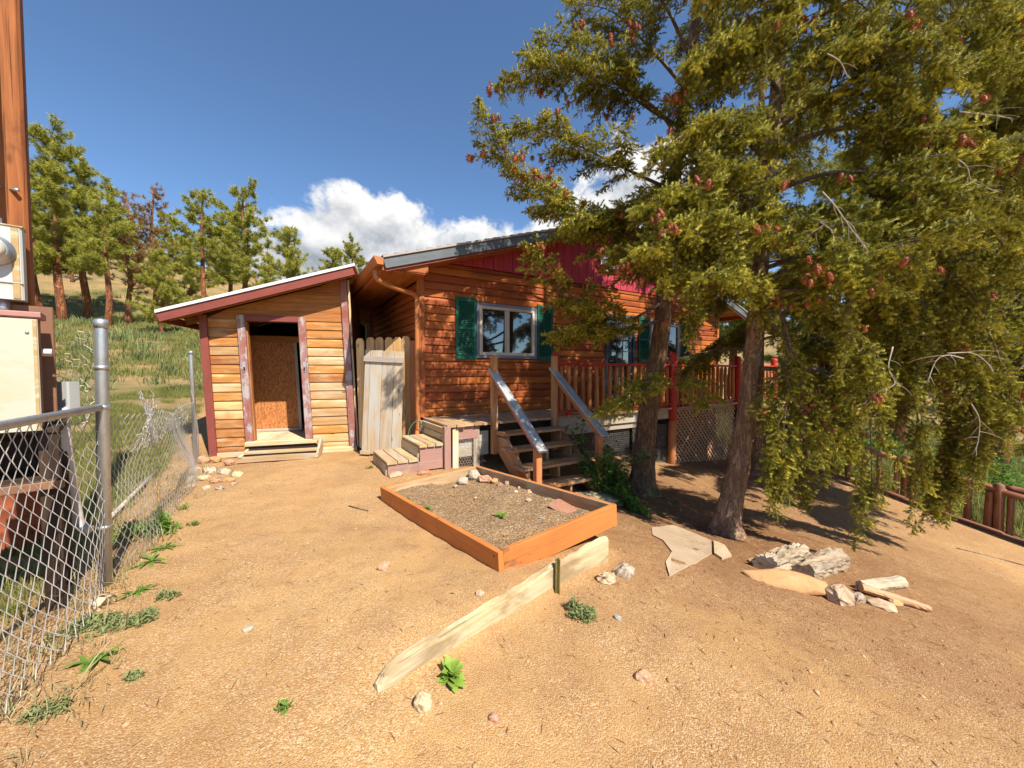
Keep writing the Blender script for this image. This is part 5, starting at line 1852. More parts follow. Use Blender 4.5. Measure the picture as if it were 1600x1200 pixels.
for i, (u, v, w, h, mt_, lb) in enumerate(PS):
    p = soil_pt(u, v)
    w, h = w * 1.35, h * 1.35
    me = rock_mesh(w / 2, w / 2 * .8, h / 2, 500 + i)
    mk('rock', me, MT[mt_], None, Matrix.Translation(p + UP * h * .30) @ Matrix.Rotation(i * 1.3, 4, 'Z'), label=lb, cat='rock')
# curved terracotta tile in the planter
p = soil_pt(.22, .90, -.07)
V, F = [], []
for i in range(9):
    a = -1.0 + 2.0 * i / 8
    for j in range(2):
        for rr in (.13, .115):
            V.append(Vector(((j - .5) * .26, math.sin(a) * rr, math.cos(a) * rr * .62 - .05)))
for i in range(8):
    a = i * 4
    F += [(a, a + 4, a + 6, a + 2), (a + 1, a + 3, a + 7, a + 5), (a, a + 1, a + 5, a + 4), (a + 2, a + 6, a + 7, a + 3)]
F += [(0, 2, 3, 1), (32, 33, 35, 34)]
mk('clay_tile', mesh('clay_tile', V, F, False), MT['brick_red'], None, Matrix.Translation(p) @ Matrix.Rotation(-.75, 4, 'Z') @ Matrix.Rotation(.22, 4, 'Y'), label='curved reddish clay tile in the right corner of the planter', cat='tile')

# flagstones set in the soil
def slab(px_pts, lift, th, label):
    P = [G(*p) + UP * lift for p in px_pts]
    q = random.Random(len(label))
    bm = bmesh.new()
    o = sum(P, Vector()) / len(P)
    top = [bm.verts.new(v - o) for v in P]
    bot = [bm.verts.new(v - o - UP * th + (v - o) * .03) for v in P]
    bm.faces.new(top)
    n = len(P)
    for i in range(n):
        bm.faces.new((top[(i + 1) % n], top[i], bot[i], bot[(i + 1) % n]))
    return mk('flagstone', bmesh_mesh('flagstone', bm), MT['flagstone'], None, Matrix.Translation(o), label=label, cat='flagstone')


slab([(1018, 826), (1052, 822), (1082, 834), (1111, 846), (1112, 866), (1096, 876), (1062, 893), (1046, 902), (1040, 880), (1050, 864), (1036, 846), (1020, 838)], .012, .06, 'large pale flagstone lying flush in the soil before the firs')
slab([(1115, 847), (1132, 855), (1143, 871), (1128, 876), (1116, 868)], .022, .06, 'small pale flagstone piece cracked off the larger one')

# cut logs and thin poles
def log(name, a, b, r0, r1, mat, label, rough=.010, seed=1, sides=18):
    q = random.Random(seed)
    a, b = Vector(a), Vector(b)
    M = frame(b - a, UP, a)
    L_ = (b - a).length
    V, F = [], []
    n = 16
    ph = [q.uniform(0, 6.28) for _ in range(6)]
    for i in range(n + 1):
        f = i / n
        for k_ in range(sides):
            an = 2 * math.pi * k_ / sides
            r = (r0 + (r1 - r0) * f) * (1 + .08 * math.sin(3 * an + ph[0]) + .05 * math.sin(7 * an + ph[1] + f * 2)) + q.uniform(-rough, rough)
            V.append(Vector((L_ * f, r * math.cos(an), r * math.sin(an))))
    for i in range(n):
        for k_ in range(sides):
            k2 = (k_ + 1) % sides
            F.append((i * sides + k_, i * sides + k2, (i + 1) * sides + k2, (i + 1) * sides + k_))
    F.append(tuple(reversed(range(sides))))
    F.append(tuple(n * sides + k_ for k_ in range(sides)))
    return mk(name, mesh(name, V, F, False), MT[mat], None, M, label=label, cat='log')


g0, g1 = G(1195, 893), G(1262, 884)
log('cut_log', g0 + UP * .03, g1 + Vector((.0, .12, .035)), .10, .115, 'log_grey', 'grey split log with shaggy bark left in the rock row', .024, 3, 34)
g0, g1 = G(1255, 902), G(1316, 890)
log('cut_log', g0 + UP * .02, g1 + Vector((.02, .10, .05)), .09, .115, 'log_grey', 'pale split log right of the shaggy bark log', .014, 4, 30)
g0, g1 = G(1345, 924), G(1408, 916)
log('cut_log', g0 + UP * .035, g1 + UP * .04, .045, .05, 'log_grey', 'short pale round log behind the thin log at the right', .004, 5)
g0, g1 = G(1345, 928), G(1452, 958)
log('thin_log', g0 + UP * .05, g1 + UP * .03, .033, .026, 'lattice_wood', 'thin brown log lying across the rocks at the right', .003, 6, 12)
for i, (a, b, lb) in enumerate((((1495, 858), (1600, 884), 'thin dead stick on the soil near the right edge'), ((545, 792), (575, 800), 'short stick on the soil left of the planter'))):
    tube('stick', [G(*a) + UP * .006, G(*b) + UP * .008], .008 if i == 0 else .006, MT['bark_branch'], None, 6, label=lb, cat='stick')

# ------------------------------------------------------------------ small plants
def leaf_data(L_, w, bend=.25, fold=.15, nseg=3):
    V, F = [], []
    for i in range(nseg + 1):
        f = i / nseg
        ww = w * math.sin(math.pi * min(1, .12 + f * .88)) ** .8 if i < nseg else 0.0
        x, z_ = L_ * f, -bend * L_ * f * f
        V += [(x, -ww / 2, z_ + fold * ww), (x, 0, z_), (x, ww / 2, z_ + fold * ww)]
    for i in range(nseg):
        a = i * 3
        F += [(a, a + 3, a + 4, a + 1), (a + 1, a + 4, a + 5, a + 2)]
    return np.array(V), np.array(F)


def leafy(name, pos, leaves, mat, label, cat='weed', group=None, seed=1, tint=.5):
    """leaves: list of (Matrix, L, w, bend). joined leaf mesh"""
    Vs, Fs, ts = [], [], []
    off = 0
    for (M, L_, w, bend) in leaves:
        v, f = leaf_data(L_, w, bend)
        A = np.array(M)
        vv = v @ A[:3, :3].T + A[:3, 3]
        Vs.append(vv)
        Fs.append(f + off)
        ts.append(np.clip(v[:, 0] / L_, 0, 1))
        off += len(v)
    V = np.concatenate(Vs)
    F = np.concatenate(Fs)
    me = mesh(name, V, [tuple(f) for f in F], True)
    a = me.attributes.new('tip', 'FLOAT', 'POINT')
    a.data.foreach_set('value', np.concatenate(ts).astype(np.float32))
    return mk(name, me, MT[mat], None, Matrix.Translation(pos), label=label, cat=cat, group=group)


def rosette(pos, n, L_, w, mat, label, seed, e0=.2, e1=1.1, group=None, cat='weed', bend=.3):
    q = random.Random(seed)
    lv = []
    for i in range(n):
        a = i * 2.399 + q.uniform(-.3, .3)
        e = e0 + (e1 - e0) * (i / n) + q.uniform(-.1, .1)
        s = q.uniform(.45, 1.15)
        M = Matrix.Translation((q.gauss(0, .012), q.gauss(0, .012), .005)) @ Matrix.Rotation(a, 4, 'Z') @ Matrix.Rotation(-e, 4, 'Y')
        lv.append((M, L_ * s, w * s, bend))
    return leafy('weed', pos, lv, mat, label, cat, group, seed)


def mound(pos, rx, rz_, n, mat, label, seed, L_=.020, w=.009, group=None, cat='weed', name='weed'):
    """ragged clump: several sub-clumps of leaves on short stems"""
    q = random.Random(seed)
    lv = []
    sub_ = [(q.uniform(0, 6.283), math.sqrt(q.random()), q.uniform(.25, .6), q.uniform(.5, 1.2)) for _ in range(7 if rx < .5 else 16)]
    for i in range(n):
        sa, sr, sw, sh = q.choice(sub_)
        a = q.uniform(0, 6.283)
        r = math.sqrt(q.random())
        h_ = q.random() * math.sqrt(max(0, 1 - r * r))
        p = Vector((math.cos(sa) * sr * rx * .75 + math.cos(a) * r * rx * sw, math.sin(sa) * sr * rx * .75 + math.sin(a) * r * rx * sw, h_ * rz_ * sh + .003))
        M = Matrix.Translation(p) @ Matrix.Rotation(q.uniform(0, 6.283), 4, 'Z') @ Matrix.Rotation(-q.uniform(-.2, 1.4), 4, 'Y') @ Matrix.Rotation(q.uniform(-.7, .7), 4, 'X')
        lv.append((M, L_ * q.uniform(.5, 1.6), w * q.uniform(.5, 1.2), q.uniform(.1, .6)))
    return leafy(name, pos, lv, mat, label, cat, group, seed)


rosette(G(705, 1062), 60, .068, .046, 'bright_leaves', 'bright green leafy plant in front of the pale board', 1, .05, 1.35)
mound(G(908, 962), .085, .075, 900, 'sage_leaves', 'grey green tuft growing right of the steel stake', 2, .024, .007)
rosette(G(147, 1038), 16, .095, .020, 'weed_leaves', 'green rosette weed on the soil near the left fence, nearest the camera of its kind', 3, .1, .6)
rosette(G(218, 925), 16, .11, .018, 'weed_leaves', 'sprawling long leaved weed right of the steel fence post', 4, .1, .5)
rosette(G(235, 880), 18, .12, .018, 'weed_leaves', 'broad sprawling weed behind the first one at the fence', 5, .08, .6)
rosette(G(258, 858), 16, .12, .018, 'weed_leaves', 'low weed farther along the fence foot', 6, .08, .6)
mound(G(150, 985), .17, .045, 900, 'sage_leaves', 'grey green mat of weeds around the tan stone by the fence', 7)
mound(G(205, 975), .11, .035, 420, 'sage_leaves', 'grey green weed patch right of the tan stone', 8)
mound(G(75, 1118), .07, .04, 200, 'sage_leaves', 'grey green weed in the bottom left corner', 9)
mound(G(210, 1060), .035, .03, 80, 'sage_leaves', 'tiny grey green sprout on the left soil', 10)
mound(G(262, 936), .06, .04, 180, 'sage_leaves', 'small grey green weed near the middle of the left soil', 11)
mound(G(225, 838), .20, .16, 800, 'weed_leaves', 'bushy green weed clump against the chain link fence', 12, .04, .016)
mound(G(285, 795), .06, .03, 120, 'weed_leaves', 'small green weed by the path near the fence end', 13)
mound(G(300, 822), .05, .03, 100, 'weed_leaves', 'small weed in open soil left of the path', 14)
rosette(G(375, 715), 22, .17, .012, 'weed_leaves', 'grassy green tuft at the left end of the shed steps', 15, .5, 1.4)
mound(G(367, 742), .08, .05, 160, 'sage_leaves', 'grey green weed among the stones by the shed steps', 16)
mound(G(444, 1110), .022, .02, 40, 'weed_leaves', 'tiny green seedling low in the left soil', 17)
mound(G(578, 732), .05, .03, 100, 'weed_leaves', 'small weed at the left corner of the box steps', 18)
for i, (u, v, n, s, lb) in enumerate(((.32, .42, 10, .09, 'green seedling in the middle of the planter'), (.60, .10, 16, .05, 'small green weed at the left board of the planter'), (.78, .08, 14, .05, 'small green weed farthest along the left planter board'))):
    rosette(soil_pt(u, v, -.075), n, s, s * .42, 'weed_leaves', lb, 30 + i, .2, .9)

# climbing leafy bush at the stairs
bush = empty('leafy_bush', (1.30, 5.25, tz(1.3, 5.25)), label='green leafy bush sprawling between the stairs and the first fir', cat='bush')
qb = random.Random(5)
stems, lv = [], []
bo = Vector(bush.location)


def tw(p0, p1, sag, nleaf, L_=.066, w=.050):
    P = [p0.lerp(p1, f) + Vector((qb.uniform(-.02, .02), qb.uniform(-.02, .02), -sag * 4 * f * (1 - f) * -1)) for f in np.linspace(0, 1, 7)]
    stems.append(tube_data([p - bo for p in P], [.008 * (1 - .7 * f) for f in np.linspace(0, 1, 7)], 5))
    for i in range(nleaf):
        f = qb.random() ** .8
        k_ = min(5, int(f * 6))
        p = P[k_].lerp(P[k_ + 1], f * 6 - k_) + Vector((qb.gauss(0, .055), qb.gauss(0, .055), qb.gauss(0, .05)))
        M = Matrix.Translation(p - bo) @ Matrix.Rotation(qb.uniform(0, 6.28), 4, 'Z') @ Matrix.Rotation(-qb.uniform(-.5, .9), 4, 'Y') @ Matrix.Rotation(qb.uniform(-.6, .6), 4, 'X')
        lv.append((M, L_ * qb.uniform(.6, 1.2), w * qb.uniform(.7, 1.1), .25))


for i in range(26):
    px = qb.uniform(892, 985)
    top = at(px, qb.uniform(690, 760) + max(0, px - 940) * .8, qb.uniform(5.1, 5.75))
    base = Vector((qb.uniform(1.15, 1.75), qb.uniform(5.1, 5.6), 0))
    base.z = tz(base.x, base.y)
    tw(base, top, .05, 80)
for (px0, py0, px1, py1, y0_, y1_, n) in ((905, 720, 912, 652, 5.7, 6.0, 60), (940, 770, 1012, 808, 5.2, 4.6, 120), (960, 780, 1008, 800, 5.1, 4.7, 90), (985, 725, 1020, 712, 5.4, 5.3, 60), (900, 700, 888, 668, 5.7, 5.9, 30), (1000, 760, 1050, 782, 5.2, 5.1, 25), (950, 765, 990, 790, 5.0, 4.9, 90)):
    tw(at(px0, py0, y0_), at(px1, py1, y1_), .03, n)
V, F = merge(stems)
mk('stems', mesh('stems', V, F), MT['bark_branch'], bush, Matrix.Translation(bo))
lo = leafy('leaves', bo, lv, 'bush_leaves', None, None)
put(lo, bush, Matrix.Translation(bo))
lo['kind'] = 'stuff'

# ------------------------------------------------------------------ ground cover: pebbles, litter, grass
rgn = np.random.default_rng(4)


def ico(seed, s=(1, .8, .55)):
    bm = bmesh.new()
    bmesh.ops.create_icosphere(bm, subdivisions=1, radius=1)
    q = random.Random(seed)
    for v in bm.verts:
        v.co *= q.uniform(.75, 1.15)
    V = np.array([v.co[:] for v in bm.verts]) * np.array(s)
    F = np.array([[v.index for v in f.verts] for f in bm.faces])
    bm.free()
    return V, F, np.full(len(V), .2)


def ground_scatter(name, n, box, protos, smin, smax, mat, keep, label, seed, power=2.2, tilt=.25, zoff=0.0):
    r_ = np.random.default_rng(seed)
    x0, x1, y0, y1 = box
    # denser near the camera
    yy = y0 + (y1 - y0) * r_.random(n) ** power
    xx = x0 + (x1 - x0) * r_.random(n)
    k_ = keep(xx, yy, r_)
    xx, yy = xx[k_], yy[k_]
    m_ = len(xx)
    P = np.stack([xx, yy, terr(xx, yy) + zoff], -1)
    rot = np.stack([r_.normal(0, tilt, m_), r_.normal(0, tilt, m_), r_.random(m_) * 6.283], -1)
    scl = smin + (smax - smin) * r_.random(m_) ** 3
    return scatter(name, protos, P, rot, scl, r_.random(m_), MT[mat], None, None, seed=seed, label=label, kind='stuff')


def in_planter(x, y):
    u0, v0 = np.array(PLc - PFc)[:2], np.array(PRc - PFc)[:2]
    d = np.stack([x - PFc.x, y - PFc.y], -1)
    inv = np.linalg.inv(np.array([u0, v0]).T)
    uv = d @ inv.T
    return (uv[:, 0] > -.01) & (uv[:, 0] < 1.01) & (uv[:, 1] > -.02) & (uv[:, 1] < 1.02)


def yard(x, y, r_):
    return (grassy(x, y) < .2) & ~in_planter(x, y) & (np.abs(x) < 1.45 * y + .3) & ((y - 5.9) < .45 * (x + 1.5) + .6)


ground_scatter('gravel', 60000, (-4.6, 8.5, 1.0, 8.5), [ico(i) for i in range(4)], .0020, .0070, 'pebbles', yard, 'fine loose gravel scattered over the bare yard soil', 41)
ground_scatter('coarse_gravel', 1100, (-4.4, 7, 1.1, 7.5), [ico(i + 9) for i in range(4)], .006, .020, 'pebbles', yard, 'scattered larger pebbles on the yard soil', 42, 1.6)
# needles and twigs
def stick_proto(L_, w):
    V = np.array([(-L_ / 2, 0, 0), (0, w, .15 * w), (L_ / 2, 0, .0), (0, -w, .15 * w), (0, 0, w)])
    F = np.array([(0, 1, 4), (1, 2, 4), (2, 3, 4), (3, 0, 4)])
    return V, F, np.full(5, .3)


def lit_keep(x, y, r_):
    base = np.maximum(litter(x, y), .10)
    return yard(x, y, r_) & (r_.random(len(x)) < base)


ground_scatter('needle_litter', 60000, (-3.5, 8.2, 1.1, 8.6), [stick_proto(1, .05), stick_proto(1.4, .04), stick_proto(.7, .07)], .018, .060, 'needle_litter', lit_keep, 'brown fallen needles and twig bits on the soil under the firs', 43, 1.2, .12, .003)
# soil crumbs in the planter
n = 2600
uu, vv = rgn.random(n) * .96 + .02, rgn.random(n) * .94 + .03
P = np.array([soil_pt(a, b, -.078)[:] for a, b in zip(uu, vv)])
cr = scatter('soil_crumbs', [ico(i + 20) for i in range(3)], P, rgn.random((n, 3)) * 6, .003 + .008 * rgn.random(n) ** 3, rgn.random(n) * .6, MT['pebbles'], plant, Matrix.Identity(4), kind='stuff', seed=4)


def blade_clump(nb, L_, w, seed, spread=.05, lean=.5):
    q = np.random.default_rng(seed)
    V, F, t = [], [], []
    for i in range(nb):
        a, e = q.random() * 6.283, q.random() * lean
        c = np.array([math.cos(a), math.sin(a), 0])
        s = np.array([-math.sin(a), math.cos(a), 0])
        b = q.normal(0, spread, 3) * np.array([1, 1, 0])
        l_ = L_ * (.5 + .6 * q.random())
        m1 = b + c * l_ * .25 * e + np.array([0, 0, l_ * .55])
        m2 = b + c * l_ * .8 * e + np.array([0, 0, l_ * (1 - .3 * e)])
        o = len(V)
        V += [b - s * w / 2, b + s * w / 2, m1 + s * w * .4, m1 - s * w * .4, m2]
        F += [(o, o + 1, o + 2), (o, o + 2, o + 3), (o + 3, o + 2, o + 4)]
        t += [0, 0, .4, .4, 1]
    return np.array(V), np.array(F), np.array(t)


def grass_keep(x, y, r_):
    g_ = grassy(x, y)
    nz = _vnoise(x, y, .8, 12) + .6 * _vnoise(x, y, 2.7, 13)
    ok = np.abs(x) < 1.42 * y + 1.2
    return (g_ > .35) & (nz > -.28) & ok


ground_scatter('meadow_grass', 26000, (-9.5, -1.8, 1.2, 11.0), [blade_clump(14, .12, .006, i) for i in range(3)], .5, 1.3, 'grass_blades', grass_keep, 'green and straw coloured grass behind the chain link fence', 51, 1.0, .1)
ground_scatter('far_hill_grass', 30000, (-42, -4, 11, 46), [blade_clump(14, .20, .020, i + 5, .22) for i in range(3)], .5, 1.5, 'grass_blades', lambda x, y, r_: (np.abs(x) < 1.42 * y) & ((_vnoise(x, y, .25, 14) + _vnoise(x, y, .9, 15)) > -.22), 'grass tufts on the wooded hillside', 52, 1.2, .1)
ground_scatter('slope_grass', 22000, (5.6, 26, 4.0, 24.0), [blade_clump(14, .24, .010, i + 8, .08) for i in range(3)], .6, 1.8, 'grass_blades', lambda x, y, r_: (grassy(x, y) > .4) & (np.abs(x) < 1.45 * y + .5), 'green grass on the slope beyond the log fence', 53, 1.4, .1)
ground_scatter('hill_scrub', 900, (-42, -5, 9, 40), [blade_clump(34, .5, .03, i + 15, .16, 1.1) for i in range(3)], .5, 1.5, 'sage_leaves', lambda x, y, r_: (np.abs(x) < 1.42 * y) & (grassy(x, y) > .5), 'low grey green scrub dotted over the hillside', 54, 1.2, .1)
ground_scatter('dry_fence_grass', 2600, (-5.2, -1.6, 1.2, 6.2), [blade_clump(9, .13, .005, i + 25, .04, 1.3) for i in range(3)], .5, 1.3, 'dry_grass', lambda x, y, r_: (grassy(x, y) < .75) & (((x + 2.57) * .83 + (y - 2.34) * .56 < .30 * r_.random(len(x)) + .03) | ((y < 2.34) & ((x + 2.57) * .892 + (y - 2.34) * .451 < .34 * r_.random(len(x)) + .10))), 'dry straw grass along the foot of the chain link fence', 55, 1.0, .3)

# ------------------------------------------------------------------ fir trees near the deck
def shoot(V, F, T, p, d, up, L_, nl, nw, step, rg_, tipw=1.0):
    """needles (single triangles) round a shoot axis"""
    d = d / np.linalg.norm(d)
    s = np.cross(d, up)
    s /= np.linalg.norm(s) + 1e-9
    u = np.cross(s, d)
    n = max(3, int(L_ / step))
    for i in range(n):
        f = (i + .5) / n
        b = p + d * L_ * f
        for ang in (-1.5, 1.5, -.55, .6, 2.6):
            if rg_.random() < .12:
                continue
            an = ang + rg_.normal(0, .25)
            o = s * math.sin(an) + u * math.cos(an)
            fw = .55 + .5 * f + rg_.normal(0, .1)
            v = o * 1.0 + d * fw * .75
            v /= np.linalg.norm(v)
            l_ = nl * (.75 + .4 * rg_.random()) * (1.0 - .35 * (f > .9))
            w = np.cross(v, o + d * .3)
            w = w / (np.linalg.norm(w) + 1e-9) * nw / 2
            k_ = len(V)
            V += [b - w, b + w, b + v * l_]
            F.append((k_, k_ + 1, k_ + 2))
            tv = max(0, min(1, (f - .45) * 1.5 * tipw))
            T += [tv * .6, tv * .6, tv]


def twig_strip(V, F, T, a, b, w):
    d = b - a
    for u in (np.array((0, 0, 1.)), np.array((0, 1., 0.2))):
        s_ = np.cross(d, u)
        s_ = s_ / (np.linalg.norm(s_) + 1e-9) * w / 2
        k_ = len(V)
        V += [a - s_, a + s_, b]
        F.append((k_, k_ + 1, k_ + 2))
        T += [-1, -1, -1]


def fir_spray(seed, L_=.25, nside=9, nl=.025, nw=.0120, step=.0125):
    q = np.random.default_rng(seed)
    V, F, T = [], [], []
    U = np.array((0, 0, 1.))
    P = [np.array((L_ * f, .012 * math.sin(f * 5 + seed), -.06 * L_ * f * f)) for f in np.linspace(0, 1, 4)]
    for i in range(3):
        twig_strip(V, F, T, P[i], P[i + 1], .0045)
        if i > 0:
            shoot(V, F, T, P[i], P[i + 1] - P[i], U, np.linalg.norm(P[i + 1] - P[i]), nl, nw, step, q, 1.0 if i == 2 else .0)
    for k_ in range(nside):
        f = .08 + .84 * k_ / nside
        i = min(2, int(f * 3))
        b = P[i] + (P[i + 1] - P[i]) * (f * 3 - i)
        sg = 1 if k_ % 2 else -1
        a = sg * (.95 + .25 * q.normal())
        l_ = L_ * (.44 - .22 * f) * (.55 + .8 * q.random())
        d = np.array((math.cos(a), math.sin(a), -.15 + .5 * q.normal()))
        d /= np.linalg.norm(d)
        twig_strip(V, F, T, b, b + d * l_, .003)
        shoot(V, F, T, b + d * l_ * .15, d, U, l_ * .9, nl, nw, step, q)
    return np.array(V), np.array(F), np.array(T)


FIR = [fir_spray(i + 1) for i in range(4)]


class Crown:
    def __init__(s, seed):
        s.q = np.random.default_rng(seed)
        s.p, s.d, s.u, s.s, s.t = [], [], [], [], []
        s.tips = []

    def add(s, p, d, u, sc_, t):
        s.p.append(np.array(p)); s.d.append(np.array(d)); s.u.append(np.array(u)); s.s.append(sc_); s.t.append(t)

    def arrays(s):
        d, u = np.array(s.d), np.array(s.u)
        Rm = frames_from(d, u)
        return np.array(s.p), euler_from(Rm), np.array(s.s), np.clip(np.array(s.t), 0, 1)


def limb(cr, tree, P, r0, mat, bl=.62, start=.22, pend=.35, dens=1.0, tint=.5, name='limb', spc=.050, bare=False, hang=.0):
    """P: polyline of the limb (Vectors). adds wood object and sprays to the crown"""
    q = cr.q
    P = [Vector(p) for p in P]
    n = len(P)
    cum = [0.0]
    for i in range(1, n):
        cum.append(cum[-1] + (P[i] - P[i - 1]).length)
    L_ = cum[-1]
    parts = [tube_data(P, [max(.004, r0 * (1 - .88 * c / L_)) for c in cum], 7)]

    def pt(s):
        i = min(n - 2, max(0, int(np.searchsorted(cum, s)) - 1))
        f = (s - cum[i]) / max(1e-6, cum[i + 1] - cum[i])
        return P[i].lerp(P[i + 1], f), (P[i + 1] - P[i]).normalized()
    s = L_ * start
    sg = 1
    while s < L_:
        f = s / L_
        p, t = pt(s)
        sidev = t.cross(UP)
        if sidev.length < .2:
            sidev = t.cross(Vector((.3, 1, 0)))
        sidev.normalize()
        sidev = (sidev + UP * q.normal(0, .35)).normalized()
        prof = min(1.0, (f - start) / .22 + .30) * (1.0 - .72 * max(0, (f - .35) / .65)) if f > start else 0
        l_ = bl * prof * (.7 + .5 * q.random())
        if l_ > .06:
            a = 1.0 + q.normal(0, .18) - .3 * f
            d0 = (t * math.cos(a) + sidev * sg * math.sin(a)).normalized()
            m_ = 5
            Q = [p]
            dd = d0.copy()
            for k_ in range(m_):
                dd = (dd + Vector((q.normal(0, .08), q.normal(0, .08), -pend * .26 * (1 + k_ * .3)))).normalized()
                Q.append(Q[-1] + dd * l_ / m_)
            parts.append(tube_data(Q, [(.0055 if not bare else .0028) * (1 - .7 * k_ / m_) * (1 + l_) for k_ in range(m_ + 1)], 4, False))
            if not bare:
                spn = max(2, int(l_ / spc * dens))
                for k_ in range(spn):
                    g_ = (k_ + .6) / spn
                    ii = min(m_ - 1, int(g_ * m_))
                    pp = Q[ii].lerp(Q[ii + 1], g_ * m_ - ii)
                    td = (Q[ii + 1] - Q[ii]).normalized()
                    lat = td.cross(UP)
                    lat = lat.normalized() if lat.length > .1 else sidev
                    s2 = 1 if q.random() < .5 else -1
                    ax = (td + lat * s2 * q.uniform(.2, 1.0) + UP * (q.normal(0, .18) - pend * .5)).normalized() if k_ < spn - 1 else td
                    uu = (UP + Vector((q.normal(0, .35), q.normal(0, .35), 0))).normalized()
                    cr.add(pp, ax, uu, q.uniform(.62, 1.08), tint + q.normal(0, .26) + .18 * (g_ > .8))
                    if hang and q.random() < hang:
                        hl = q.uniform(.25, .6)
                        hp_ = pp.copy()
                        HQ = [hp_]
                        hd = (td * .6 + Vector((0, 0, -.6)))
                        for kk in range(4):
                            hd = (hd + Vector((q.normal(0, .12), q.normal(0, .12), -.9))).normalized()
                            HQ.append(HQ[-1] + hd * hl / 4)
                        parts.append(tube_data(HQ, [.004, .0035, .003, .002, .0015], 3, False))
                        for kk in range(4):
                            for _ in range(2):
                                ax2 = ((HQ[kk + 1] - HQ[kk]).normalized() + Vector((q.normal(0, .45), q.normal(0, .45), 0))).normalized()
                                cr.add(HQ[kk].lerp(HQ[kk + 1], q.random()), ax2, Vector((q.normal(), q.normal(), .3)).normalized(), q.uniform(.55, .9), tint + q.normal(0, .2) + .1)
                cr.tips.append((Q[-1], dd))
        sg = -sg
        s += .046 / dens * (.8 + .4 * q.random()) if not bare else .055
    if not bare:
        for k_ in range(3):
            cr.add(P[-1] - (P[-1] - P[-2]) * .3 * k_, (P[-1] - P[-2]).normalized(), UP, 1.0, tint + .2)
        cr.tips.append((P[-1], (P[-1] - P[-2]).normalized()))
    V, F = merge(parts)
    o = P[0]
    return mk(name, mesh(name, [v - o for v in V], F, True), mat, tree, Matrix.Translation(o))


def trunk(name, P, R0, mat, tree, sides=26, seed=1, rough=.07, flare=.45):
    P = catmull(P, 10)
    n = len(P)
    q = random.Random(seed)
    V, F = [], []
    ph = [q.uniform(0, 6.28) for _ in range(5)]
    for i, p in enumerate(P):
        f = i / (n - 1)
        r = R0 * (1 - .80 * f) + .012
        r *= 1 + flare * math.exp(-(p.z - P[0].z - .12) / .16)
        for k_ in range(sides):
            a = 2 * math.pi * k_ / sides
            rr = r * (1 + .05 * math.sin(2 * a + ph[0] + p.z) + .04 * math.sin(5 * a + ph[1]) * math.exp(-(p.z - P[0].z) / .5) * 3 + rough * (q.random() - .5) + .03 * math.sin(9 * a + p.z * 4))
            V.append(p + Vector((math.cos(a) * rr, math.sin(a) * rr, 0)))
    for i in range(n - 1):
        for k_ in range(sides):
            k2 = (k_ + 1) % sides
            F.append((i * sides + k_, i * sides + k2, (i + 1) * sides + k2, (i + 1) * sides + k_))
    F.append(tuple((n - 1) * sides + k_ for k_ in range(sides)))
    o = P[0]
    ob = mk(name, mesh(name, [v - o for v in V], F, True), mat, tree, Matrix.Translation(o))
    return ob, P


def cone_mesh():
    bm = bmesh.new()
    V, F = lathe_data([(.0, 0), (.010, .004), (.016, .018), (.017, .035), (.012, .055), (.004, .068), (.0, .070)], 7)
    Vs, Fs = list(V), list(F)
    q = random.Random(2)
    for i in range(26):
        a, zz = i * 2.4, .008 + i * .0022
        r = .015 * math.sin(min(1, zz / .07) * 2.7 + .3) + .006
        c = Vector((math.cos(a) * r, math.sin(a) * r, zz))
        s = Vector((-math.sin(a), math.cos(a), 0)) * .008
        o = len(Vs)
        Vs += [c - s, c + s, c + Vector((math.cos(a) * .012, math.sin(a) * .012, .006))]
        Fs.append((o, o + 1, o + 2))
    me = mesh('cone', Vs, Fs)
    at_ = me.attributes.new('tip', 'FLOAT', 'POINT')
    at_.data.foreach_set('value', np.array([min(1, max(0, (v.length - .02) * 12)) for v in Vs], np.float32))
    me.materials.append(MT['cone_scales'])
    return me


CONE = cone_mesh()


def cones(cr, tree, n, zmin, seed, clump=4, big=1.2):
    q = random.Random(seed)
    tips = [t for t in cr.tips if t[0].z > zmin]
    done = 0
    while done < n and tips:
        p, d = q.choice(tips)
        for _ in range(q.randint(1, clump)):
            ax = (Vector((q.gauss(0, .4), q.gauss(0, .4), -1)) + d * .5).normalized()
            M = frame(Vector((q.gauss(0, 1), q.gauss(0, 1), .1)), ax, p + d * q.uniform(.08, .26) + Vector((q.gauss(0, .04), q.gauss(0, .04), q.gauss(0, .03) + .02)))
            M = M @ Matrix.Scale(big * q.uniform(.6, 1.25), 4)
            mk('cone', CONE, None, tree, M)
            done += 1


def auto_limb_pts(base, azim, L_, e0, droop, tipup, q, n=9):
    h = Vector((math.cos(azim), math.sin(azim), 0))
    P = []
    wob = q.normal(0, .25)
    for i in range(n):
        f = i / (n - 1)
        ht = h * f * L_ + Vector((-h.y, h.x, 0)) * wob * L_ * .25 * f * f
        P.append(base + ht + UP * L_ * (e0 * f - droop * f * f + tipup * f ** 3))
    return P


def crown_obj(cr, tree, mat='fir_needles', protos=FIR, seed=1, kind='stuff', name='crown'):
    p, r_, s_, t_ = cr.arrays()
    print('CROWN', len(p))
    o = WM[tree.name].translation
    return scatter(name, protos, p - np.array(o), r_, s_, t_, MT[mat], tree, Matrix.Translation(o), seed=seed, kind=kind)


def px_limb(lst):
    """limb given as (px, py, depth) marks"""
    return catmull([at(*p) for p in lst], 4)


SP = []
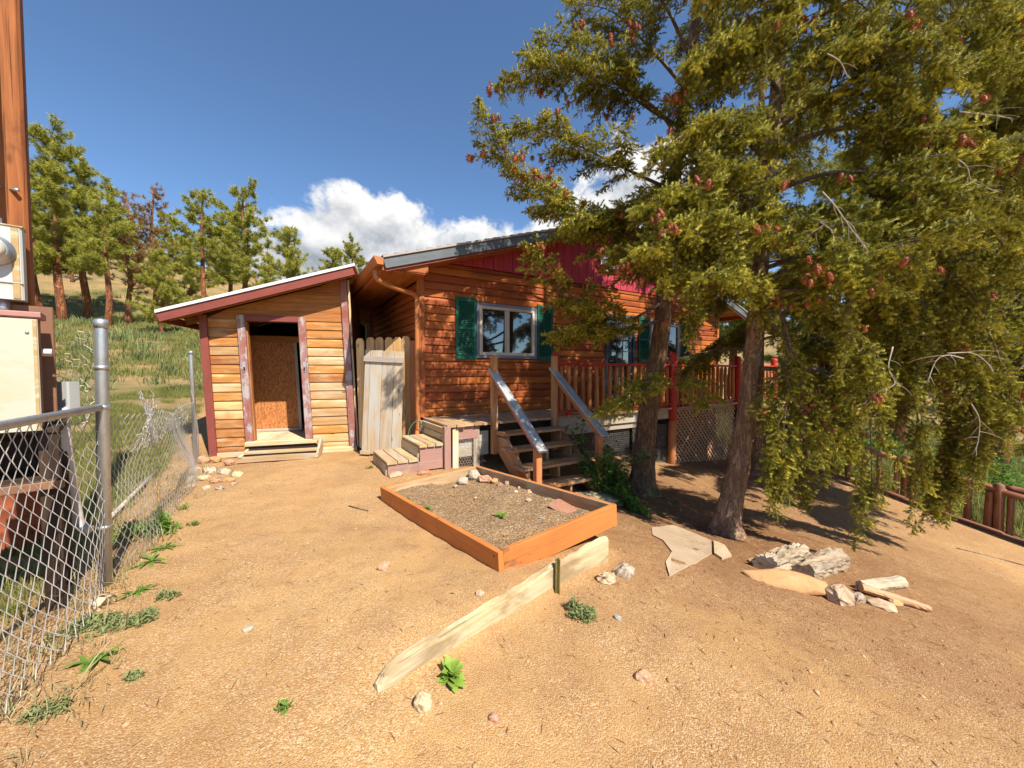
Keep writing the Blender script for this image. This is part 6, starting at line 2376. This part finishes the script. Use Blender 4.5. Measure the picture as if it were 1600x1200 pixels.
# ---- fir one, by the stairs
b1 = Vector((1.97, 5.8, tz(1.97, 5.8)))
t1 = empty('fir_tree', b1, label='fir leaning right between the stairs and the red deck post, reddish cones on top', cat='tree', group='firs in front of the cabin')
_, TP1 = trunk('trunk', [b1 - UP * .1, b1 + Vector((.05, 0, .25)), at(1012, 650, 5.8), at(1034, 510, 5.8), at(1046, 340, 5.8), at(1072, 150, 5.75), at(1095, -40, 5.7), at(1110, -330, 5.7)], .165, MT['bark_fir'], t1, seed=3)
c1 = Crown(11)


def trunk_at(TP, z_):
    for i in range(len(TP) - 1):
        if TP[i].z <= z_ <= TP[i + 1].z:
            return TP[i].lerp(TP[i + 1], (z_ - TP[i].z) / (TP[i + 1].z - TP[i].z + 1e-9))
    return TP[-1].copy()


wb = MT['bark_branch']
hero1 = [
    [(1038, 470, 5.8), (980, 500, 5.5), (915, 478, 5.15), (862, 430, 4.85), (836, 400, 4.7)],
    [(1036, 500, 5.8), (985, 512, 5.6), (930, 520, 5.35), (872, 522, 5.15)],
    [(1044, 430, 5.8), (985, 405, 5.4), (920, 370, 5.0), (862, 322, 4.7), (800, 262, 4.45), (765, 215, 4.3), (757, 190, 4.25)],
    [(1048, 390, 5.8), (985, 370, 5.2), (900, 330, 4.9), (835, 285, 4.7), (795, 255, 4.6)],
    [(1055, 300, 5.8), (980, 265, 5.3), (900, 225, 4.9), (835, 200, 4.6), (800, 205, 4.5)],
    [(1062, 222, 5.8), (1030, 175, 5.5), (960, 130, 5.1), (880, 105, 4.8), (815, 110, 4.6), (795, 120, 4.55)],
    [(1065, 200, 5.8), (1000, 160, 5.4), (930, 95, 5.1), (870, 70, 5.0), (830, 78, 4.9)],
    [(1072, 140, 5.8), (1020, 80, 5.4), (960, 20, 5.1), (905, 5, 5.0)],
    [(1078, 90, 5.75), (1040, 10, 5.4), (985, -60, 5.1), (940, -80, 5.0)],
    [(1046, 350, 5.8), (1000, 340, 5.2), (950, 330, 4.6), (900, 345, 4.3)],
    [(1045, 430, 5.8), (1010, 420, 5.2), (985, 395, 4.6), (965, 392, 4.3)],
    [(1040, 560, 5.8), (1070, 590, 5.3), (1090, 600, 5.0), (1098, 618, 4.8)],
    [(1030, 545, 5.8), (1005, 590, 5.4), (985, 615, 5.1), (945, 640, 4.9)],
    [(1034, 530, 5.8), (1020, 585, 5.3), (1010, 606, 5.0), (975, 628, 4.8)],
]
for i, h_ in enumerate(hero1):
    P = px_limb(h_)
    low = i >= 11
    limb(c1, t1, P, .030 if not low else .012, wb, bl=(.42 if i in (2, 3, 9) else .44 if i in (0, 1, 10) else .55) if not low else .24, start=.26 if not low else .4, pend=.14, dens=.86, tint=(.54 if i > 1 else .72) if not low else 1.0)  # low sprays get the brightest tint to offset the shade they hang in
q1 = c1.q
z_ = 2.9
while z_ < 8.6:
    a = q1.uniform(0, 6.283)
    L_ = max(.5, 2.0 * (1 - (z_ - 2.2) / 10)) * q1.uniform(.8, 1.1)
    # the left side is built from measured limbs
    if not (math.cos(a) < -.45 and z_ < 7.2):
        limb(c1, t1, auto_limb_pts(trunk_at(TP1, z_), a, L_, .35, .55, .3, q1), .026, wb, bl=.50, start=.25, dens=1.0, pend=.15, tint=.48)
    z_ += .24
crown_obj(c1, t1, seed=1)
cones(c1, t1, 290, 2.4, 1)

# ---- fir two, nearer, its long limbs hang over the right of the yard
b2 = Vector((2.54, 4.45, tz(2.54, 4.45)))
t2 = empty('fir_tree', b2, label='slim pale barked fir standing alone on the soil right of the flagstone', cat='tree', group='firs in front of the cabin')
_, TP2 = trunk('trunk', [b2 - UP * .1, b2 + Vector((.02, 0, .2)), at(1152, 740, 4.45), at(1170, 620, 4.45), at(1183, 480, 4.45), at(1196, 330, 4.5), at(1215, 120, 4.5), at(1235, -150, 4.5), at(1245, -420, 4.5)], .128, MT['bark_fir_pale'], t2, seed=5)
c2 = Crown(22)
hero2 = [
    [(1188, 470, 4.45), (1240, 452, 4.0), (1300, 480, 3.8), (1345, 560, 3.75), (1360, 660, 3.75), (1362, 760, 3.8)],
    [(1190, 440, 4.45), (1250, 420, 4.2), (1330, 450, 4.1), (1400, 530, 4.1), (1432, 640, 4.15), (1440, 745, 4.2)],
    [(1192, 420, 4.45), (1270, 400, 4.1), (1370, 430, 4.0), (1460, 500, 4.0), (1510, 590, 4.05), (1528, 700, 4.1)],
    [(1185, 500, 4.45), (1220, 520, 4.3), (1244, 590, 4.2), (1250, 680, 4.2), (1256, 760, 4.2)],
    [(1186, 480, 4.45), (1215, 480, 4.1), (1236, 560, 3.95), (1225, 660, 3.9), (1220, 735, 3.9)],
    [(1200, 380, 4.5), (1290, 350, 4.0), (1400, 370, 3.8), (1490, 440, 3.8), (1550, 530, 3.8), (1580, 640, 3.9)],
    [(1175, 575, 4.45), (1225, 577, 4.35), (1290, 580, 4.3), (1320, 620, 4.25), (1330, 690, 4.2)],
    [(1185, 470, 4.45), (1150, 440, 4.0), (1125, 425, 3.6), (1105, 430, 3.4)],
    [(1195, 390, 4.45), (1130, 360, 3.9), (1070, 345, 3.6), (1015, 385, 3.4)],
    [(1200, 330, 4.5), (1130, 290, 4.0), (1060, 290, 3.7), (1010, 320, 3.55)],
    [(1210, 260, 4.5), (1150, 210, 4.0), (1090, 200, 3.7), (1040, 230, 3.55)],
    [(1215, 200, 4.5), (1300, 150, 4.0), (1400, 160, 3.7), (1480, 210, 3.6)],
    [(1205, 300, 4.5), (1300, 270, 3.9), (1420, 280, 3.6), (1530, 340, 3.5), (1600, 430, 3.5)],
    [(1212, 230, 4.5), (1320, 200, 4.0), (1450, 210, 3.7), (1560, 260, 3.6), (1640, 330, 3.6)],
    [(1200, 360, 4.5), (1255, 340, 3.8), (1310, 370, 3.3), (1340, 420, 3.1)],
    [(1220, 140, 4.5), (1290, 90, 3.9), (1380, 80, 3.5), (1460, 110, 3.4)],
    [(1220, 150, 4.5), (1180, 90, 4.0), (1130, 70, 3.7), (1090, 90, 3.6)],
    [(1228, 60, 4.5), (1330, 0, 4.0), (1450, -20, 3.7), (1560, 30, 3.6)],
    [(1225, 80, 4.5), (1190, 0, 3.9), (1150, -50, 3.6), (1110, -50, 3.5)],
]
for i, h_ in enumerate(hero2):
    P = px_limb(h_)
    drp = i < 7
    limb(c2, t2, P, .028, wb, bl=.50 if drp else .58, start=.18, pend=.75 if drp else .25, dens=.60 if drp else .80, tint=.62 if drp else .55, hang=.10 if drp else .05)
q2 = c2.q
z_ = 2.5
while z_ < 8.0:
    a = q2.uniform(0, 6.283)
    L_ = max(.5, 2.1 * (1 - (z_ - 2.0) / 10)) * q2.uniform(.75, 1.05)
    limb(c2, t2, auto_limb_pts(trunk_at(TP2, z_), a, L_, .32, .52, .28, q2), .026, wb, bl=.55, start=.25, dens=.85, pend=.25, tint=.45, hang=.03)
    z_ += .27
crown_obj(c2, t2, seed=2)
cones(c2, t2, 280, 1.2, 2)
for i, ps in enumerate(([(1285, 300, 3.15), (1305, 322, 3.1), (1330, 358, 3.05), (1356, 392, 3.0)], [(1395, 542, 3.6), (1388, 575, 3.55), (1398, 600, 3.5), (1372, 612, 3.5), (1352, 636, 3.5)], [(1505, 560, 3.5), (1480, 555, 3.5), (1462, 565, 3.48), (1448, 600, 3.45)], [(1480, 552, 3.5), (1520, 552, 3.5), (1545, 570, 3.5), (1552, 582, 3.5)], [(1518, 632, 3.6), (1530, 655, 3.6), (1528, 690, 3.6), (1520, 710, 3.6)], [(1292, 84, 3.2), (1312, 96, 3.2), (1325, 122, 3.2)], [(1485, 242, 3.3), (1510, 260, 3.3), (1520, 285, 3.3), (1560, 300, 3.3)], [(1500, 175, 3.3), (1548, 180, 3.3), (1580, 185, 3.3)])):
    limb(c2, t2, px_limb(ps), .0065, MT['dead_twig'], bl=.22, start=.12, pend=.3, name='dead_branch', bare=True)

# ---- fir three, behind, at the deck's far end
b3 = Vector((5.0, 7.7, tz(5.0, 7.7)))
t3 = empty('fir_tree', b3, label='dark fir behind at the far deck corner beside the log fence', cat='tree', group='firs in front of the cabin')
_, TP3 = trunk('trunk', [b3 - UP * .1, b3 + UP * .2, b3 + Vector((.02, .02, 2)), b3 + Vector((.05, .05, 5)), b3 + Vector((0, .1, 8.5))], .15, MT['bark_fir'], t3, seed=7)
c3 = Crown(33)
z_ = 2.0
while z_ < 7.6:
    a = c3.q.uniform(0, 6.283)
    L_ = max(.5, 2.5 * (1 - (z_ - 1.5) / 9)) * c3.q.uniform(.8, 1.1)
    limb(c3, t3, auto_limb_pts(trunk_at(TP3, z_), a, L_, .22, .62, .22, c3.q), .03, wb, bl=.62, start=.2, dens=.72, pend=.5, tint=.38, hang=.04)
    z_ += .22
for h_ in ([(1200, 520, 7.4), (1260, 540, 6.8), (1310, 600, 6.4), (1330, 680, 6.3)], [(1205, 480, 7.4), (1300, 480, 6.6), (1380, 530, 6.2), (1420, 610, 6.1)]):
    limb(c3, t3, px_limb(h_), .028, wb, bl=.6, start=.2, dens=.8, pend=.6, tint=.5, hang=.08)
crown_obj(c3, t3, seed=3)

# ---- fir four, beyond the right edge, limbs reach into view
b4 = Vector((8.5, 5.5, tz(8.5, 5.5)))
t4 = empty('fir_tree', b4, label='fir outside the right edge whose hanging limbs fill the right margin', cat='tree', group='firs in front of the cabin')
_, TP4 = trunk('trunk', [b4 - UP * .1, b4 + UP * .2, b4 + Vector((.02, .02, 2)), b4 + Vector((.05, .05, 5)), b4 + Vector((0, .1, 9))], .16, MT['bark_fir'], t4, seed=9)
c4 = Crown(44)
z_ = 1.7
while z_ < 8.0:
    a = c4.q.uniform(1.7, 4.3) if c4.q.random() < .7 else c4.q.uniform(0, 6.283)
    L_ = max(.6, 2.9 * (1 - (z_ - 1.2) / 10)) * c4.q.uniform(.75, 1.1)
    limb(c4, t4, auto_limb_pts(trunk_at(TP4, z_), a, L_, .22, .60, .18, c4.q), .03, wb, bl=.62, start=.25, dens=.85, pend=.6, tint=.52, hang=.07)
    z_ += .20
for h_ in ([(1800, 540, 4.3), (1680, 560, 4.4), (1560, 600, 4.5), (1490, 680, 4.55), (1465, 780, 4.6)], [(1800, 500, 4.3), (1680, 520, 4.2), (1600, 570, 4.2), (1545, 640, 4.2)], [(1712, 100, 5.5), (1640, 60, 4.9), (1560, 70, 4.5), (1500, 110, 4.3)], [(1712, 250, 5.5), (1640, 210, 4.9), (1560, 220, 4.5), (1500, 270, 4.3)], [(1712, 380, 5.5), (1640, 350, 4.9), (1570, 370, 4.5), (1520, 430, 4.3)],
           [(1712, -60, 5.5), (1640, -60, 4.9), (1560, -40, 4.5)], [(1712, 20, 5.5), (1600, 0, 4.8), (1500, 20, 4.4)], [(1712, 460, 5.5), (1640, 440, 4.9), (1580, 470, 4.6), (1540, 540, 4.5)]):
    limb(c4, t4, px_limb(h_), .028, wb, bl=.55, start=.25, dens=.9, pend=.7, tint=.6, hang=.10)
crown_obj(c4, t4, seed=4)
cones(c4, t4, 120, 1.2, 4)

# ------------------------------------------------------------------ ponderosa pines on the hillside and beyond
def pine_tuft(seed, n=46, L_=.30, w=.030):
    q = np.random.default_rng(seed)
    V, F, T = [], [], []
    for i in range(n):
        a = q.random() * 6.283
        c = q.uniform(-.35, .98)
        s = math.sqrt(max(0, 1 - c * c))
        d = np.array((c, s * math.cos(a), s * math.sin(a)))
        b = np.array((q.uniform(-.16, .08), 0, 0))
        l_ = L_ * q.uniform(.7, 1.1)
        x = np.cross(d, q.normal(size=3))
        x = x / np.linalg.norm(x) * w / 2
        o = len(V)
        V += [b - x, b + x, b + d * l_]
        F.append((o, o + 1, o + 2))
        T += [.0, .0, .8]
    return np.array(V), np.array(F), np.array(T)


PINE = [pine_tuft(i) for i in range(3)]


def pine_parts(seed, H, clear, wid, dens=1.0, r0=.20, sparse=False, lean=0.0):
    """returns (trunk V,F), (branches V,F), crown arrays"""
    q = np.random.default_rng(seed)
    n = 14
    tp = [Vector((lean * (i / n) ** 2 * H * .1 + .12 * math.sin(i * .7 + seed), .1 * math.cos(i * .9 + seed), H * i / n - (.4 if i == 0 else 0))) for i in range(n + 1)]
    tr = tube_data(tp, [r0 * (1.25 if i == 0 else 1) * (1 - .86 * i / n) + .012 for i in range(n + 1)], 12)
    br = []
    pts, dirs, scl, tin = [], [], [], []
    z_ = H * clear
    while z_ < H * .99:
        f = (z_ - H * clear) / (H * (1 - clear))
        prof = (math.sin(min(1, .18 + f * 1.15) * math.pi * .86) ** .8) * (1 - .35 * f)
        a = q.random() * 6.283
        L_ = max(.35, wid * prof * q.uniform(.6, 1.15))
        b = tp[0].lerp(tp[-1], 0)
        i = min(n - 1, int(z_ / H * n))
        b = tp[i].lerp(tp[i + 1], z_ / H * n - i)
        P = auto_limb_pts(b, a, L_, .12 + .5 * f, .18, .25, q, 6)
        br.append(tube_data(P, [max(.012, .05 * (1 - f * .5) * (1 - .8 * k_ / 5)) for k_ in range(6)], 4, False))
        nb = max(2, int(L_ * 5.0 * dens))
        for k_ in range(nb):
            g_ = .30 + .7 * (k_ + q.random()) / nb
            ii = min(4, int(g_ * 5))
            p = P[ii].lerp(P[ii + 1], g_ * 5 - ii) if g_ < 1 else P[-1]
            side_ = Vector((q.normal(0, 1), q.normal(0, 1), q.normal(.2, .45)))
            off = side_.normalized() * q.random() * .55 * (1 - .4 * f)
            e = p + off
            if q.random() < .5:
                br.append(tube_data([p, e], [.014, .008], 3, False))
            for _ in range(2 if not sparse else 1):
                dd = (off.normalized() * .6 + (P[-1] - P[0]).normalized() * .5 + Vector((0, 0, .45))).normalized()
                pts.append((e + Vector((q.normal(0, .10), q.normal(0, .10), q.normal(0, .07))))[:])
                dirs.append(dd[:])
                scl.append(q.uniform(.8, 1.35))
                tin.append(float(np.clip(.50 + q.normal(0, .2), 0, 1)))
        z_ += H * (1 - clear) / (46 * dens) * q.uniform(.7, 1.3)
    return tr, merge(br), (np.array(pts), np.array(dirs), np.array(scl), np.array(tin))


PINE_KINDS = {}


def pine_kind(key, seed, H, clear, wid, dens, mat, sparse=False, r0=.2, lean=0):
    tr, br, (p, d, s_, t_) = pine_parts(seed, H, clear, wid, dens, r0, sparse, lean)
    me_t = mesh('trunk', tr[0], tr[1], True)
    me_t.materials.append(MT['bark_pine'])
    me_b = mesh('branches', br[0], br[1], True)
    me_b.materials.append(MT['bark_branch'])
    Rm = frames_from(d, np.tile((0.1, 0.2, 1.0), (len(d), 1)))
    me_c, K = scatter_mesh('crown', PINE, p, euler_from(Rm), s_, t_, MT[mat], None, seed)
    PINE_KINDS[key] = (me_t, me_b, me_c, K, H)


pine_kind('dense', 1, 14.5, .25, 3.9, 1.45, 'pine_needles', r0=.28)
pine_kind('mid', 2, 12.0, .30, 3.5, 1.25, 'pine_needles', r0=.26)
pine_kind('loose', 3, 11.5, .30, 3.1, .95, 'pine_needles', r0=.22)
pine_kind('young', 4, 8.0, .12, 2.5, 1.1, 'pine_needles', r0=.12)
pine_kind('brown', 5, 10.5, .25, 2.4, .85, 'brown_needles', True, .20)
pine_kind('slim', 6, 12.5, .36, 2.5, 1.0, 'pine_needles', r0=.24, lean=.4)


def pine(key, x, y, scale, rot, label, group):
    me_t, me_b, me_c, K, H = PINE_KINDS[key]
    g = Vector((x, y, tz(x, y)))
    M = Matrix.Translation(g) @ Matrix.Rotation(rot, 4, 'Z') @ Matrix.Scale(scale, 4)
    t = bpy.data.objects.new('pine_tree', None)
    COL.objects.link(t)
    put(t, None, M)
    tag(t, label=label, cat='tree', group=group)
    mk('trunk', me_t, None, t, M)
    mk('branches', me_b, None, t, M)
    o = mk('crown', me_c, None, t, M, kind='stuff')
    md = o.modifiers.new('scatter', 'NODES')
    md.node_group = scatter_tree(K)
    return t


def pine_px(key, px, Y, top, rot, label, group='pines on the hillside'):
    """stand a pine on the hill at a column of the photograph, scaled to reach row top"""
    x = (px - 800) / FPX * Y
    zt_ = at(px, top, Y).z
    H = PINE_KINDS[key][4]
    return pine(key, x, Y, (zt_ - tz(x, Y)) / H, rot, label, group)


HILL = [
    ('dense', 98, 27, 205, .3, 'tallest dense green pine at the left, next to the timber post'),
    ('mid', 62, 29, 262, 1.2, 'green pine half hidden behind the timber post'),
    ('mid', 138, 31, 262, 2.3, 'green pine just right of the tallest pine'),
    ('slim', 172, 25, 285, .8, 'pine with orange bark trunk and browning upper needles'),
    ('brown', 206, 28, 300, 2.1, 'dead brown needled pine left of the bare topped one'),
    ('brown', 246, 30, 292, .4, 'bare topped brown pine standing above its neighbours'),
    ('young', 256, 24, 395, 1.9, 'short green pine below the bare topped brown pine'),
    ('loose', 322, 30, 298, 3.0, 'green pine with open crown left of the twin topped one'),
    ('loose', 388, 32, 292, 1.1, 'twin topped green pine above the shed roof'),
    ('mid', 362, 38, 330, 4.0, 'pine standing behind between the two open crowned pines'),
    ('young', 452, 30, 362, 2.7, 'bushy green pine right of the twin topped pine against the cloud'),
    ('young', 425, 26, 420, .2, 'low pine showing just over the shed roof'),
    ('mid', 552, 38, 380, 5.1, 'pine top showing between shed roof and cabin gutter'),
    ('young', 522, 34, 392, 3.3, 'small pine top left of the cabin gutter'),
    ('young', 300, 36, 380, 1.5, 'small green pine deeper in the stand behind the dead pines'),
    ('slim', 120, 40, 330, 2.9, 'slim pine deep in the stand behind the tallest pine'),
    ('slim', 215, 44, 345, 3.9, 'slim pine deep in the stand behind the brown pines'),
    ('mid', 270, 48, 335, .9, 'far pine in the middle of the hillside stand'),
    ('mid', 160, 52, 345, 4.4, 'far pine high on the hillside left of the brown pines'),
    ('mid', 330, 54, 350, 5.4, 'far pine high on the hillside behind the open crowned pines'),
    ('loose', 90, 50, 320, 5.9, 'far pine high on the hillside by the timber post'),
]
for a in HILL:
    pine_px(*a)
RIGHT = [
    ('dense', 1560, 13.5, 20, .5, 'large dark pine beyond the log fence at the right edge'),
    ('mid', 1400, 17, 130, 1.5, 'pine beyond the log fence behind the hanging fir limbs'),
    ('mid', 1142, 24, 330, 2.5, 'pine seen past the cabin corner right of the wall'),
    ('young', 1240, 22, 420, .7, 'young pine behind the deck railing end'),
    ('dense', 1300, 34, 260, 3.5, 'tall pine farther down the right slope'),
    ('mid', 1480, 30, 300, 4.5, 'far pine on the right slope'),
    ('young', 1340, 28, 480, 5.5, 'small far pine in the field beyond the log fence'),
    ('dense', 1165, 45, 380, 5.0, 'far pine on the horizon past the cabin corner'),
    ('dense', 1620, 26, 250, 2.0, 'pine at the far right edge of the slope'),
]
for a in RIGHT:
    pine_px(*a, group='pines beyond the log fence')
# leafy scrub beyond the log fence
for i, (px, Y, w_, lb) in enumerate(((1590, 9.2, .9, 'rounded green shrub beyond the log fence at the right edge'), (1530, 11, 1.0, 'green shrub behind the log fence left of the edge shrub'), (1255, 12.5, .8, 'green shrub behind the log fence near the deck'), (1380, 13, 1.0, 'green shrub behind the middle of the log fence'))):
    x = (px - 800) / FPX * Y
    mound(Vector((x, Y, tz(x, Y) - .1)), w_, w_ * .9, 1500, 'bush_leaves', lb, 700 + i, .10, .06, cat='shrub', group='shrubs beyond the log fence', name='shrub')
# distant pale outbuilding
ob = at(1312, 640, 34)
oz = tz(ob.x, ob.y)
hut = empty('outbuilding', Vector((ob.x, ob.y, oz)), label='distant low pale hut with blue roof beyond the log fence', cat='hut')
board('wall', Vector((ob.x, ob.y, oz - .2)), Vector((ob.x, ob.y, oz + 1.5)), Vector((1, 0, 0)), 3.0, 2.2, MT['pale_wood'], hut)
prism('roof', [Vector((ob.x - 1.7, ob.y - 1.4, oz + 1.45)), Vector((ob.x - 1.7, ob.y + 1.4, oz + 1.45)), Vector((ob.x - 1.7, ob.y, oz + 2.1))], Vector((3.4, 0, 0)), MT['blue_tarp'], hut)
